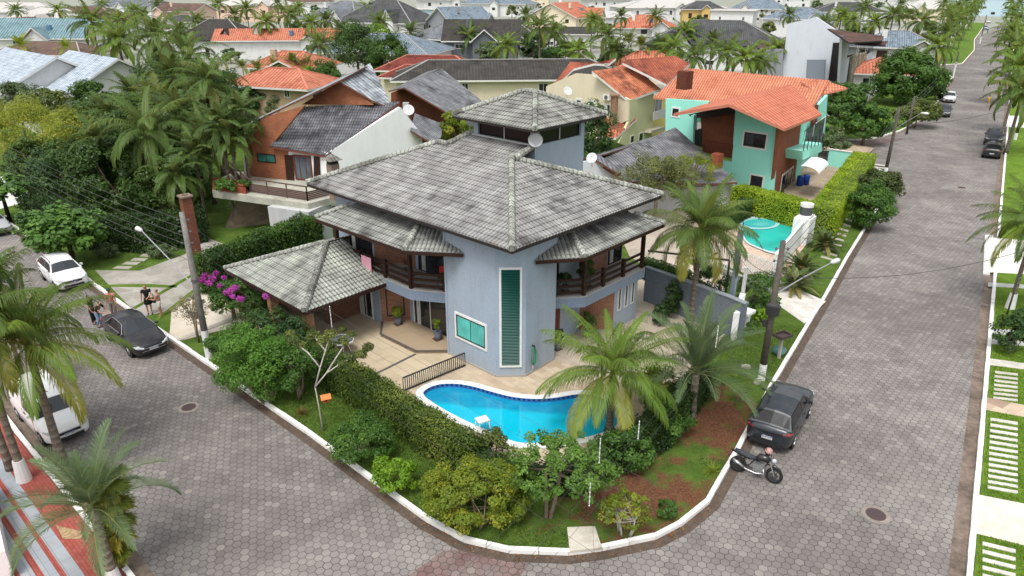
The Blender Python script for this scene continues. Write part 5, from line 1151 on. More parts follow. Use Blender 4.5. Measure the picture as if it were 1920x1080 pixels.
facade(B, A0 - nF * 1.6, K0 - nF * 1.6, [(1248, 185), (1330, 190), (1316, 212), (1300, 216), (1298, 270), (1248, 262)], TQ)
mb = MB(); a, b = hit(1318, 283, A0, nF), hit(1372, 293, A0, nF)
mb.beam(a + Z * .95, b + Z * .95, .09, .09); mb.beam(a, b, .08, .08)
for i in range(19): p = a.lerp(b, i / 18); mb.beam(p, p + Z * .95, .07, .05)
under(mb.build('balcony_railing', REDWOOD), B)
facade(B, A0 - nF * .3, K0 - nF * .3, [(1301, 245), (1316, 240), (1316, 276), (1300, 272)], plain((.02, .02, .02), .5), 'screen', .08); facade(B, A0, K0, [(1296, 216), (1301, 216), (1299, 270), (1293, 268)], TQ, 'pillar', .6)
wpx(B, A0, K0, 1397, 247, 1434, 279, nv=2, fm=DWOOD, outer=.14); wpx(B, A0, K0, 1409, 328, 1428, 352, nv=1, fm=DWOOD, outer=.14); wpx(B, A0 - nF * 1.6, K0 - nF * 1.6, 1262, 203, 1272, 218, nv=1, fm=DWOOD, outer=.14)
facade(B, A0 - nF * .0, K0, [(1300, 217), (1316, 219), (1316, 228), (1304, 230)], TQ, off=-2.5)
R1 = K0 + RD3 * 6.2; tS, nS = frame_of(K0, R1)
mb = MB(); mb.beam(K0 + tS * 3.1 + Z * 3.2 - nS * .12, K0 + tS * 3.1 + Z * 3.2 - nS * .12 + tS * .001, .2, 6.4) if False else None
facade(B, K0, R1, [(1461, 241), (1504, 226), (1489, 352), (1480, 380), (1447, 380)], BR3, 'brick_wall'); facade(B, K0, R1, [(1503, 228), (1514, 222), (1500, 340), (1489, 352)], TQ, off=.03); wpx(B, K0, R1, 1467, 330, 1478, 368, nv=2, fm=DWOOD, outer=.14)
P2 = K0 + RD3 * 8; facade(B, P2, P2 + RD3, [(1512, 224), (1552, 178), (1546, 262), (1535, 300), (1500, 330)], TQ, off=-.4); facade(B, P2, P2 + RD3, [(1527, 202), (1535, 196), (1531, 240), (1522, 246)], BR3, off=-.2)
facade(B, P2, P2 + RD3, [(1505, 283), (1542, 268), (1541, 275), (1541, 284), (1505, 300)], TQ, 'balcony', 1.4, 1.4)
wpx(B, P2, P2 + RD3, 1508, 245, 1520, 283, nv=2, gm=GREYGL, fm=BLACKM); wpx(B, P2, P2 + RD3, 1527, 232, 1538, 275, nv=1, gm=GREYGL)
a, b = hit(1506, 284, P2 + nS * 1.4, nS), hit(1540, 270, P2 + nS * 1.4, nS); mb = MB(); mb.beam(a + Z * 1., b + Z * 1., .06, .06)
for i in range(6): p = a.lerp(b, i / 5); mb.beam(p, p + Z, .06, .06)
r_ = under(mb.build('glass_railing', BLACKM), B); 
mb = MB(); c = W(1284, 150, 8.2); mb.box(c, (1.1, 1.1, 1.7), rz=.7); under(mb.build('chimney', brick('#7a4432', '#63382a', '#4a3428')), B)
mb = MB(); c = W(1519, 316, 2.4); M_ = Matrix.Translation(c) @ Matrix.Rotation(math.atan2(RD.y, RD.x), 4, 'Z')
pf = [(-math.cos(t_) * 1.1, math.sin(t_) * .6) for t_ in np.linspace(.1, math.pi * .62, 8)]
for (a0_, b0_), (a1_, b1_) in zip(pf[:-1], pf[1:]): mb.poly([M_ @ Vector((-2, a0_, b0_)), M_ @ Vector((2, a0_, b0_)), M_ @ Vector((2, a1_, b1_)), M_ @ Vector((-2, a1_, b1_))])
under(mb.build('awning', WPAINT), B)
# yard behind the hedge
sheet('yard', G((1470, 378), (1545, 378), (1600, 310), (1640, 278), (1560, 262), (1505, 300), (1470, 350)), paving('#b0a08c', '#a08e78', '#8c7c68', .6, .6, 33, .01, .4), 'tan paved yard of the turquoise house', .13)
for x, y, l in ((1499, 348, 'blue plastic drum nearest the brick corner'), (1510, 346, 'second blue plastic drum right of its twin')):
    mb = MB(); mb.lathe([(0, 0), (.28, 0), (.3, .1), (.3, .45), (.31, .47), (.3, .5), (.3, .8), (.27, .88), (0, .88)], seg=16); tag(mb.build('barrel', plain((.01, .05, .30), .4), smooth=True), l, 'barrel').location = W(x, y, .13)
mb = MB(); p, q = W(1551, 310, .1), W(1578, 322, .1); p, q = W(1552, 318, .1), W(1605, 330, .1); e_ = empty('garden_wall', p, 0, 'low turquoise boundary wall at the head of the hedge', 'wall'); a, b = W(1552, 290, 1.2), W(1606, 298, 1.2)
mb = MB(); mb.beam(Vector((a.x, a.y, .9)) - p, Vector((b.x, b.y, .9)) - p, .2, 1.7); mb.build('wall', TQ, e_); mb = MB(); mb.beam(Vector((a.x, a.y, 1.78)) - p, Vector((b.x, b.y, 1.78)) - p, .3, .06); mb.build('coping', WF, e_)
mb = MB(); a, b = W(1533, 300, 1.0), W(1551, 300, 1.0)
for i in range(12): p = a.lerp(b, i / 11); mb.beam((p.x, p.y, .1), (p.x, p.y, 1.9), .05, .05)
for z_ in (.3, 1.1, 1.85): mb.beam((a.x, a.y, z_), (b.x, b.y, z_), .05, .06)
tag(mb.build('iron_gate', BLACKM), 'black barred gate beside the turquoise boundary wall', 'gate')
# yard of the pool house: pool, white fence, pillar, chimney
e0 = W(1425, 440, .2); pl2 = empty('swimming_pool', e0, 0, 'turquoise pool with a round spa behind the white fence', 'pool')
def ell(cx, cy, rx, ry, n=28): return [W(cx + rx * math.cos(t), cy + ry * math.sin(t), .2) for t in np.linspace(0, 2 * math.pi, n, endpoint=False)]
def flatpoly(P, mat, name, z, par):
    m = MB(); Q = [(p.x - e0.x, p.y - e0.y, z) for p in P]; ar = sum(Q[i][0] * Q[(i + 1) % len(Q)][1] - Q[(i + 1) % len(Q)][0] * Q[i][1] for i in range(len(Q))); m.poly(Q if ar > 0 else Q[::-1]); return m.build(name, mat, par)
sheet('pool_deck', G((1318, 480), (1320, 462), (1370, 402), (1500, 388), (1545, 410), (1470, 520), (1400, 515)), flag('#d2b9a6', '#c0a692', (.5, .42, .36), 2.5, .03), 'pinkish paved deck round the turquoise pool', .15)
P_ = [W(x, y, .2) for x, y in ((1382, 424), (1388, 412), (1410, 406), (1440, 407), (1463, 415), (1484, 417), (1498, 426), (1490, 447), (1468, 476), (1448, 477), (1420, 466), (1398, 456), (1390, 440))]
flatpoly(smooth(P_), plain((.55, .70, .70), .6), 'coping', .03, pl2); flatpoly([e0 + (p - e0) * .9 for p in smooth(P_)], water((.03, .50, .44), (.02, .38, .33)), 'pool_water', .05, pl2)
flatpoly(ell(1424, 421, 38, 11), plain((.35, .62, .62), .5), 'spa_rim', .09, pl2); flatpoly(ell(1424, 421, 30, 8), water((.06, .50, .48), (.04, .42, .42)), 'spa_water', .11, pl2); flatpoly(ell(1426, 423, 15, 4), plain((.10, .48, .46), .4), 'spa_step', .12, pl2)
def fence(pts, z1, mat, label, gap=.13, bw=.05, z0=.1, rails=(.15, .9), name='fence', th=.03):
    e_ = empty(name, pts[0], 0, label, 'fence'); m = MB(); o = Vector((pts[0].x, pts[0].y, 0)); rl_ = MB()
    for p, q in zip(pts[:-1], pts[1:]):
        k = max(2, int((q - p).length / gap))
        for i in range(k + 1): a = p.lerp(q, i / k); m.box((a.x - o.x, a.y - o.y, (z1 + z0) / 2 - pts[0].z), (bw, th, z1 - z0), rz=math.atan2(q.y - p.y, q.x - p.x))
        for r_ in rails: zz_ = z0 + (z1 - z0) * r_ - pts[0].z; rl_.beam((p.x - o.x, p.y - o.y, zz_), (q.x - o.x, q.y - o.y, zz_), .05, .05)
    m.build('pickets', mat, e_); rl_.build('rail', mat, e_); return e_
fence([W(1316, 490, .5), W(1398, 510, .5), W(1452, 528, .5)], 1.75, WPAINT, 'white picket fence in front of the turquoise pool', .15, .07, z0=.5)
mb = MB(); a, b = W(1455, 528, .1), W(1530, 428, .1); a = W(1452, 500, 1.); b = W(1528, 402, 1.0)
e_ = empty('garden_wall', (a.x, a.y, 0), 0, 'plain white wall slanting beside the turquoise pool', 'wall'); mb.beam((0, 0, .95), (b.x - a.x, b.y - a.y, .95), .18, 1.75); mb.build('wall', WHITE, e_)
mb = MB(); a, b = W(1316, 498, .1), W(1455, 560, .1); mb.beam((a.x, a.y, .3), (b.x, b.y, .3), .25, .55); tag(mb.build('retaining_wall', plaster('#8d8f88', .4)), 'grey plinth wall under the white picket fence', 'wall')
c = W(1502, 452, .15); e_ = empty('barbecue', c, 0, 'white masonry barbecue with a round steel flue', 'barbecue'); mb = MB(); mb.box((0, 0, .9), (1.4, 1.1, 1.8), rz=.9); mb.box((.05, -.1, 1.86), (1.0, .8, .2), rz=.9); mb.build('body', WHITE, e_); mb = MB(); mb.tube([(0, 0, 2.0), (0, 0, 2.6)], .42, 16); mb.build('flue', plain((.10, .11, .12), .4, .3), e_); mb = MB(); mb.tube([(0, 0, 2.55), (0, 0, 2.75)], .45, 16); mb.build('cap', WPAINT, e_)
# grey boundary walls on the right of the main house
DG = plaster('#5d6875', .2)
e_ = empty('boundary_wall', ABf(-4, 12.5), 0, 'dark slate boundary wall with pale coping between main house and pool house', 'wall'); m = MB(); c_ = MB()
wl = [W(1213, 500, 2.2), W(1280, 524, 2.2), W(1367, 556, 2.2), W(1400, 570, 2.2)]
for p, q in zip(wl[:-1], wl[1:]): o = e_.location; m.beam((p.x - o.x, p.y - o.y, 1.15), (q.x - o.x, q.y - o.y, 1.15), .2, 2.1); c_.beam((p.x - o.x, p.y - o.y, 2.23), (q.x - o.x, q.y - o.y, 2.23), .3, .06)
m.build('wall', DG, e_); c_.build('coping', plain((.30, .33, .37), .7), e_)
e_ = empty('gate_post', W(1367, 600, .1), 0, 'tall slim grey blue post with a cable bracket at the gate', 'post'); p = W(1367, 600, .1); hh = zat(p.x, p.y, 432); m = MB(); m.box((0, 0, hh / 2), (.30, .22, hh), rz=.9); m.build('post', plaster('#8c99a8', .2), e_); m = MB(); m.tube([(-.3, 0, hh * .72), (.35, .1, hh * .75)], .03, 6); m.tube([(.1, .1, hh), (.1, .1, hh + .3)], .03, 6); m.build('bracket', BLACKM, e_)
p = W(1386, 598, .1); e_ = empty('gate_post', p, 0, 'thin white post beside the grey blue gate post', 'post'); hh = zat(p.x, p.y, 505); m = MB(); m.box((0, 0, hh / 2), (.16, .16, hh), rz=.9); m.build('post', WPAINT, e_); m = MB(); m.box((0, 0, hh), (.2, .2, .05), rz=.9); m.build('cap', WPAINT, e_)
p = W(1396, 622, .1); e_ = empty('letter_box_pedestal', p, 0, 'white pedestal with a flat cap by the front gate', 'pedestal'); m = MB(); m.box((0, 0, .55), (.3, .3, 1.1), rz=.9); m.build('shaft', WHITE, e_); m = MB(); m.box((0, 0, 1.16), (.75, .55, .14), rz=.75); m.build('cap', WHITE, e_)
m = MB(); p, q = W(1374, 640, .1), W(1386, 600, .1); m.beam((p.x, p.y, .9), (q.x, q.y, .9), .3, 1.6); tag(m.build('gate_wall', WHITE), 'short white wall stub at the front gate', 'wall')
# arbour in the neighbour's yard
e_ = empty('arbour', W(1340, 530, .1), 0, 'dark thin beams of an open arbour behind the slate wall', 'arbour'); o = e_.location; m = MB(); a, b, c2 = W(1215, 470, 2.3), W(1368, 488, 2.3), W(1345, 470, 2.3)
m.beam(a - o, b - o, .1, .1); m.beam(b - o, Vector((b.x, b.y, .1)) - o, .1, .1); m.beam(W(1280, 485, 2.3) - o, W(1330, 468, 2.3) - o, .07, .07); m.beam(W(1320, 487, 2.3) - o, W(1345, 474, 2.3) - o, .07, .07); m.build('beams', plain((.05, .045, .045), .6), e_)
sheet('patio', G((1320, 505), (1370, 520), (1362, 545), (1330, 550), (1240, 510), (1250, 480)), flag('#d0c2b4', '#b8a898', (.4, .36, .32), 2, .03), 'flagstone patio behind the slate wall', .13)
# ================================================================== BACKGROUND HOUSES
WM = {'w': plaster('#d9dad8', .25), 'c': CRM, 'b': plaster('#b5cdd8', .1), 'g': plaster('#8a8f94', .2), 'p': plaster('#d8b8a4', .1), 'y': plaster('#c8a860', .1), 't': plaster('#b39878', .3), 'd': plaster('#50565e', .2)}
RM = {'teal': tiles('#7f9ca3', '#5f7a82', '#94aeb2', .3, bump=True, pitch=.6, row=.5, streak=.1), 'white': plain((.52, .50, .47), .7, 0, .2, .2), 'grey': tiles('#84898f', '#4d5055', '#9aa0a4', .3, pitch=.4, row=.5, seed=21.), 'blue': tiles('#8796a3', '#56626d', '#9dabb5', .4, pitch=.4, row=.5, seed=22.),
      'dark': tiles('#4c4945', '#2c2a29', '#6d6a64', .15, pitch=.4, row=.5, seed=23.), 'orange': tiles('#cc8268', '#a05a44', '#d09078', .3, pitch=.5, row=.5, seed=24.), 'brown': tiles('#7a6258', '#4f3e38', '#8f7a6c', .3, pitch=.4, row=.5, seed=25.), 'red': tiles('#8a4238', '#4c2420', '#9c5444', .2, pitch=.4, row=.5, seed=26.),
      'pale': tiles('#b9c5d0', '#8d9aa6', '#c9d2da', .6, pitch=.7, row=.5, streak=.05, seed=27.), 'dg': tiles('#5c5d5e', '#39393b', '#74767a', .25, pitch=.4, row=.5, seed=28.)}
def bg(label, px, py, L, Wd, rot, eave, rise, roof, wall, typ='hip', over=.8, base=0., nwin=3, frame='w', chim=False, shed=0, end=False):
    if py < 110 and typ != 'flat' and wall in 'wcg': L *= 1.12; Wd *= 1.15; rise *= 1.1; eave *= .88
    """px,py: where the middle of the roof ridge shows; rot in degrees of the ridge direction"""
    zr_ = eave + rise; c = W(px, py, zr_) - (Vector((math.cos(R(rot)), math.sin(R(rot)), 0)) * L / 2 if end else Vector()); e_ = houseroot(label, c.x, c.y); r_ = R(rot); M = Matrix.Translation((c.x, c.y, 0)) @ Matrix.Rotation(r_, 4, 'Z'); l, w_ = L / 2, Wd / 2
    T = lambda a, b, z: M @ Vector((a, b, z)); rl = (l - w_ * .95) if typ == 'hip' else l; rl = max(rl, .05)
    f = [[T(-l, -w_, eave), T(l, -w_, eave), T(rl, 0, zr_), T(-rl, 0, zr_)], [T(l, w_, eave), T(-l, w_, eave), T(-rl, 0, zr_), T(rl, 0, zr_)]]
    if typ == 'flat': f = [[T(-l, -w_, zr_), T(l, -w_, zr_), T(l, w_, zr_), T(-l, w_, zr_)]]
    if typ == 'shed': f = [[T(-l, -w_, eave), T(l, -w_, eave), T(l, w_, zr_), T(-l, w_, zr_)]]
    if typ == 'hip': f += [[T(l, -w_, eave), T(l, w_, eave), T(rl, 0, zr_)], [T(-l, w_, eave), T(-l, -w_, eave), T(-rl, 0, zr_)]]
    mb = MB()
    for q in f: mb.poly([Vector(p) + Vector((0, 0, .015)) for p in q])
    ro = under(mb.build('roof', RM[roof] if isinstance(roof, str) else roof), e_); mb = MB()
    for q in f: mb.slab(q, .22)
    mb.build('eave_board', WF if frame == 'w' else FASC, ro)
    if typ == 'hip':
        mb = MB()
        for s in (-1, 1):
            for t_ in (-1, 1): mb.beam(T(s * l, t_ * w_, eave + .04), T(s * rl, 0, zr_ + .06), .25, .1)
        mb.beam(T(-rl, 0, zr_ + .06), T(rl, 0, zr_ + .06), .25, .1); mb.build('ridge_cap', plain((.33, .33, .31), .8) if roof not in ('orange', 'red') else TF, ro)
    wx, wy = l - over, w_ - over; mb = MB(); mb.prism([T(-wx, -wy, 0).xy, T(wx, -wy, 0).xy, T(wx, wy, 0).xy, T(-wx, wy, 0).xy], base - .1, (zr_ - .3 if typ == 'flat' else eave - .1)); 
    if typ == 'gable':
        for s in (-1, 1): mb.poly([T(s * wx, -wy, eave - .1), T(s * wx, wy, eave - .1), T(s * wx, 0, zr_ - .25)][::s])
    under(mb.build('wall', WM[wall]), e_)
    cs_ = [(-wx, -wy), (wx, -wy), (wx, wy), (-wx, wy)]; rg = random.Random(label)
    for i in range(4):
        p, q = T(*cs_[i], 0), T(*cs_[(i + 1) % 4], 0); t_, n_ = frame_of(p, q); m_ = (p + q) / 2
        if n_.dot(-Vector((m_.x, m_.y, 0))) < .25 * m_.length: continue
        Lw = (q - p).length; k = min(nwin, max(1, int(Lw / 3.2)))
        for zf in ((1.5,) if eave < 4.5 else (1.5, 4.3)):
            for j in range(k):
                if rg.random() < .2: continue
                w0 = rg.choice((.9, 1.3, 1.8)); pos = p.lerp(q, (j + .5) / k + rg.uniform(-.06, .06)); h_ = rg.choice((1.0, 1.2, 2.0)); pos.z = base + zf + (.0 if h_ < 1.5 else -.3)
                under(window(None, pos, t_, w0, h_, fm=WPAINT if rg.random() < .6 else DWOOD, gm=DARKGL, nv=2, fw=.1), e_)
    if py < 112 and typ in ('hip', 'gable') and L > 12 and eave > 4 and not end:
        sx = rg.choice((-.45, .1, .5)) * l; ww = rg.uniform(2.2, 3.2); out = rg.uniform(1.4, 3.); s0 = -1 if T(0, -1, 0).length < T(0, 1, 0).length else 1; ez = eave - .05; zw = eave + rise * .62
        g = [[T(sx - ww, s0 * (w_ + out), ez), T(sx - ww, 0, ez), T(sx, 0, zw), T(sx, s0 * (w_ + out), zw)], [T(sx + ww, s0 * (w_ + out), ez), T(sx + ww, 0, ez), T(sx, 0, zw), T(sx, s0 * (w_ + out), zw)]]
        mb = MB()
        for q in g: mb.poly([p + Vector((0, 0, .02)) for p in (q if (q[1] - q[0]).cross(q[2] - q[0]).z > 0 else q[::-1])])
        wr_ = under(mb.build('wing_roof', RM[roof] if isinstance(roof, str) else roof), e_); mb = MB()
        for q in g: mb.slab(q, .25)
        mb.build('eave_board', WF if frame == 'w' else FASC, wr_)
        mb = MB(); yo = s0 * (w_ + out - .6); mb.prism([T(sx - ww + .5, yo, 0).xy, T(sx + ww - .5, yo, 0).xy, T(sx + ww - .5, 0, 0).xy, T(sx - ww + .5, 0, 0).xy], base - .1, ez - .1); mb.poly([T(sx - ww + .5, yo, ez - .1), T(sx + ww - .5, yo, ez - .1), T(sx, yo, zw - .45)]); under(mb.build('wing_wall', WM[wall]), e_)
        a_, b_ = T(sx - s0 * ww * -.5, yo, 0), T(sx + s0 * ww * -.5, yo, 0); under(window(None, (a_ + b_) / 2 + Vector((0, 0, ez * .62)), b_ - a_ if frame_of(a_, b_)[1].dot(-a_) > 0 else a_ - b_, 1.7, 1.3, fm=DWOOD, gm=DARKGL, nv=2, fw=.1), e_)
        if rg.random() < .6: mb = MB(); mb.box(T(-l * .35, s0 * w_ * .4, eave + rise * .8), (.9, .7, 1.7), rz=r_); under(mb.build('chimney', WM[wall]), e_)
        if rg.random() < .45: mb = MB(); mb.tube([T(l * .2, s0 * w_ * .55, eave + rise * .4), T(l * .2, s0 * w_ * .55, eave + rise * .4 + 1.1)], .55, 12); under(mb.build('water_tank', plain((.10, .22, .34), .5)), e_)
    if chim: mb = MB(); mb.box(T(l * .3, w_ * .3, zr_ + .1), (.9, .9, 1.6), rz=r_); under(mb.build('chimney', WHITE), e_)
    return e_
AL_, AR_ = -42.6, 56.7     # ridge directions: along the left street / along the right street
bg('white house with an ice grey gable, at the left edge of the photo', 106, 107, 20, 13, AL_, 4.6, 3.6, 'pale', 'w', 'gable', nwin=2, end=True)
bg('white house with an ice grey gable roof behind the yellow green bamboo', 222, 110, 18, 13, AL_, 4.4, 3.6, 'pale', 'w', 'gable', nwin=2, end=True)
bg('low annexe with an ice grey roof below the gables', 100, 168, 12, 9, AL_, 3, 1.6, 'pale', 'w', 'gable', nwin=1)
bg('long house with a teal slate roof', 85, 34, 24, 13, 2, 6, 3.6, 'teal', 'w', 'gable', nwin=4)
bg('low brown tiled house below the teal roof', 95, 78, 20, 9, -12, 3.6, 2, 'brown', 'w', 'hip'); bg('white gable with rust brown roof at the upper left edge', 8, 34, 14, 12, 70, 6, 3, 'brown', 'w', 'gable')
bg('white tent like roof above the teal house', 92, 13, 26, 22, 10, 6, 4, 'white', 'w', 'hip'); bg('large white roof in the upper left corner', 20, 4, 34, 16, 10, 7, 3, 'white', 'w', 'hip')
bg('house with a pale brown hip roof above the teal ridge', 160, 12, 26, 18, 5, 6, 4, 'brown', 'w', 'hip'); bg('pink apartment house behind the palms', 345, 6, 20, 13, -20, 7, 2.6, 'brown', 'p', 'gable', nwin=6)
bg('small house with charcoal roof left of the black hip roof', 345, 28, 12, 9, -5, 5, 1.8, 'dg', 'w', 'hip'); bg('house under a black thatched hip roof', 410, 36, 17, 13, -3, 4.6, 4, 'dark', 'w', 'hip', frame='d')
bg('long white house with a salmon tiled roof', 525, 53, 27, 9, 6, 4.8, 2.2, 'orange', 'w', 'gable', nwin=1); bg('low house with an orange hip roof behind areca palms', 548, 96, 13, 10, -10, 4.2, 2.2, 'orange', 't', 'hip')
bg('tan brick house with a small shuttered window', 532, 128, 13, 9, -20, 5.0, 1.8, 'orange', 't', 'hip', nwin=2); bg('wide blue grey hip roof behind the dense tree', 716, 62, 23, 15, -14, 4.6, 3, 'blue', 'w', 'hip')
bg('grey shingled house with pointed white dormers', 650, 2, 24, 20, -30, 6.5, 5, 'grey', 'w', 'hip'); bg('dark grey hip house right of the dormers', 725, 0, 24, 18, -20, 6.5, 5.5, 'dg', 'w', 'hip')
bg('pale blue and white cubic house', 800, 16, 14, 10, -30, 6.5, .6, 'white', 'b', 'flat', nwin=2); bg('house with a light slate roof and stacked gables', 862, 12, 15, 13, 40, 6.2, 4.2, 'blue', 'g', 'gable'); bg('low wing with slate roof beside the black roofed house', 838, 42, 13, 12, 50, 5.4, 3, 'grey', 'g', 'hip')
bg('modern house with black tiled roofs and white verges', 905, 36, 17, 15, AR_ - 90 + 32, 5.4, 4, 'dark', 'd', 'gable', nwin=3); bg('black tiled wing of the modern house', 975, 45, 12, 13, -10, 4.6, 3, 'dark', 'g', 'hip')
bg('maroon tiled low house behind the brown brick gable', 808, 104, 15, 8, -8, 4.4, 1.8, 'red', 'c', 'hip'); bg('second maroon roof nearer the tree', 775, 122, 9, 7, -8, 4.4, 1.4, 'red', 'c', 'hip')
b_ = bg('beige house with a long charcoal roof and brown shutters', 955, 112, 31, 10, 4, 5.4, 2, 'dark', 'c', 'hip', nwin=5, frame='w')
bg('cream house with an orange gable near the horizon', 1058, 4, 21, 18, 62, 6, 4.4, 'orange', 'c', 'gable', chim=True); bg('white metal roofed house beyond the orange hip roof', 1140, 22, 17, 12, 0, 5, 1.6, 'white', 'w', 'shed'); bg('house with an orange hip roof and a small dormer', 1210, 28, 17, 13, -10, 5.2, 3, 'orange', 'w', 'hip', chim=True)
bg('row of white roofed houses near the horizon', 1250, -2, 44, 26, 5, 7, 3, 'white', 'w', 'hip'); bg('yellow house with a grey green hip roof', 1318, 2, 18, 13, -8, 6.5, 3, 'dg', 'y', 'hip'); bg('bright white cubic house', 1378, 18, 17, 14, -25, 6.2, 1, 'white', 'w', 'flat', nwin=2)
bg('white house with a wide charcoal hip roof', 1345, 38, 26, 17, -16, 5.6, 4, 'dg', 'w', 'hip', nwin=3, frame='d'); bg('blue grey hip roof at the top centre right', 1425, -4, 22, 16, -20, 6.5, 4, 'blue', 'w', 'hip'); bg('charcoal flat roofed wing among the palms', 1065, 52, 14, 9, -10, 4.5, 1.2, 'dark', 'w', 'shed')
bg('orange roof hidden among the palms behind the cream house', 1215, 96, 12, 9, -10, 3.6, 2, 'orange', 'c', 'hip'); bg('grey hip roof above the modern white house', 1500, 14, 20, 14, -25, 6.5, 3, 'blue', 'w', 'hip'); bg('tiny orange roofed house right of the modern tower', 1652, 108, 9, 9, -20, 3.2, 2.0, 'orange', 'w', 'hip')
bg('white house with a slate hip roof and yellow corner stripe', 1686, 58, 13, 10, -22, 6.4, 2.4, 'blue', 'w', 'hip', nwin=2); bg('white house with a flat grey roof behind the tower house', 1622, 40, 17, 11, -8, 5.6, .8, 'grey', 'w', 'flat'); bg('large cream roof near the top of the right street', 1745, 0, 26, 18, -12, 6.2, 3.2, 'white', 'c', 'hip')
bg('white house seen over the farthest palms', 1590, 4, 26, 18, -15, 6.2, 3.2, 'dg', 'w', 'hip'); bg('pale building closing the end of the street', 1875, -8, 46, 14, -30, 9, 1, 'white', 'b', 'flat', nwin=6); bg('grey hip roof at the far top right centre', 1470, -14, 30, 20, 0, 7, 3, 'brown', 'w', 'hip')
for i, (x, y, r_, wl_, l) in enumerate(((255, -4, 'grey', 'w', 'distant grey roof over the tall palms'), (480, -6, 'white', 'p', 'distant peach house left of centre'), (560, -10, 'brown', 'w', 'distant brown roof left of the grey dormers'), (840, -12, 'grey', 'w', 'distant grey roof above the slate gables'), (935, -8, 'blue', 'w', 'distant blue grey roof above the black roofs'), (985, -16, 'white', 'c', 'distant white roof at the top centre'), (1150, -12, 'dg', 'w', 'distant charcoal roof above the white metal roof'), (1655, -16, 'white', 'w', 'distant white roof behind the avenue palms'))):
    bg(l, x, y, 34, 20, -20 + i * 13 % 50, 7, 3.4, r_, wl_, 'hip', nwin=5)
# modern white tower house
B = houseroot('modern white house with sloping brown roofs and an ivy covered pillar', 50, 105); MW = plaster('#ccd2da', .12); BRT = tiles('#6a5048', '#43322e', '#7d6358', .2, pitch=.4, row=.5, seed=30.)
wpoly(B, [(1552, 53, 10.2), (1657, 68, 9.2), (1654, 76, 8.9), (1592, 80, 8.9)], BRT, th=.2); wpoly(B, [(1600, 78, 8.6), (1664, 78, 8.4), (1660, 84, 8.2), (1606, 84, 8.2)], BRT, th=.15)
a = W(1580, 165, 1.); b = a + LD3
facade(B, b, a, [(1476, 45), (1530, 32), (1582, 66), (1572, 190), (1462, 150), (1470, 108)], MW, th=.4); facade(B, a, a + RD3, [(1580, 66), (1602, 78), (1642, 76), (1636, 190), (1572, 190)], MW, th=.4)
facade(B, b, a, [(1562, 80), (1587, 80), (1572, 158), (1553, 150)], plain((.02, .018, .018), .3), 'glass_strip', .1, .1); wpx(B, a, a + RD3, 1592, 82, 1608, 101, nv=1); wpx(B, a, a + RD3, 1609, 80, 1625, 98, nv=1); wpx(B, a, a + RD3, 1626, 77, 1641, 95, nv=1)
facade(B, a, a + RD3, [(1600, 104), (1625, 98), (1624, 195), (1586, 200)], flag('#b0a690', '#6a6a5c', (.15, .14, .1), .8, .05), 'stone_pillar', .3, .5)
wpoly(B, [(1425, 78, 6.6), (1490, 83, 6.4), (1488, 90, 6.), (1420, 90, 6.)], BRT, th=.25); wpoly(B, [(1415, 103, 4.6), (1521, 108, 4.4), (1518, 123, 3.8), (1410, 118, 3.9)], BRT, th=.3)
facade(B, b, a, [(1425, 90), (1468, 92), (1466, 150), (1420, 140)], WM['g'], off=1.); facade(B, b, a, [(1513, 112), (1548, 112), (1544, 160), (1510, 160)], plaster('#76808c', .2), off=2.5)
rng = np.random.default_rng(8); t_, n_ = frame_of(a, a + RD3); c = hit(1628, 150, a + n_ * .8, n_); e_ = empty('climbing_ivy', c, 0, 'dark ivy sheet climbing the stone pillar of the modern house', 'climbing plant'); crown('foliage', rng, (0, 0, 0), (1.3, 1.3, 4.6), 2600, .22, LG2, 40, .4, e_, hollow=.3); mb = MB(); mb.tube([(0, 0, -c.z), (0, 0, 3)], .1, 6); mb.build('stem', bark(), e_)
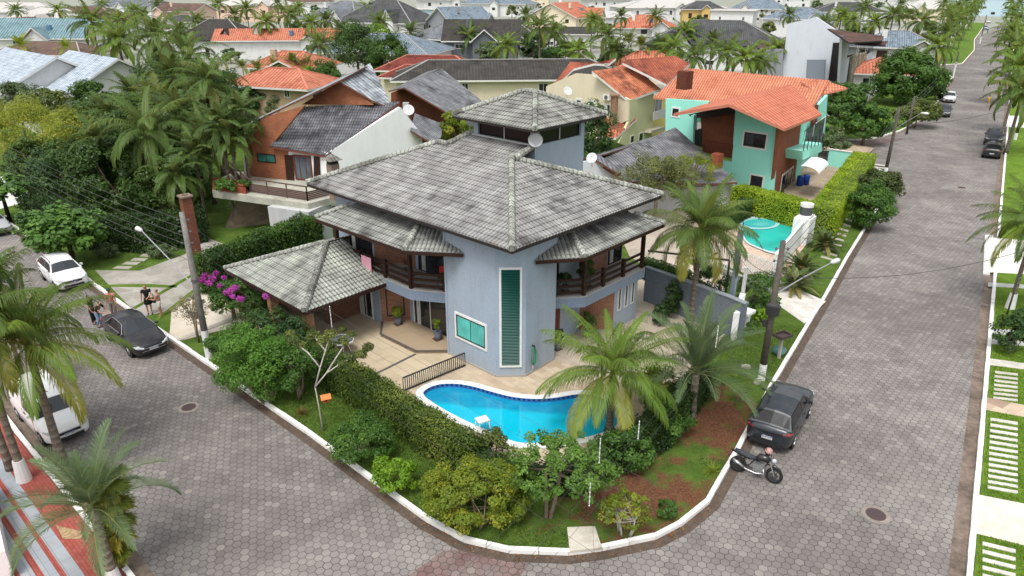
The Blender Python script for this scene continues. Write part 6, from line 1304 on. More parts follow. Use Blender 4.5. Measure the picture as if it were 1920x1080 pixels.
# ================================================================== PLANTS
CO = leaf((.05, .10, .022), (.115, .20, .035), (.44, .40, .08), .38); COB = leaf((.08, .14, .022), (.17, .29, .04), (.46, .42, .08), .4); BLU = leaf((.08, .13, .06), (.16, .24, .11), (.34, .36, .14), .3); QUE = leaf((.05, .10, .02), (.12, .20, .04), (.36, .35, .10), .35); DKP = leaf((.045, .09, .022), (.11, .19, .04), (.34, .32, .11), .35); BRT_ = leaf((.10, .18, .02), (.25, .34, .03), (.5, .46, .05), .4)
for k, kw in {'coco1': dict(mat=COB, seed=1, nf=31, L=3.3, droop=1.35, leaf=.80, lw=0.015, hang=1.15, yellow=.28, emin=-.25, emax=1.35, ns=81, trunk_h=5, tr=.15),
              'coco2': dict(mat=CO, vee=.05, seed=2, nf=36, L=3.4, droop=1.45, leaf=.85, lw=0.015, hang=.7, yellow=.32, emin=-.5, emax=1.4, ns=81, trunk_h=5, tr=.16, nuts=True),
              'coco3': dict(mat=CO, vee=.05, seed=3, nf=32, L=3.4, droop=1.3, leaf=.8, lw=0.017, hang=1.05, yellow=.25, emin=-.4, emax=1.35, ns=74, trunk_h=5, tr=.14),
              'blue': dict(mat=BLU, seed=4, nf=28, L=3.5, droop=1.25, leaf=.62, lw=0.011, hang=.12, yellow=.12, vee=.5, emin=.22, emax=1.5, ns=112, trunk_h=1.6, tr=.2),
              'blue2': dict(mat=BLU, seed=14, nf=20, L=3.0, droop=1.5, leaf=.55, lw=0.010, hang=.15, yellow=.25, vee=.45, emin=.15, emax=1.4, ns=105, trunk_h=3, tr=.2),
              'far1': dict(mat=CO, seed=5, nf=26, L=3.7, droop=1.35, leaf=.8, lw=0.048, hang=1.05, yellow=.3, emin=-.45, emax=1.35, ns=41, trunk_h=7, tr=.15),
              'far2': dict(mat=COB, seed=6, nf=28, L=3.6, droop=1.5, leaf=.8, lw=0.048, hang=1.05, yellow=.28, emin=-.5, emax=1.3, ns=41, trunk_h=7, tr=.15),
              'dark': dict(mat=DKP, seed=7, nf=26, L=3.4, droop=1.6, leaf=.75, lw=0.048, hang=.5, yellow=.3, emin=-.5, emax=1.4, ns=41, trunk_h=7, tr=.15),
              'queen': dict(mat=QUE, seed=8, nf=26, L=3.5, droop=2.1, leaf=.75, lw=0.022, hang=.9, yellow=.4, emin=-.5, emax=1.4, ns=74, trunk_h=7, tr=.17, skirt=2.2),
              'areca': dict(mat=LYE, seed=9, nf=14, L=1.9, droop=1.5, leaf=.5, lw=0.019, hang=.4, yellow=.3, emin=.1, emax=1.4, ns=35, trunk_h=4, tr=.07),
              'small': dict(mat=BRT_, seed=10, nf=16, L=1.8, droop=1.3, leaf=.5, lw=0.015, hang=.4, yellow=.4, emin=.0, emax=1.4, ns=41, trunk_h=1.2, tr=.1)}.items():
    m_ = kw.pop('mat'); th_ = kw['trunk_h']; palm_proto(k, m_, **kw)['th'] = th_
def fpalm(key, bx, by, cpy, label, rz=0, sc=1., z=.11, white=0, **k):
    b = W(bx, by, z); o = put_palm(key, b, label, crown_py=cpy, rz=rz, sc=sc, **k)
    if white: m = MB(); m.tube([(0, 0, 0), (0, 0, white / sc)], [.27, .2], 12); m.build('painted_base', WPAINT, o)
    return o
fpalm('coco1', 1142, 806, 700, 'bright coconut palm with yellow tipped fronds beside the pool', .5, 1.0)
fpalm('coco2', 1296, 600, 432, 'tall coconut palm with a nut cluster right of the balcony', 1.2, 1.02)
fpalm('blue', 1296, 782, 700, 'silvery blue palm with upright fronds on the right verge', .2, .95)
fpalm('blue2', 214, 1090, 955, 'bluish palm with a white painted base at the bottom left', 2.2, .88, white=.55)
fpalm('coco1', 118, 868, 650, 'large coconut palm leaning over the white van', 2.6, 1.05)
fpalm('coco3', 46, 900, 590, 'coconut palm with painted base at the left edge, farther back', .3, .95, white=.9)
fpalm('coco3', 1893, 578, 418, 'coconut palm standing in the bright lawn on the right', 4.1, .95)
fpalm('dark', 20, 880, 480, 'half hidden palm crown at the left edge of the photo', 1.1, .8)
mb = MB(); b_ = W(214, 1075, .11)
e_ = empty('young_palm', b_ + Vector((.12, .25, 0)), 0, 'fan leaved palm climbing beside the painted trunk at the bottom left', 'palm tree'); FANM = leaf((.06, .11, .02), (.16, .22, .03), (.55, .45, .06), .35)
for i_, (h_, s_) in enumerate(((.75, .62), (1.35, .75), (1.95, .8), (2.6, .85), (3.2, .8))): V, F4, F3, rn = palm_mesh(90 + i_, nf=11, L=.7 * s_, droop=.9, leaf=.6 * s_, lw=.02, emin=-.5, emax=.9, ns=26, hang=.25, yellow=.5 if i_ < 2 else .25); npmesh('crown', V + np.array([.05 * i_, .02 * i_, h_]), F4, F3, FANM, rn, e_)
m = MB(); m.tube([(0, 0, -.05), (.2, .05, 3.1)], [.1, .06], 8); m.build('trunk', bark(), e_, True)
o = put_palm('small', W(50, 730, .11), 'drooping yellowish palm fronds low at the left edge', h=3.0, rz=2., sc=1.1, name='young_palm')
def P_(key, px, py, h, label, sc=1., rz=None, group=None, z=0.):
    rz = rz if rz is not None else (px * 7.3 + py) % 6.28; b = W(px, py, h); b.z = z; return put_palm(key, b, label, h=h - z, rz=rz, sc=sc, group=group)
P_('far1', 172, 42, 10, 'tall coconut palm in front of the teal roof', 1.45); P_('far2', 222, 78, 9.5, 'green coconut palm right of the tall one by the teal roof', 1.35); P_('small', 40, 88, 6.4, 'yellow green palm above the ice grey gable', 1.7); P_('small', 124, 92, 6.0, 'golden small palm between the two ice grey gables', 1.35)
P_('queen', 296, 74, 10.5, 'shaggy queen palm towering over the left grove', 1.55); P_('queen', 352, 108, 9.5, 'queen palm with grey dead fronds right of the tallest', 1.35); P_('queen', 392, 158, 8.5, 'queen palm with a thick grey skirt beside the brick house', 1.25); P_('dark', 325, 145, 8, 'dark palm crown inside the left grove', 1.1); P_('queen', 275, 248, 6.6, 'bright drooping queen palm in front of the dark grove', 1.3)
P_('queen', 380, 248, 6., 'queen palm with hanging fronds beside the balcony planter', .95); P_('dark', 335, 215, 7, 'shaded palm behind the drooping queen palm', 1.); P_('dark', 250, 180, 6, 'dark palm over the hedge trees', 1.); P_('areca', 300, 200, 6, 'light green feathery palm in the middle of the grove', 2.)
for i, (x, y, h, l) in enumerate(((205, 215, 6.5, 'palm rising between the bamboo and the dark grove'), (330, 330, 4.5, 'low palm at the foot of the dark grove'), (180, 262, 5.5, 'palm emerging from the right bamboo clump'), (412, 235, 7.5, 'first slim grey trunked palm left of the brick house'), (432, 262, 6.5, 'second slim grey trunked palm left of the brick house'), (450, 215, 8, 'slim tall palm just behind the brick house verge'), (365, 290, 5.5, 'short slim palm under the shaggy queen palms'))): P_('dark', x, y, h, l, .75)
for i, (x, y, h, k, s, l) in enumerate(((338, 60, 8, 'far1', 1.1, 'coconut palm left of the black hip roof'), (252, 22, 9, 'far2', 1.2, 'palm near the horizon above the shaggy grove'), (298, 8, 9, 'far1', 1.3, 'palm in front of the pink apartment house'), (408, 8, 9, 'far2', 1.3, 'palm right of the pink apartment house'), (440, 30, 8, 'dark', 1.2, 'dark palm left of the salmon roof'), (462, 18, 9, 'far1', 1.3, 'palm behind the black hip roof'), (498, 42, 8, 'far2', 1.2, 'first palm over the salmon roof'), (540, 28, 9, 'far1', 1.3, 'tall palm over the middle of the salmon roof'), (583, 44, 8, 'far2', 1.1, 'palm over the right part of the salmon roof'), (612, 40, 8, 'dark', 1.1, 'dark palm at the right end of the salmon roof'), (520, 8, 9, 'dark', 1.2, 'faint palm on the horizon left of the dormers'))):
    P_(k, x, y, h, l, s)
for i, (x, y, h, s, l) in enumerate(((425, 118, 4.5, 1.2, 'areca palm left of the tan brick house'), (455, 128, 4.5, 1.2, 'areca palm before the orange hip roof'), (483, 132, 4.6, 1.3, 'areca palm beside the air conditioned brick wall'), (548, 118, 5, 1.4, 'twin stemmed areca in front of the shuttered window'), (577, 122, 4.6, 1.2, 'areca right of the shuttered window'), (440, 165, 3.4, 1.2, 'low areca above the brick gable'), (515, 125, 4.4, 1.2, 'slender areca between two others'))):
    P_('areca', x, y, h, l, s)
for i, (x, y, h, k, s, l) in enumerate(((712, 42, 8, 'far1', 1.15, 'coconut palm in front of the pale blue cubic house'), (1012, 52, 9, 'far1', 1.25, 'tall palm with an orange crownshaft behind the charcoal roof'), (1085, 98, 6, 'far2', 1.1, 'palm behind the cream house chimney'), (1137, 68, 8, 'far1', 1.1, 'palm left of the orange hip roof'), (1150, 95, 6, 'dark', 1., 'dark palm behind the cream gable'), (1178, 82, 6.5, 'areca', 1.8, 'feathery palm above the cream house'), (1202, 88, 6, 'areca', 1.8, 'yellowish feathery palm right of its twin'), (1262, 92, 7, 'far2', 1.1, 'palm left in the row before the charcoal hip roof'), (1302, 108, 6.4, 'far1', 1.05, 'palm in the middle before the charcoal hip roof'), (1398, 112, 6.4, 'far2', 1.1, 'palm right in the row before the charcoal hip roof'), (1425, 118, 5.6, 'far1', .95, 'low palm touching the brown sloping roof'), (1240, 88, 6, 'dark', 1., 'dark palm over the stained orange ridge'))):
    P_(k, x, y, h, l, s)
for x, y, h, k, s, l in ((1578, 30, 8.5, 'far2', 1.2, 'palm above the flat grey roof'), (1622, 14, 9, 'far1', 1.3, 'palm behind the flat roofed house'), (1640, 42, 7.5, 'far2', 1.1, 'palm in front of the flat roofed house'), (1675, 30, 9, 'far1', 1.3, 'tall palm over the slate hip roof'), (1728, 40, 9, 'far1', 1.25, 'tall palm in front of the large cream roof'), (1760, 88, 6.5, 'far2', 1.1, 'palm nearest the junction on the avenue'), (1775, 62, 7.5, 'far1', 1.15, 'second palm of the avenue'), (1748, 68, 6, 'dark', 1., 'dark palm behind the avenue row')):
    P_(k, x, y, h, l, s)
for i, (x, y) in enumerate(((1788, 42), (1802, 30), (1815, 22), (1826, 12), (1795, 14), (1836, 2), (1812, 4), (1780, 22), (1770, 8), (1845, -6))): P_(('far1', 'far2')[i % 2], x, y, 8.5, ('nearest', 'second', 'third', 'fourth', 'fifth', 'sixth', 'seventh', 'eighth', 'ninth', 'tenth')[i] + ' coconut palm of the crowd on the left side of the far avenue', 1.2, group='avenue palms left')
for i, (x, y, h) in enumerate(((1912, 130, 7.5), (1905, 92, 8), (1898, 62, 8), (1908, 38, 8), (1900, 22, 8), (1912, 8, 8), (1895, 4, 8), (1918, 172, 6.5))): P_(('far2', 'far1')[i % 2], x, y, h, ('nearest', 'second', 'third', 'fourth', 'fifth', 'sixth', 'seventh', 'eighth', 'ninth', 'tenth')[i] + ' coconut palm of the row on the right side of the far avenue', 1.15, group='avenue palms right')
# cycads
CYC = leaf((.03, .06, .015), (.07, .12, .03), (.30, .26, .08), .2)
for i, (x, y, s, l) in enumerate(((1546, 468, 1.0, 'large sago palm with an orange cone beside the pool wall'), (1500, 512, .9, 'dark sago palm between two others'), (1488, 545, 1.0, 'yellow green sago palm nearest the flagstone path'), (1520, 430, .6, 'small sago palm under the hedge'))):
    b = W(x, y, .11); e_ = empty('sago_palm', b, i * 1.3, l, 'cycad'); V, F4, F3, rn = palm_mesh(20 + i, nf=34, L=1.55 * s, droop=.9, leaf=.24, lw=.022, emin=-.05, emax=1.2, ns=44, hang=.1, yellow=.5, vee=.1); npmesh('crown', V + np.array([0, 0, .35]), F4, F3, CYC, rn, e_); m = MB(); m.tube([(0, 0, -.05), (0, 0, .42)], [.2, .16], 8); m.build('trunk', bark(), e_); m = MB(); m.lathe([(0, .3), (.14, .4), (.16, .5), (.08, .6), (0, .62)], seg=10); m.build('cone', plain((.5, .3, .12), .8), e_)
# ---- broadleaf trees given by crown centre pixel and height
def T_(px, py, zc, rad, label, mat, n, size, cat='tree', seed=1, z=.1, zoff=0, **k):
    c = W(px, py, zc); return tree(label, cat, (c.x, c.y, z), zc + rad[2], rad, mat, n=n, size=size, zc=zc - z, seed=seed, **k)
MID2 = leaf((.03, .07, .015), (.075, .14, .025), (.16, .24, .045), .3); BAM = leaf((.17, .22, .025), (.32, .38, .045), (.48, .46, .08), .45); DKT = leaf((.025, .055, .012), (.06, .12, .022), (.13, .22, .04), .3); MID = leaf((.03, .07, .012), (.07, .15, .02), (.14, .25, .035), .3); LIM = leaf((.10, .20, .015), (.20, .36, .02), (.34, .50, .05), .4); OLV = leaf((.05, .08, .02), (.13, .17, .035), (.27, .28, .06), .3); GRY = leaf((.06, .10, .04), (.14, .20, .08), (.24, .28, .12), .3); YGR = leaf((.09, .15, .015), (.23, .30, .028), (.46, .43, .045), .4)
T_(45, 250, 3.6, (5.5, 4.5, 3.3), 'yellow green bamboo mass at the left edge', BAM, 16000, .13, 'bamboo', 1, clumps=70, trunk_r=.1, stems=6, asp=.25, spread=.24)
T_(150, 268, 3.8, (4.6, 4, 3.3), 'second bamboo clump, right of the one at the edge', BAM, 13000, .13, 'bamboo', 2, clumps=60, trunk_r=.1, stems=6, asp=.25, spread=.24)
T_(90, 205, 4.5, (3, 3, 2.4), 'olive tree in front of the ice grey roofs', OLV, 5000, .16, seed=3, clumps=40); T_(30, 190, 4.5, (3, 2.5, 2.2), 'silvery tree hiding the low ice grey annexe', GRY, 5000, .14, seed=4, clumps=40); T_(178, 190, 4.8, (2.6, 2.6, 2.6), 'loose green tree against the white gable', MID, 4000, .16, seed=5, clumps=30)
for i, (x, y, zc, r_, l) in enumerate(((215, 330, 3.2, (4.2, 3.4, 3.2), 'dark evergreen behind the round umbrella tree'), (140, 330, 2.8, (4.5, 3, 2.9), 'dark evergreen left of the grove'), (310, 330, 3.2, (4, 3, 3.2), 'dark evergreen under the drooping queen palm'), (255, 275, 4.2, (4, 3.4, 3.6), 'dense dark tree in the middle of the left grove'), (345, 260, 4.4, (3.6, 3.2, 4.2), 'dark mass behind the palm trunks'), (200, 240, 4.6, (4, 3.5, 3.4), 'deep green tree behind the bamboo'), (290, 170, 5, (4.5, 3.8, 4), 'deep green tree top under the shaggy palms'), (400, 200, 4.4, (3.2, 3.2, 3.6), 'deep green tree left of the brick gable'), (80, 310, 2.6, (3.4, 2.4, 2.5), 'dark shrubs beside the white pavement'))):
    T_(x, y, zc, r_, l, (DKT, LG2, MID2)[i % 3], 11000, .12, 'tree', 10 + i, clumps=60, spread=.22, trunk_r=.16)
for i, (x, y, zc, r_, l, m_) in enumerate(((235, 215, 5, (2.4, 2.4, 2), 'lighter green crown between the queen palms', MID), (420, 165, 4.5, (3, 3, 2.5), 'green shrubbery left of the arecas', LG2), (460, 185, 3.4, (3.2, 2.2, 1.8), 'green thicket above the long brick gable', LG2), (520, 190, 3, (2.6, 2, 1.5), 'low grey green thicket under the tan brick house', GRY), (355, 330, 3, (1.8, 1.8, 2.2), 'mixed foliage between the palm trunks', LG2))): T_(x, y, zc, r_, l, m_, 5000, .14, seed=30 + i, clumps=40)
fac = dict(clumps=46, spread=.24)
T_(118, 425, 2.7, (3.0, 2.4, 1.35), 'umbrella shaped sea grape tree with large round leaves', leaf((.04, .10, .02), (.09, .19, .03), (.18, .32, .06), .25), 6500, .14, seed=41, clumps=90, spread=.22, trunk_r=.16, asp=.85, up=1.4, off=(-.2, .0), hollow=.4, bm=bark('#3a3028', '#584a3e')); T_(0, 352, 2.8, (2.4, 1.9, .9), 'smaller sea grape tree at the left edge with dark branches', leaf((.04, .10, .02), (.09, .19, .03), (.18, .32, .06), .25), 2600, .15, seed=42, clumps=40, spread=.24, trunk_r=.14, asp=.85, up=1.4, bm=bark('#2a221c', '#453a30'))
T_(668, 88, 6.2, (4.6, 4.2, 4.6), 'large dark weeping tree behind the brick house', DKT, 12000, .16, seed=43, clumps=80, trunk_r=.25); T_(728, 110, 5., (4., 3.6, 4.2), 'bright fresh green tree right of the dark weeping tree', MID, 10000, .17, seed=44, clumps=60, trunk_r=.22); T_(706, 62, 7.2, (2.4, 2.4, 2), 'lime green tree top above the dark weeping tree', LIM, 3000, .16, seed=45, clumps=24)
T_(612, 142, 3.4, (3.2, 2.6, 2.4), 'rounded green tree left of the weeping tree', MID, 6000, .14, seed=46, clumps=40); T_(577, 148, 3, (1.3, 1.3, 2), 'narrow lime green bush beside the rounded tree', LIM, 3000, .12, seed=47, clumps=20)
T_(1703, 145, 4.0, (5.6, 5, 4.), 'big round mango tree at the street junction', MID, 22000, .2, seed=48, clumps=130, trunk_r=.3, spread=.24); T_(1583, 205, 3.6, (3.4, 3.2, 3.4), 'leafy green tree beside the turquoise house', MID, 9000, .17, seed=49, clumps=60, trunk_r=.2, spread=.22); T_(1625, 228, 2.6, (2.7, 2.5, 2.3), 'round trimmed tree on the junction lawn', LG1, 7000, .15, seed=50, clumps=50, trunk_r=.18, spread=.22); T_(1566, 262, 1.8, (1.8, 1.8, 1.4), 'greyish bush by the turquoise boundary wall', GRY, 3500, .11, seed=51, clumps=30)
T_(1722, 212, 1.8, (3.6, 2.4, 1.5), 'olive bushes along the kerb of the junction lawn', OLV, 6000, .13, 'bush', 52, clumps=50); T_(1757, 170, 1.5, (1.8, 1.6, 1.3), 'dark shrub between mango tree and parked white car', LG2, 3000, .15, 'bush', 53, clumps=24)
T_(1636, 385, 1.9, (1.7, 1.6, 1.7), 'round dark green street tree nearest on the right kerb', LG1, 15000, .08, seed=54, clumps=80, trunk_r=.12, spread=.28); T_(1652, 348, 1.8, (1.9, 1.5, 1.4), 'second street tree with reddish shade behind the nearest', leaf((.05, .05, .02), (.07, .11, .025), (.12, .17, .04), .25), 12000, .085, seed=55, clumps=70, trunk_r=.12, spread=.28)
T_(1232, 330, 3.9, (3.4, 2.8, 2.0), 'feathery olive tree in front of the low grey roof', leaf((.09, .11, .04), (.17, .20, .06), (.30, .30, .09), .3), 12000, .085, seed=56, clumps=60, trunk_r=.14, asp=.3, spread=.22, hollow=.35); T_(1300, 318, 3.6, (2.6, 2., 1.3), 'thin yellowish tree over the roof chimney', YGR, 4000, .08, seed=57, clumps=50, trunk_r=.1, asp=.35, spread=.2)
T_(855, 243, 5.4, (2.0, 1.8, 1.7), 'yellow tipped round tree left of the tower', YGR, 6000, .10, seed=58, clumps=40, trunk_r=.14); T_(1105, 258, 5.0, (2.2, 2.2, 3), 'glossy dark green tree right of the tower', LG2, 8000, .11, seed=59, clumps=50, trunk_r=.16)
T_(1210, 300, 3, (2, 2, 1.6), 'dark green bush under the feathery olive tree', LG2, 4000, .1, seed=60, clumps=30)
for i, (x, y, zc, r_, l, m_) in enumerate(((1040, 108, 3, (3.2, 2.4, 2), 'lime shrubs behind the charcoal roof', MID), (1000, 85, 4.4, (3, 3, 3), 'dark magenta tinged tree near the tall palm', LG2), (1150, 108, 4, (3, 2.4, 3), 'dark green tree behind the cream ridge', DKT), (915, 98, 4.5, (2.6, 2.4, 2), 'grey green round tree by the modern black roofed house', GRY), (1440, 52, 4, (2.6, 2.4, 2), 'reddish green tree left of the modern tower', OLV), (1600, 62, 4.5, (4, 3, 2.2), 'green shrubs in front of the avenue palms', MID), (1735, 82, 3, (3, 3, 2.4), 'brownish green tree behind the avenue palms', OLV), (640, 40, 4, (3, 3, 2.4), 'dark green tree left of the grey dormers', LG2), (450, 8, 5, (5, 4, 3), 'green tree near the horizon', MID), (1550, 20, 5, (5, 4, 2.5), 'distant green tree right of the grey hip roofs', OLV))): T_(x, y, zc, r_, l, m_, 3000, .24, seed=70 + i, clumps=34, trunk_r=.2)
# ---- corner garden
def TB(px, py, h, rad, label, mat, n, size, zc=None, seed=1, **k): b = W(px, py, .1); return tree(label, k.pop('cat', 'tree'), b, h, rad, mat, n=n, size=size, zc=zc, seed=seed, **k)
TB(505, 752, 3.7, (2.0, 1.7, 1.7), 'bright green mulberry like tree on the left verge', leaf((.05, .13, .015), (.11, .25, .03), (.20, .38, .06), .35), 20000, .048, zc=1.9, seed=81, clumps=110, stems=4, trunk_r=.12, spread=.25, hollow=.3, off=(-.5, .2))
TB(560, 745, 2.8, (1.3, 1.2, 1.3), 'darker leafy tree right of the bright green one', LG1, 9000, .055, zc=1.6, seed=82, clumps=44, stems=3, trunk_r=.1)
TB(440, 690, 2.3, (1.1, 1.0, 1.1), 'leafy shrub behind the left street pole', LG1, 7000, .055, zc=1.2, seed=83, clumps=34, stems=3, trunk_r=.08, cat='shrub')
WB = bark('#8f8a80', '#c9c5ba')
b = W(606, 808, .1); root = empty('tree', b, 0, 'thin pale trunked tree with sparse leaves holding a birdhouse', 'tree'); m = MB()
br = [[(0, 0, 0), (-.08, .1, 1.1), (-.12, .05, 2.05)], [(-.12, .05, 2.05), (.35, .2, 2.6), (1.0, .5, 2.95), (1.7, .8, 3.1)], [(-.12, .05, 2.05), (.1, .3, 2.8), (.3, .6, 3.4), (.5, .9, 4.0)], [(.1, .3, 2.8), (-.4, .6, 3.3), (-1.0, .8, 3.7)], [(.35, .2, 2.6), (.8, .9, 3.2), (1.2, 1.4, 3.7)], [(.3, .6, 3.4), (-.3, 1.2, 3.8)]]
for c in br: m.tube(c, [.055 if c is br[0] else .035] + [.03 - .006 * i for i in range(len(c) - 1)], 6)
m.build('trunk', WB, root, True); rng = np.random.default_rng(84)
crown('crown', rng, (0, .6, 3.4), (1.5, 1.2, .5), 2600, .055, OLV, 0, .2, root, pts=[(1.7, .8, 3.15), (1.3, .7, 3.05), (1.9, 1.1, 3.3), (.5, .9, 4.0), (.2, .8, 3.8), (-1., .8, 3.75), (-.7, .8, 3.6), (-1.2, 1.1, 3.9), (1.2, 1.4, 3.75), (.9, 1.2, 3.55), (-.3, 1.2, 3.85), (1.0, .4, 2.9), (.8, 1.7, 3.8)])
p = b + Vector((.28, -.05, 1.55)); e_ = empty('birdhouse', p, .4, 'orange wooden birdhouse hanging from the pale trunked tree', 'birdhouse'); m = MB(); m.box((0, 0, 0), (.26, .22, .2)); m.build('body', plain((.45, .10, .03), .6), e_); m = MB(); m.slab([(-.2, -.2, .1), (.2, -.2, .1), (.2, .02, .22), (-.2, .02, .22)], .02); m.slab([(-.2, .2, .1), (.2, .2, .1), (.2, .02, .22), (-.2, .02, .22)], .02); m.build('roof', plain((.75, .20, .05), .6), e_); m = MB(); m.tube([(0, 0, .2), (-.1, 0, 1.0)], .005, 4); m.build('string', BLACKM, e_); m = MB(); m.tube([(0, -.112, 0), (0, -.118, 0)], .04, 10); m.build('entrance_hole', plain((.02, .01, .01), .9), e_)
TB(680, 858, 1.75, (1.45, 1.3, .85), 'round dense bush between kerb and hedge', LG1, 11000, .045, zc=.9, seed=85, clumps=60, stems=4, trunk_r=.06, cat='bush', spread=.26)
TB(742, 918, 1.35, (.9, .85, .68), 'lime green bush beside the big yellow green shrub', LIM, 4500, .05, zc=.7, seed=86, clumps=44, stems=4, trunk_r=.05, cat='bush', spread=.26)
TB(895, 985, 2.2, (1.95, 1.6, 1.15), 'big rounded yellow green shrub at the garden corner', YGR, 26000, .042, zc=1.15, seed=87, clumps=120, stems=6, trunk_r=.1, cat='shrub', spread=.19, off=(-.05, .35))
TB(1030, 978, 3.0, (2.15, 1.7, 1.05), 'open branched tree with bright leaves before the pool', leaf((.06, .13, .02), (.13, .25, .035), (.22, .36, .07), .35), 8500, .055, zc=1.95, seed=88, clumps=80, trunk_r=.10, off=(.45, .45), spread=.16, limbs=10, stems=2, bm=bark('#6b5a4a', '#8f7f6e'))
TB(1172, 1000, 1.55, (1.0, .9, .55), 'thin pale twigged shrub with sparse yellow leaves', YGR, 2600, .045, zc=1.0, seed=89, clumps=50, stems=5, trunk_r=.07, limbs=30, bm=WB, cat='shrub', spread=.2)
TB(1247, 968, .75, (.42, .4, .32), 'small round dark green bush near the kerb curve', LG1, 1600, .04, zc=.38, seed=90, clumps=20, stems=3, trunk_r=.03, cat='bush')
TB(372, 640, 2.7, (1.15, 1.0, .9), 'leafless twiggy grey tree beside the forecourt', leaf((.16, .14, .06), (.25, .22, .10), (.33, .30, .14), .2), 2600, .035, zc=1.8, seed=91, clumps=60, stems=3, trunk_r=.07, limbs=60, bm=bark('#7d7262', '#9f9482'), spread=.16)
for i, (x, y, s, l, m_) in enumerate(((1335, 888, .32, 'small yellow grass tuft on the bare soil', YGR), (566, 778, .3, 'reddish low plant on the lawn', leaf((.10, .05, .02), (.2, .12, .04), (.3, .2, .06), .2)))):
    b = W(x, y, .1); e_ = empty('grass_tuft', b, 0, l, 'plant'); V, F4, F3, rn = palm_mesh(60 + i, nf=40, L=s * 1.4, droop=1.2, leaf=.06, lw=.006, emin=.5, emax=1.4, ns=10, hang=.2, yellow=.4); npmesh('blades', V, F4, F3, m_, rn, e_)
b = W(1385, 752, .1); e_ = empty('dead_plant', b, 0, 'dry brown stalk with withered leaves in the soil', 'plant'); m = MB(); m.tube([(0, 0, 0), (.02, .02, .75)], .025, 5); m.build('stalk', bark(), e_); V, F4, F3, rn = palm_mesh(66, nf=12, L=.6, droop=1.2, leaf=.12, lw=.01, emin=-.3, emax=.5, ns=12, hang=.4); npmesh('leaves', V + np.array([0, 0, .25]), F4, F3, leaf('#4a3626', '#6e523a', '#84684a'), rn, e_)
# hedges
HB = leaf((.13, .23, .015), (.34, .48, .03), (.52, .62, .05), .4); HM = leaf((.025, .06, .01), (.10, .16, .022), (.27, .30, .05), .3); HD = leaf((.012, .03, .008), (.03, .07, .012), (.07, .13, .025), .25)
hedge('long clipped hedge between the verge and the pool terrace', [ABf(9.2, -4.85), ABf(4, -4.85), ABf(0, -4.95), ABf(-2.4, -4.95)], 1.0, .1, 1.62, HM, 620, .042, 5, rough=.09)
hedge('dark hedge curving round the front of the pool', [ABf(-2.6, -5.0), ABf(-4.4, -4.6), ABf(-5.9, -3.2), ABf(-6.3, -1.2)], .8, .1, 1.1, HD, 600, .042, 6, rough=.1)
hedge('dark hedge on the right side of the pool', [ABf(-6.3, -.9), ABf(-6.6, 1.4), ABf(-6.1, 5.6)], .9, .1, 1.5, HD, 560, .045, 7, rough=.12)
hedge('bright lime hedge running beside the right street', [W(1620, 290, 2.0), W(1548, 388, 2.0)], 2.0, .1, 2.1, HB, 300, .065, 8, rough=.05, core=(.03, .06, .01)); hedge('lime hedge arm reaching left towards the turquoise wall', [W(1520, 384, 2.0), W(1395, 352, 2.0)], 1.6, .1, 2.1, HB, 300, .06, 9, rough=.05, core=(.03, .06, .01))
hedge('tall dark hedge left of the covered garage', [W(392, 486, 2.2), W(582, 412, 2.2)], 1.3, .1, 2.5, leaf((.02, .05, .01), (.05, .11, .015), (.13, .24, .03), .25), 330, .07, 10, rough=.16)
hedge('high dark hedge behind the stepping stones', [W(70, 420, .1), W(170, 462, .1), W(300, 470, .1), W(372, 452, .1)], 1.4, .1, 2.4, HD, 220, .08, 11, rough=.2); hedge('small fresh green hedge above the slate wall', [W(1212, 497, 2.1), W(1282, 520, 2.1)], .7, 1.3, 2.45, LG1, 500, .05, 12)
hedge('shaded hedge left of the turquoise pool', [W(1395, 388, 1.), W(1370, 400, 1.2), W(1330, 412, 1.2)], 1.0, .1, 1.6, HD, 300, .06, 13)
for i, (px, py, zc, r_, l, m_, n) in enumerate(((1425, 548, 1.3, (1.3, 1.2, 1.3), 'dark dense shrub beside the white gate posts', LG1, 6000), (1262, 560, 1.2, (.55, .5, 1.1), 'tall dark shrub in the side court', HD, 3000), (1240, 588, .8, (.5, .5, .7), 'lower dark shrub in the side court', HD, 2200), (1330, 528, 1.1, (1.2, 1., .9), 'bush behind the slate wall', LG2, 4000), (1425, 590, .5, (.4, .4, .35), 'small clipped bush on the right verge', LIM, 1500), (1408, 612, .45, (.45, .4, .35), 'low shrub beside the pedestal', MID, 1500), (1230, 720, .8, (1., 1.2, .9), 'yellow green shrub between the two palms', YGR, 3500), (1250, 780, .9, (1.2, 1.2, .9), 'green shrub under the blue palm', LG1, 4500), (200, 470, .6, (.9, .7, .5), 'grey green bromeliad like clump by the stepping stones', GRY, 1800), (300, 470, .6, (1.1, .7, .5), 'grey strap leaved clump near the short brick post', GRY, 1800), (545, 640, 1.5, (1.3, .9, 1.3), 'dark creeper covered bush at the garage corner', LG2, 5000), (1905, 620, 1.3, (.9, .9, 1.2), 'dark round shrub at the right edge', LG2, 4500), (1550, 415, .8, (.9, .8, .6), 'dark shrub under the lime hedge', LG2, 2500), (498, 618, 1.2, (1.7, .9, 1.2), 'dark shrubs under the left eave of the covered garage', LG2, 6000), (590, 662, 1.0, (1.2, .8, 1.), 'olive shrub at the end of the clipped hedge', OLV, 5000), (930, 835, .9, (.8, .6, .7), 'twiggy shrub in front of the pool corner', OLV, 2200), (1170, 840, 1.0, (1.2, .9, .9), 'dark leafy shrub right of the open tree', LG1, 4500))): T_(px, py, zc, r_, l, m_, n, .06, 'shrub', 100 + i, clumps=36, stems=3, trunk_r=.05, spread=.28)
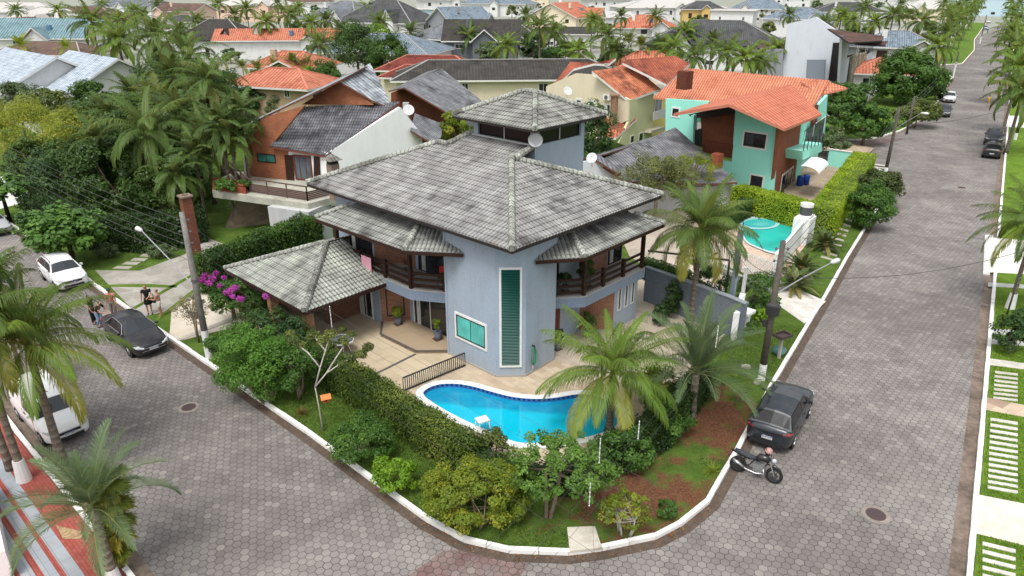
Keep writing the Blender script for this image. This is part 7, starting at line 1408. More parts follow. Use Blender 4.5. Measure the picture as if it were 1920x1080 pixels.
# bougainvillea
c = W(450, 545, 2.1); root = empty('bougainvillea', (c.x, c.y, .1), 0, 'bougainvillea with magenta blossom over the garage corner', 'bougainvillea'); rng = np.random.default_rng(120)
crown('foliage', rng, (0, 0, 1.7), (2.0, 1.1, 1.0), 9000, .06, LG1, 60, .24, root); MAG = leaf((.26, .015, .18), (.42, .03, .34), (.58, .12, .5), .25)
fl = [W(x, y, 2.7) - Vector((c.x, c.y, .1)) for x, y in ((385, 515), (398, 522), (405, 512), (420, 520), (392, 530), (428, 548), (436, 556), (450, 560), (412, 535), (508, 548), (517, 540), (500, 555), (440, 540), (378, 524))]
crown('blossom', rng, (0, 0, 1.9), (2.2, 1.2, 1.), 1900, .05, MAG, 0, .13, root, pts=[tuple(f) for f in fl]); m = MB(); m.tube([(0, 0, 0), (.1, .1, 1.5)], .07, 6); m.build('stem', bark(), root)
b = W(440, 598, .1); e_ = empty('ponytail_palm', b, 0, 'dark drooping ponytail plant below the bougainvillea', 'plant'); V, F4, F3, rn = palm_mesh(71, nf=46, L=1.3, droop=2.6, leaf=.16, lw=.012, emin=.2, emax=1.3, ns=16, hang=.8, yellow=.1); npmesh('leaves', V + np.array([0, 0, 1.1]), F4, F3, DKP, rn, e_); m = MB(); m.tube([(0, 0, 0), (0, 0, 1.15)], [.14, .07], 7); m.build('trunk', bark(), e_)
# potted plants
POT = plain((.16, .19, .24), .5)
def potted(px, py, z, r, ph, rad, n, size, mat, label, seed=1, on=None):
    b = W(px, py, z) if on is None else on; e_ = empty('potted_plant', b, 0, label, 'potted plant'); m = MB(); m.lathe([(0, .03), (r * .62, .03), (r * .7, .05), (r, ph * .7), (r * .92, ph * .92), (r * 1.05, ph), (r * .9, ph), (r * .85, ph * .9), (0, ph * .88)], seg=16); m.build('pot', POT, e_, True); m = MB(); m.box((0, 0, .015), (r * 2, r * 2, .03), rz=.7); m.build('saucer', plain((.10, .05, .035), .7), e_)
    rng = np.random.default_rng(seed); crown('foliage', rng, (0, 0, ph + rad[2] * .9), rad, n, size, mat, 18, .35, e_, hollow=.3); m = MB(); m.tube([(0, 0, ph * .8), (0, 0, ph + rad[2])], .02, 5); m.build('stem', bark(), e_)
potted(747, 608, .27, .2, .42, (.34, .34, .32), 1100, .055, YGR, 'potted croton before the green bay window on the porch', 1); potted(821, 636, .27, .21, .46, (.22, .22, .4), 900, .055, YGR, 'tall potted plant beside the porch sliding door', 2)
potted(1045, 655, .12, .2, .42, (.3, .3, .4), 700, .06, LG2, 'potted plant beside the front door', 3); potted(1102, 630, .12, .2, .42, (.42, .42, .5), 1100, .07, DKP, 'potted palm like plant against the entrance brick wall', 4)
potted(0, 0, 0, .2, .42, (.5, .5, .65), 1400, .07, DKT, 'large dark potted plant on the right balcony', 5, ABf(.95, 6.4, 3.15)); potted(0, 0, 0, .16, .35, (.35, .35, .35), 800, .06, DKT, 'smaller potted plant at the corner of the right balcony', 6, ABf(1.35, 5.2, 3.15)); potted(0, 0, 0, .24, .42, (.3, .3, .35), 90, .05, leaf((.12, .03, .03), (.2, .05, .04)), 'square potted twiggy plant on the left balcony', 7, ABf(8.4, 1.2, 3.15)); potted(0, 0, 0, .18, .35, (.3, .3, .25), 700, .06, DKT, 'potted plant under the red hammock chair on the left balcony', 8, ABf(5.9, 1.3, 3.15))
# grass blades over the lawns nearest the camera
def scatter(cond, box, n, mat, label, size=.035, seed=5, name='grass'):
    rng = np.random.default_rng(seed); x = rng.uniform(box[0], box[1], n); y = rng.uniform(box[2], box[3], n); bb = [(min(p[0] for p in Q), max(p[0] for p in Q), min(p[1] for p in Q), max(p[1] for p in Q), Q) for Q in PAVED if max(p[0] for p in Q) > box[0] and min(p[0] for p in Q) < box[1]]
    ok = np.array([cond(a, b) and not any(u0 < a < u1 and v0 < b < v1 and inpoly(a, b, Q) for u0, u1, v0, v1, Q in bb) for a, b in zip(x, y)]); x = x[ok]; y = y[ok]; k = len(x)
    a = rng.uniform(0, 6.28, k); s = size * rng.uniform(.6, 1.5, k); dx = np.cos(a) * s * .35; dy = np.sin(a) * s * .35; z = np.full(k, .108); lx = rng.normal(size=k) * s * .5; ly = rng.normal(size=k) * s * .5
    V = np.stack([np.stack([x - dx, y - dy, z], 1), np.stack([x + dx, y + dy, z], 1), np.stack([x + lx, y + ly, z + s], 1)], 1).reshape(-1, 3)
    o = npmesh(name, V, None, np.arange(k * 3).reshape(k, 3), mat, rng.uniform(0, 1, k)); tag(o, label, 'grass', kind='stuff')
from mathutils.geometry import intersect_point_line
KO = [Vector(p) for p in offset(kA, .22)]
lawnA = [tuple(p) for p in KO[4:-2]] + [(25, 75)]; lot = [ABf(a, b).xy for a, b in ((18, -5.2), (-.6, -5.5), (-3.2, -5.1), (-5.8, -3.2), (-6.5, 1.5), (-6, 6), (-4, 13), (18, 13))]
def cA(x, y):
    if not inpoly(x, y, lawnA) or inpoly(x, y, lot): return False
    d = min(math.dist((x, y), (4.2, 20.6)) * .55, math.dist((x, y), (8.6, 25.2)) * .62); v = .5 + .25 * math.sin(x * 2.1 + 1) * math.cos(y * 1.7); return d > 1.3 + v * 1.4
scatter(cA, (-15, 17, 17, 34), 260000, leaf((.055, .10, .015), (.11, .19, .028), (.20, .28, .055), .3), 'short grass on the corner verge', .05)
scatter(lambda x, y: (x - 14.12) * .836 - (y - 16.74) * .549 > .28 and (x - 14.12) * .836 - (y - 16.74) * .549 < 3.6, (14, 30, 14, 38), 160000, leaf((.07, .14, .015), (.15, .27, .03), (.24, .37, .055), .3), 'bright short grass on the right lawn', .045, 6)
# fallen leaves along the gutter and lawn
rng = np.random.default_rng(9); pts = []
for i in range(520):
    k = rng.integers(4, 17); a, b = Vector(kA[k]), Vector(kA[k + 1]); t = (b - a).normalized(); p = a.lerp(b, rng.random()) + Vector((t.y, -t.x)) * abs(rng.normal()) * .16; pts.append((p.x, p.y, .02))
for i in range(260): p = W(rng.uniform(560, 1100), rng.uniform(800, 990), .12); pts.append(tuple(p)) if inpoly(p.x, p.y, lawnA) else None
V, F = leafcloud(np.array(pts), rng.normal(size=(len(pts), 3)) * .3 + np.array([0, 0, 1]), .035, rng); o = npmesh('fallen_leaves', V, F, None, leaf('#4a2e1c', '#7d5030', '#b07a3c', .1), rng.uniform(0, 1, len(pts))); tag(o, 'dry leaves scattered in the gutter and grass', 'leaves', kind='stuff')

rng_ = random.Random(77); FT = []
protoT = [T_(980, 12, 4.5, (4, 4, 3.4), 'small broadleaf tree in a gap between the far houses', m_, 2200, .3, seed=200 + i, clumps=26, trunk_r=.2, group='trees among the far houses') for i, m_ in enumerate((LG2, MID, DKT, OLV))]
sp = [(250, 40), (640, 20), (590, 18), (690, 52), (760, 30), (850, 92), (890, 10), (960, 22), (1010, 8), (1000, 40), (1110, 15), (1120, 50), (1170, 48), (1195, 20), (1230, 58), (1295, 30), (1310, 55), (1330, 22), (1400, 60), (1430, 28), (1465, 22), (1490, 42), (1530, 12), (1560, 30), (1600, 22), (1580, 48), (1650, 8), (1700, 30), (1720, 12), (1745, 45), (940, 92), (1060, 95), (1020, 108), (1180, 110), (1235, 100), (1420, 92), (480, 62), (395, 80), (430, 92), (420, 12), (560, 60), (150, 60), (20, 60), (60, 55)]
for i, (x, y) in enumerate(sp):
    o = protoT[i % 4] if i < 4 else copy_tree(protoT[i % 4]); zc = 3.2; c = W(x, y, zc); o.location = (c.x, c.y, 0); k = rng_.uniform(.55, .95); o.scale = (k, k, k * rng_.uniform(.8, 1.1)); o.rotation_euler.z = rng_.uniform(0, 6); FT.append(o)
for i, (x, y, h_) in enumerate(((190, 8, 9), (225, 40, 8), (270, 35, 8), (370, 40, 7), (560, 15, 9), (640, 60, 7), (600, 85, 6), (690, 18, 9), (770, 62, 6), (880, 70, 6), (950, 88, 6), (985, 30, 8), (1040, 62, 7), (1110, 38, 8), (1165, 32, 8), (1230, 30, 8), (1285, 62, 7), (1335, 80, 6.5), (1365, 100, 6), (1455, 95, 6), (1480, 30, 8), (1545, 42, 8), (1600, 40, 8), (1690, 10, 9), (30, 20, 9), (110, 20, 9))):
    o = P_(('far1', 'far2', 'dark')[i % 3], x, y, h_, 'palm', .9 + .35 * rng_.random(), group='palms among the far houses'); FT.append(o)
hs_ = [h for h in bpy.data.objects if h.get('category') == 'house']; seen_ = set()
for o in FT:
    h = min(hs_, key=lambda q: (q.location - o.location).length); d_ = o.location - h.location; w_ = ('right of' if d_.x > 0 else 'left of') if abs(d_.x) > abs(d_.y) else ('behind' if d_.y > 0 else 'in front of')
    kd = 'palm' if o.name.startswith('palm') else 'small tree'
    for pre in (kd, 'second ' + kd, 'third ' + kd, 'fourth ' + kd, 'fifth ' + kd, 'sixth ' + kd):
        l_ = ' '.join((pre + ' ' + w_ + ' the ' + h['label']).split()[:16])
        if l_ not in seen_: break
    seen_.add(l_); o['label'] = l_
# ================================================================== VEHICLES
def yaw_px(a, b, z=0.): p, q = W(*a, z), W(*b, z); return math.atan2(q.y - p.y, q.x - p.x)
def between(a, b, z=0.): p, q = W(*a, z), W(*b, z); return (p + q) / 2
fa = (247, 668); ra = (208, 637)          # black sedan: left wheel contacts front / rear
y_ = yaw_px(ra, fa); m_ = between(ra, fa); n_ = Vector((-math.sin(y_), math.cos(y_), 0))
car('sedan', m_.x + n_.x * .78, m_.y + n_.y * .78, y_, (.006, .006, .008), 'glossy black sedan with a chrome window line, people standing behind it', chrome=True)
y_ = yaw_px((82, 524), (106, 547)); m_ = between((82, 524), (106, 547)); n_ = Vector((-math.sin(y_), math.cos(y_), 0))
car('suv', m_.x + n_.x * .84, m_.y + n_.y * .84, y_ , (.80, .80, .80), 'white compact crossover with black roof rails by the stepping stone lawn', rails=True, trim=WPAINT, logo=True)
y_ = yaw_px((1487, 838), (1515, 782)); m_ = between((1487, 838), (1515, 782)); n_ = Vector((-math.sin(y_), math.cos(y_), 0))
car('suv', m_.x + n_.x * .86, m_.y + n_.y * .86, y_, (.014, .020, .028), 'dark blue grey crossover parked on the right behind the motorcycle', logo=True)
p = W(-14, 432); car('sedan', p.x, p.y, yaw_px((-60, 395), (20, 450)), (.42, .43, .45), 'silver sedan cut off by the left edge of the photo')
p = W(92, 806); vv = car('van', p.x - .1, p.y + .45, math.atan2(-.678, .735) + .03, (.82, .82, .82), 'white service van with red lettering above the windscreen, under the palms', van_rear=True)
tx = bpy.data.curves.new('roof_sign', 'FONT'); tx.body = 'TAXI' if False else 'SERV'; tx.size = .26; tx.align_x = 'CENTER'; tx.extrude = .01; tx.materials.append(plain((.55, .03, .03), .5)); to = new('lettering', tx, vv); to.location = (.18, 0, 1.60); to.rotation_euler = (0, R(16), R(90))
p = W(1858, 292); car('hatch', p.x, p.y, yaw_px((1858, 300), (1863, 270)), (.010, .011, .013), 'black hatchback nearest in the pair parked by the right kerb'); p = W(1861, 268); car('suv', p.x, p.y, yaw_px((1858, 300), (1863, 270)) + math.pi, (.018, .022, .03), 'dark crossover facing the camera in front of the black hatchback', rails=True)
p = W(1779, 190); car('sedan', p.x, p.y, yaw_px((1785, 170), (1779, 190)), (.62, .63, .64), 'silver white sedan parked near the mango tree'); p = W(1768, 216); car('sedan', p.x, p.y, yaw_px((1778, 190), (1770, 214)), (.02, .025, .035), 'dark sedan parked in front of the silver white one')
p = W(1847, 56); car('suv', p.x, p.y, yaw_px((1850, 45), (1846, 56)), (.30, .36, .45), 'pale blue car far up the avenue on the left'); p = W(1853, 43); car('sedan', p.x, p.y, yaw_px((1855, 36), (1852, 44)), (.7, .7, .7), 'farthest white car on the left of the avenue'); p = W(1883, 56); car('suv', p.x, p.y, yaw_px((1880, 64), (1888, 40)), (.72, .70, .66), 'white pickup like car far up on the right of the avenue')
# motorcycle
a, b = W(1383, 884), W(1447, 905); y_ = math.atan2(b.y - a.y, b.x - a.x); L = 1.32; mroot = empty('motorcycle', (a + b) / 2 + Vector((0, 0, .005)), y_, 'black naked motorcycle with silver exhaust parked across the kerb', 'motorcycle'); tilt = Matrix.Rotation(R(-9), 4, 'X')
def mo(mb, name, mat, sm=False, par=None): mb.v = [tuple(tilt @ Vector(p)) for p in mb.v]; return mb.build(name, mat, par or mroot, sm)
for X, nm in ((-.66, 'rear'), (.66, 'front')):
    Mx = Matrix.Translation((X, 0, .31)) @ Matrix.Rotation(R(90), 4, 'X'); m = MB(); wd_ = .075 if nm == 'rear' else .055
    m.lathe([(.22, -wd_ * .7), (.27, -wd_), (.305, -wd_ * .5), (.31, 0), (.305, wd_ * .5), (.27, wd_), (.22, wd_ * .7)], seg=28, M=Mx); wh = mo(m, 'wheel', RUB, True)
    m = MB(); m.lathe([(.19, -.03), (.225, -.035), (.225, .035), (.19, .03)], seg=28, M=Mx); m.lathe([(0, -.06), (.05, -.05), (.05, .05), (0, .06)], seg=12, M=Mx)
    for q in range(6): t_ = q * math.pi / 3; m.beam(Mx @ Vector((0, 0, 0)), Mx @ Vector((math.cos(t_) * .2, math.sin(t_) * .2, 0)), .035, .025)
    m.lathe([(.08, .055), (.13, .055), (.13, .062), (.08, .062)], seg=20, M=Mx); mo(m, 'rim', plain((.10, .10, .11), .4, .7), False, wh)
m = MB(); m.tube([(-.05, 0, .70), (.08, 0, .84), (.28, 0, .86), (.42, 0, .78)], [.08, .15, .15, .09], 12); mo(m, 'fuel_tank', paint((.01, .01, .012)), True)
m = MB(); m.tube([(-.86, 0, .88), (-.6, 0, .80), (-.3, 0, .74), (-.06, 0, .76)], [.05, .10, .11, .08], 10); mo(m, 'seat', plain((.035, .04, .05), .7), True)
m = MB(); m.tube([(-.98, 0, .82), (-.8, 0, .78), (-.55, 0, .70)], [.03, .06, .07], 8); m.beam((-.95, 0, .74), (-1.05, 0, .52), .12, .02); mo(m, 'tail_fairing', paint((.01, .01, .012)), True)
m = MB(); m.box((.08, 0, .45), (.36, .28, .30)); m.tube([(.12, 0, .45), (.26, 0, .62)], [.10, .09], 10); m.tube([(.05, -.17, .4), (.05, .17, .4)], .09, 12); mo(m, 'engine', plain((.33, .34, .35), .4, .7), False)
m = MB(); m.tube([(.25, -.1, .5), (.32, -.14, .3), (0, -.16, .24), (-.35, -.17, .3), (-.45, -.18, .35)], .025, 8); m.tube([(-.4, -.18, .34), (-.85, -.2, .55)], [.05, .065], 12); mo(m, 'exhaust', plain((.6, .6, .62), .25, .9), True)
m = MB(); m.tube([(.40, 0, .80), (.30, 0, .55), (0, 0, .28), (-.3, 0, .36), (-.1, 0, .68)], .025, 6)
for s in (-1, 1): m.tube([(-.3, s * .07, .36), (-.66, s * .09, .31)], .025, 6); m.tube([(-.6, s * .1, .35), (-.45, s * .09, .66)], .03, 8)
mo(m, 'frame', BLACKM)
m = MB()
for s in (-1, 1): m.tube([(.66, s * .09, .31), (.44, s * .09, .84)], [.028, .022], 8)
m.box((.5, 0, .68), (.06, .22, .04)); mo(m, 'fork', plain((.5, .5, .5), .3, .8))
m = MB(); m.tube([(.36, -.36, 1.02), (.42, -.2, 1.0), (.44, 0, .93), (.42, .2, 1.0), (.36, .36, 1.02)], .014, 6); m.tube([(.36, -.37, 1.02), (.39, -.25, 1.02)], .02, 6); m.tube([(.36, .37, 1.02), (.39, .25, 1.02)], .02, 6)
for s in (-1, 1): m.tube([(.4, s * .24, 1.0), (.4, s * .34, 1.2)], .008, 5); m.box((.39, s * .37, 1.22), (.02, .12, .07))
mo(m, 'handlebar', BLACKM)
m = MB(); m.lathe([(0, .09), (.07, .07), (.09, 0), (.06, -.06), (0, -.08)], (0, 0, 0), 14, M=Matrix.Translation((.56, 0, .86)) @ Matrix.Rotation(R(90), 4, 'Y')); mo(m, 'headlamp', glass((.3, .32, .34), .05), True)
m = MB(); m.tube([(.38, 0, .66), (.62, 0, .655), (.86, 0, .56)], [.02, .065, .03], 6); mo(m, 'front_mudguard', paint((.01, .01, .012)), True)
p = mroot.matrix_world @ Vector((0, 0, 0)); h_ = Vector(mroot.location) + Matrix.Rotation(y_, 3, 'Z') @ (tilt.to_3x3() @ Vector((.3, .1, 1.12))); e_ = empty('helmet', h_, 1., 'black and pink helmet resting on the motorcycle handlebar', 'helmet'); m = MB(); m.lathe([(.10, -.13), (.135, -.05), (.14, .03), (.10, .11), (.05, .14), (0, .15)], seg=16); m.build('shell', paint((.02, .015, .018)), e_, True); m = MB(); m.lathe([(.142, -.01), (.143, .03), (.112, .10), (.06, .142), (0, .153)], seg=16, M=Matrix.Rotation(.25, 4, 'X')); m.build('painted_top', plain((.45, .26, .24), .4), e_, True)
# ================================================================== PEOPLE
def face(a, b): return math.atan2(b[1] - a[1], b[0] - a[0])
def pp(px, py, z=.0): q = W(px, py, z); return q.x, q.y
x, y = pp(178, 608); car_ = pp(250, 620)
person(x, y, face((x, y), car_) + .3, 'woman in black with dark bun and hand on her hip behind the black sedan', 1.66, (.012, .012, .014), 'trousers', (.012, .012, .014), bun=True, arms={1: [(-.05, .30, 1.2), (.08, .17, 1.02)], -1: [(.02, -.24, 1.12), (.12, -.22, .9)]})
x, y = pp(190, 612); person(x, y - .1, face((x, y), car_), 'crouching woman in a black top and blue jeans leaning to the car door', 1.62, (.012, .012, .014), 'trousers', (.16, .24, .34), lean=.55, arms={1: [(.42, .24, 1.02), (.66, .14, .95)], -1: [(.42, -.2, 1.02), (.66, -.1, .95)]}, legs={1: [(.18, .1, .5), (-.05, .1, .09)], -1: [(.14, -.1, .5), (-.08, -.1, .09)]})
x, y = pp(198, 604); person(x + .25, y + .55, face((x, y), car_) - 1.1, 'man in a pink shirt with dark cap behind the black sedan', 1.72, (.60, .20, .20), 'trousers', (.20, .17, .13), sleeve='long', cap=(.02, .04, .04))
x, y = pp(282, 588, .13); x2, y2 = pp(303, 592, .13)
person(x, y, face((x, y), (x2, y2)) - .9, 'long haired woman in a short black dress with a bag on the driveway', 1.72, (.010, .010, .012), 'skirt', (.010, .010, .012), longhair=True, hair=(.06, .02, .015), z=.13, arms={1: [(.06, .26, 1.15), (.24, .10, 1.05)], -1: [(.02, -.25, 1.12), (.06, -.27, .88)]})
q = Vector((x, y, .13)); e_ = empty('handbag', q + Matrix.Rotation(face((x, y), (x2, y2)) - .9, 3, 'Z') @ Vector((0, .34, .78)), .3, 'black handbag hanging beside the woman in the black dress', 'handbag'); m = MB(); m.tube([(0, 0, .12), (0, 0, -.05), (0, 0, -.14)], [.1, .15, .12], 10); m.build('bag', BLACKM, e_, True); m = MB(); m.tube([(0, -.08, .1), (-.02, -.1, .35), (-.02, -.02, .42), (0, .08, .1)], .012, 5); m.build('strap', BLACKM, e_)
person(x2, y2, face((x2, y2), (x, y)) + .5, 'short haired woman in a floral tank top and white shorts facing the black dress', 1.58, (.26, .25, .30), 'shorts', (.68, .67, .63), sleeve='none', z=.13, hair=(.07, .05, .045), arms={1: [(.12, .24, 1.12), (.34, .12, 1.12)], -1: [(.12, -.24, 1.14), (.32, -.12, 1.18)]}, shoe=(.35, .16, .10))
x, y = pp(1851, 200); person(x, y, 1.0, 'distant person in a yellow shirt walking up the street', 1.6, (.55, .40, .02), 'shorts', (.50, .33, .02), legs={1: [(.2, .1, .52), (.12, .1, .1)], -1: [(-.02, -.1, .5), (-.25, -.1, .16)]})
x, y = pp(1870, 56); person(x, y, 1.0, 'tiny distant person in a red shirt between the far cars', 1.7, (.5, .05, .05), 'trousers', (.08, .09, .14)); x, y = pp(1847, 62); person(x + .8, y, 1.5, 'tiny distant person in blue beside the pale blue car', 1.7, (.12, .18, .35), 'trousers', (.06, .09, .2))
# ================================================================== POLES, CABLES
PC_ = concrete('#4d4843', '#6a635b', .5); PC2 = concrete('#6f6d6a', '#8b8884', .4)
def pole(px, py, tpy, label, r0=.17, r1=.11, white=1.3, mat=None, lamp=None, arms=3, z=.11, tx=None, drum=False):
    b = W(px, py, z); h = zat(b.x, b.y, tpy) - z; e_ = empty('street_pole', b, 0, label, 'utility pole'); m = MB(); m.tube([(0, 0, -.1), (0, 0, h)], [r0, r1], 14); m.build('shaft', mat or PC_, e_, True)
    if white: m = MB(); m.tube([(0, 0, 0), (0, 0, white)], [r0 * 1.03, r0 * 1.01 - (r0 - r1) * white / h], 14); m.build('painted_base', WPAINT, e_)
    m = MB()
    for i in range(arms): zz_ = h - .35 - i * .55; m.tube([(-.25, 0, zz_), (.25, 0, zz_)], .02, 5); m.lathe([(.03, -.06), (.055, 0), (.03, .06)], (.25, 0, zz_), 8); m.lathe([(.03, -.06), (.055, 0), (.03, .06)], (-.25, 0, zz_), 8)
    m.tube([(0, 0, h * .55), (0, 0, h * .55 + .12)], r1 * 1.5, 10)
    if arms or 1: m.tube([(0, .02, h * .5), (0, .02, h)], .03, 5)
    m.build('bracket', plain((.12, .12, .12), .6), e_)
    if drum: m = MB(); m.tube([(.0, -.05, h * .50), (.0, -.05, h * .50 + .42)], .3, 14); m.box((-.25, 0, h * .43), (.16, .14, .32)); m.build('junction_box', plain((.03, .03, .032), .5), e_)
    if lamp:
        lx, ly, lz0, lzz = lamp; q = W(lx, ly, lzz) - b; s0 = Vector((0, 0, lz0)); d_ = (q - s0); m = MB(); m.tube([s0, s0 + d_ * .5 + Vector((0, 0, .06)), q], [.035, .03, .028], 7); m.build('lamp_arm', plain((.42, .43, .44), .45, .5), e_)
        u = Vector((d_.x, d_.y, 0)).normalized(); m = MB(); c = q + u * .25; m.tube([q - u * .08, q + u * .12, q + u * .45, q + u * .62], [.05, .11, .13, .05], 10); m.build('lamp_head', plain((.62, .63, .62), .4), e_, True)
    return b, h
bL, hL = pole(393, 672, 398, 'concrete street pole with a lamp left of the corner garden', lamp=(265, 432, 3.7, 5.6), white=1.55, mat=PC2)
bR, hR = pole(1427, 712, 452, 'dark street pole with a round box and lamp on the right verge', lamp=(1560, 492, 4.3, 5.0), white=.85, drum=True)
b3, h3 = pole(1660, 325, 200, 'street pole at the junction with a lamp over the road', lamp=(1728, 212, 4.2, 6.0), white=.6); b4, h4 = pole(1786, 147, 96, 'slim pole on the far side of the junction', r0=.15, white=3.); b5, h5 = pole(1852, 292, 150, 'dark pole beside the right kerb palms', white=.8) if False else pole(1903, 262, 155, 'grey pole at the right kerb', white=.8)
pole(1758, 180, 112, 'pole hidden beside the mango tree', r0=.15, white=0); pole(1700, 250, 180, 'second pole near the olive bushes', r0=.14, white=0, arms=2); pole(1837, 82, 28, 'distant pole on the avenue', r0=.15, white=2); pole(1888, 590, 470, 'thin pole by the white driveway ramp', .05, .04, 0, arms=0)
ORD = ('topmost', 'second', 'third', 'fourth', 'fifth', 'lowest')
def cable(p, q, sag, label, r=.012, group=None):
    p, q = Vector(p), Vector(q); n = 18; pts = [p.lerp(q, i / n) - Vector((0, 0, sag * 4 * (i / n) * (1 - i / n))) for i in range(n + 1)]; m = MB(); m.tube([v - p for v in pts], r, 4, cap=False); o = m.build('cable', plain((.05, .05, .052), .5), None); o.location = p; return tag(o, label, 'cable', group)
gL = 'cables running from the left pole up the left street'; TL_ = bL + LD3 * 44; 
for i in range(6): cable(bL + Vector((-.2 + .08 * i, 0, hL - .3 - .42 * i)), TL_ + Vector((0, 0, hL - .3 - .42 * i)), .7 + .05 * i, ORD[i] + ' cable from the left street pole along the left street', .013, gL)
gC = 'cables spanning the corner garden in front of the house'; TR_ = Vector((3.6, 13.2, 0)); 
for i in range(5): cable(bL + Vector((.1, 0, hL - .5 - .5 * i)), TR_ + Vector((-.4 * i, -.5, hL - .9 - .45 * i)), .35, ORD[i] + ' thin cable from the left pole passing before the pool', .0045, gC)
for i in range(4): cable(bR + Vector((-.1, 0, hR - .2 - .38 * i)), Vector((-1.2 + .35 * i, 10.5, hR - .6 - .30 * i)),   .35, ORD[i] + ' thin cable from the right pole to the lower edge of the photo', .0045, 'cables from the right pole to the photo bottom')
for i in range(4): cable(bR + Vector((0, 0, hR - .3 - .5 * i)), b3 + Vector((0, 0, h3 - .3 - .4 * i)), .5, ORD[i] + ' cable linking the right verge pole and the junction pole', .014, 'cables along the lime hedge')
for i in range(3): cable(b3 + Vector((0, 0, h3 - .4 - .5 * i)), b4 + Vector((0, 0, h4 - .6 - .5 * i)), .6, ORD[i] + ' cable beyond the junction pole towards the avenue', .02, 'cables over the junction')
cable(bR + Vector((0, 0, 5.2)), W(1920, 470, 5.2), .6, 'single black cable crossing the right street', .016); cable(b3 + Vector((0, 0, 4.6)), W(1920, 195, 6), .5, 'single cable crossing the far street', .02)
cable(bR + Vector((0, 0, 5.2)), W(1385, 470, 5.3), .25, 'slack black cable to the gate post', .014); cable(bR + Vector((0, 0, 4.2)), W(1385, 480, 4.6), .1, 'lower cable to the gate post', .012)
for i, (px, py, py2, z, l) in enumerate(((618, 575, 612, 5.6, 'white bird guard strand above the garden hedge'), (1126, 822, 870, 4.0, 'white bird guard strand above the open tree'), (1107, 906, 952, 3.6, 'white bird guard strand nearest the drain slab'), (1347, 612, 650, 5.2, 'white bird guard strand before the blue palm'), (1199, 790, 824, 4.3, 'short white bird guard strand above the right hedge'))):
    p = W(px, py, z); m = MB(); L = (py2 - py) / ppm(p.x, p.y, z) * 1.15; k = 6
    m.tube([(0, 0, 0), (0, 0, -L)], .012, 5)
    for j in range(k): m.lathe([(0, .03), (.02, .01), (.02, -.01), (0, -.03)], (0, 0, -L * j / (k - 1)), 8)
    o = m.build('cable_marker', WPAINT, None); o.location = p; tag(o, l, 'cable marker')
    cable(p + Vector((.35, 5, .25)), p + Vector((-.35, -5, .1)), .08, 'hair thin wire carrying the strand of beads ' + ('over the garden hedge', 'over the open tree', 'beside the drain slab', 'before the blue palm', 'over the right hedge')[i], .0035)
# ================================================================== SMALL THINGS
fence([W(757, 735, .12), W(872, 687, .12)], .85, BLACKM, 'low black railing between the hedge and the louvred wall', .11, .03, z0=.18, rails=(.02, 1.), th=.03)
b = W(1460, 672, .11); e_ = empty('bin_stand', b, .5, 'raised rubbish tray on a pale post beside the right kerb', 'bin stand'); m = MB(); m.box((0, 0, .6), (.12, .12, 1.2)); m.build('post', concrete('#a39d92', '#b9b3a8', .2), e_); m = MB(); m.box((0, 0, 1.2), (.72, .5, .04))
for s in (-1, 1): m.box((s * .36, 0, 1.27), (.05, .55, .16)); m.box((0, s * .25, 1.27), (.72, .05, .16))
m.build('tray', plain((.07, .05, .045), .6), e_)
b = W(1460, 664, .11); e_ = empty('rubbish_bag', b, 0, 'greenish plastic rubbish bag leaning on the tray post', 'bag'); rng = np.random.default_rng(3); m = MB(); m.lathe([(0, 0), (.28, .03), (.34, .2), (.26, .36), (.1, .45), (.04, .52), (.09, .6), (0, .6)], seg=14); m.v = [(x * (1 + .14 * math.sin(7 * y + 3 * z)), y * (1 + .14 * math.cos(9 * x)), z) for x, y, z in m.v]; m.build('bag', plain((.10, .28, .26), .3, 0, .5, .5), e_, True)
b = W(996, 700, .12); wc = hit(998, 660, ABf(.72, 1.66), frame_of(ABf(.72, 1.66), ABf(.80, 3.85))[1]); nW = frame_of(ABf(.72, 1.66), ABf(.80, 3.85))[1]; tW = frame_of(ABf(.72, 1.66), ABf(.80, 3.85))[0]; e_ = empty('garden_hose', wc, 0, 'coiled green garden hose hanging on the blue wall', 'hose'); m = MB()
for k in range(4): m.tube([nW * (.07 + .01 * k) + tW * (math.sin(t_) * (.13 + .012 * k)) + Vector((0, 0, .32 - .5 * (1 - math.cos(t_)) * (.85 + .04 * k))) for t_ in np.linspace(0, 2 * math.pi, 16)], .018, 5)
m.tube([nW * .08 + tW * .1 + Vector((0, 0, .2)), nW * .12 + tW * .3 + Vector((0, 0, -.25)), nW * .14 + tW * .25 + Vector((0, 0, -.5)), nW * .1 + tW * .02 + Vector((0, 0, -.6))], .014, 5); m.build('coil', plain((.02, .28, .13), .4), e_, True); m = MB(); m.tube([Vector((0, 0, .34)), nW * .14 + Vector((0, 0, .34))], .05, 8); m.build('hook', BLACKM, e_); m = MB(); m.tube([nW * .05 + Vector((0, 0, -.5)), nW * .05 + Vector((0, 0, -.85))], .02, 6); m.build('tap_pipe', WPAINT, e_)
b = W(905, 800, .15); e_ = empty('pool_chair', b + Vector((0, -.1, 0)), .5, 'white plastic stool at the near edge of the pool', 'stool'); m = MB(); m.box((0, 0, .42), (.5, .42, .05)); m.build('seat', WPAINT, e_)
for sx in (-1, 1):
    for sy in (-1, 1): m = MB(); m.tube([(sx * .2, sy * .17, .4), (sx * .25, sy * .2, 0)], .025, 6); m.build('leg', WPAINT, e_)
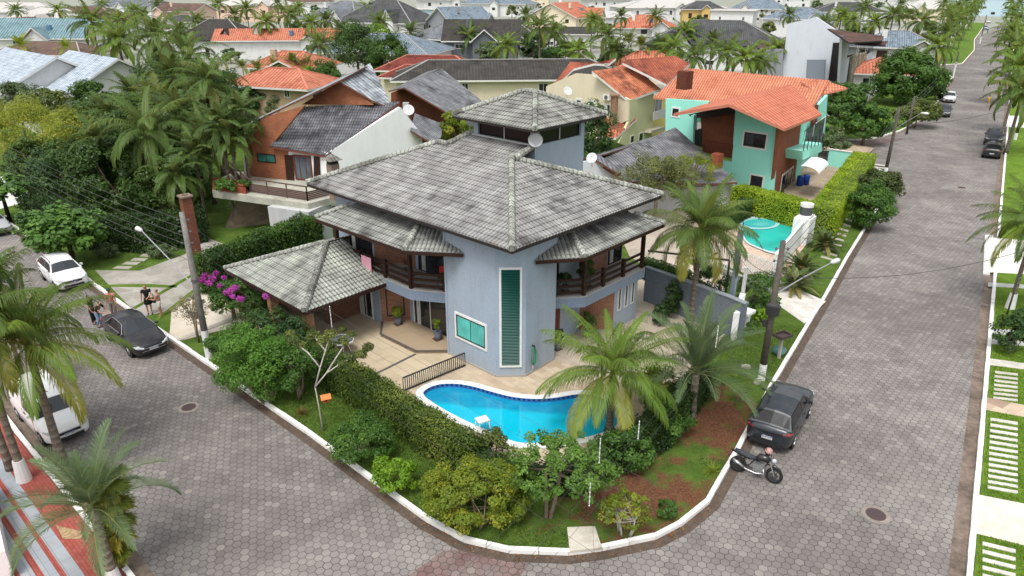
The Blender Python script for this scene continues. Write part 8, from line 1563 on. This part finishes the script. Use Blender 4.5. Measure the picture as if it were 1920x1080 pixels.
b = W(643, 662, .12); e_ = empty('glass_table', b, 0, 'round glass table with white legs on the terrace', 'table'); m = MB(); m.lathe([(0, .73), (.56, .73), (.58, .74), (.56, .75), (0, .75)], seg=30); m.build('tabletop', glass((.10, .11, .12), .05), e_); m = MB(); m.tube([(math.cos(t_) * .58, math.sin(t_) * .58, .74) for t_ in np.linspace(0, 2 * math.pi, 31)], .022, 6); m.build('rim', WPAINT, e_, True)
for i in range(4): m = MB(); t_ = i * math.pi / 2 + .4; m.tube([(math.cos(t_) * .5, math.sin(t_) * .5, .72), (math.cos(t_) * .3, math.sin(t_) * .3, .36), (math.cos(t_) * .42, math.sin(t_) * .42, 0)], .022, 6); m.build('leg', WPAINT, e_)
# towel and red hammock chair
p, q = ABf(10.55, .19), ABf(9.6, .19); tt_, nn2 = frame_of(p, q); c = hit(691, 498, ABf(10.5, .1), nn2); m = MB(); V = []; nx, nz = 12, 14; wT = .8; hT = 1.15
for i in range(nx + 1):
    for j in range(nz + 1):
        u = (i / nx - .5) * wT; v = j / nz; o_ = .03 + .015 * math.sin(u * 14 + v * 2); z_ = 4.07 - v * hT * .86 if v > .06 else 4.07 + (v - .0) * 0; V.append(Vector((c.x, c.y, 0)) + tt_ * u + nn2 * (o_ + .08) + Vector((0, 0, z_)))
m.raw(V, [(i * (nz + 1) + j, (i + 1) * (nz + 1) + j, (i + 1) * (nz + 1) + j + 1, i * (nz + 1) + j + 1) for i in range(nx) for j in range(nz)]); o = m.build('towel', plain((.85, .42, .52), .9, 0, .1, .05), None, True); tag(o, 'pink towel hung over the left balcony railing', 'towel'); so_ = o.modifiers.new('t', 'SOLIDIFY'); so_.thickness = .012
b = ABf(5.75, 1.5, 3.15); e_ = empty('armchair', b, R(10), 'red armchair like cushion on the left balcony', 'chair'); m = MB(); m.box((0, 0, .42), (.6, .55, .16)); m.build('seat', plain((.5, .02, .02), .8), e_); m = MB(); m.box((-.05, .25, .78), (.6, .14, .6), M=Matrix.Rotation(R(-12), 4, 'X')); m.build('backrest', plain((.55, .03, .025), .8), e_)
for sx in (-1, 1): m = MB(); m.tube([(sx * .25, -.2, .36), (sx * .27, -.24, 0)], .02, 5); m.build('leg', BLACKM, e_)
# bird feeder bench by the left kerb, planting bed stones
for i, (x, y) in enumerate(((1398, 690), (1420, 718))): mb = MB(); mb.box((0, 0, .06), (.4, .25, .14), rz=i); o = mb.build('stone', concrete('#a39d92', '#c0baae', .2)); o.location = W(x, y, .1); tag(o, ('pale flat stone in the right verge left of the pole', 'pale flat stone at the foot of the right pole')[i], 'stone')
for o in [o for o in bpy.data.objects if o.type == 'FONT']:
    dg = bpy.context.evaluated_depsgraph_get(); me = bpy.data.meshes.new_from_object(o.evaluated_get(dg)); q = new(o.name, me, o.parent); q.matrix_local = o.matrix_local.copy(); n0 = o.name; bpy.data.objects.remove(o); q.name = n0
# prototypes that were never placed
for k, r_ in PALM.items():
    if not r_['used']:
        for c in list(r_.children): bpy.data.objects.remove(c)
        bpy.data.objects.remove(r_)
for o in list(bpy.data.objects):
    for k in ('used', 'th'):
        if k in o: del o[k]
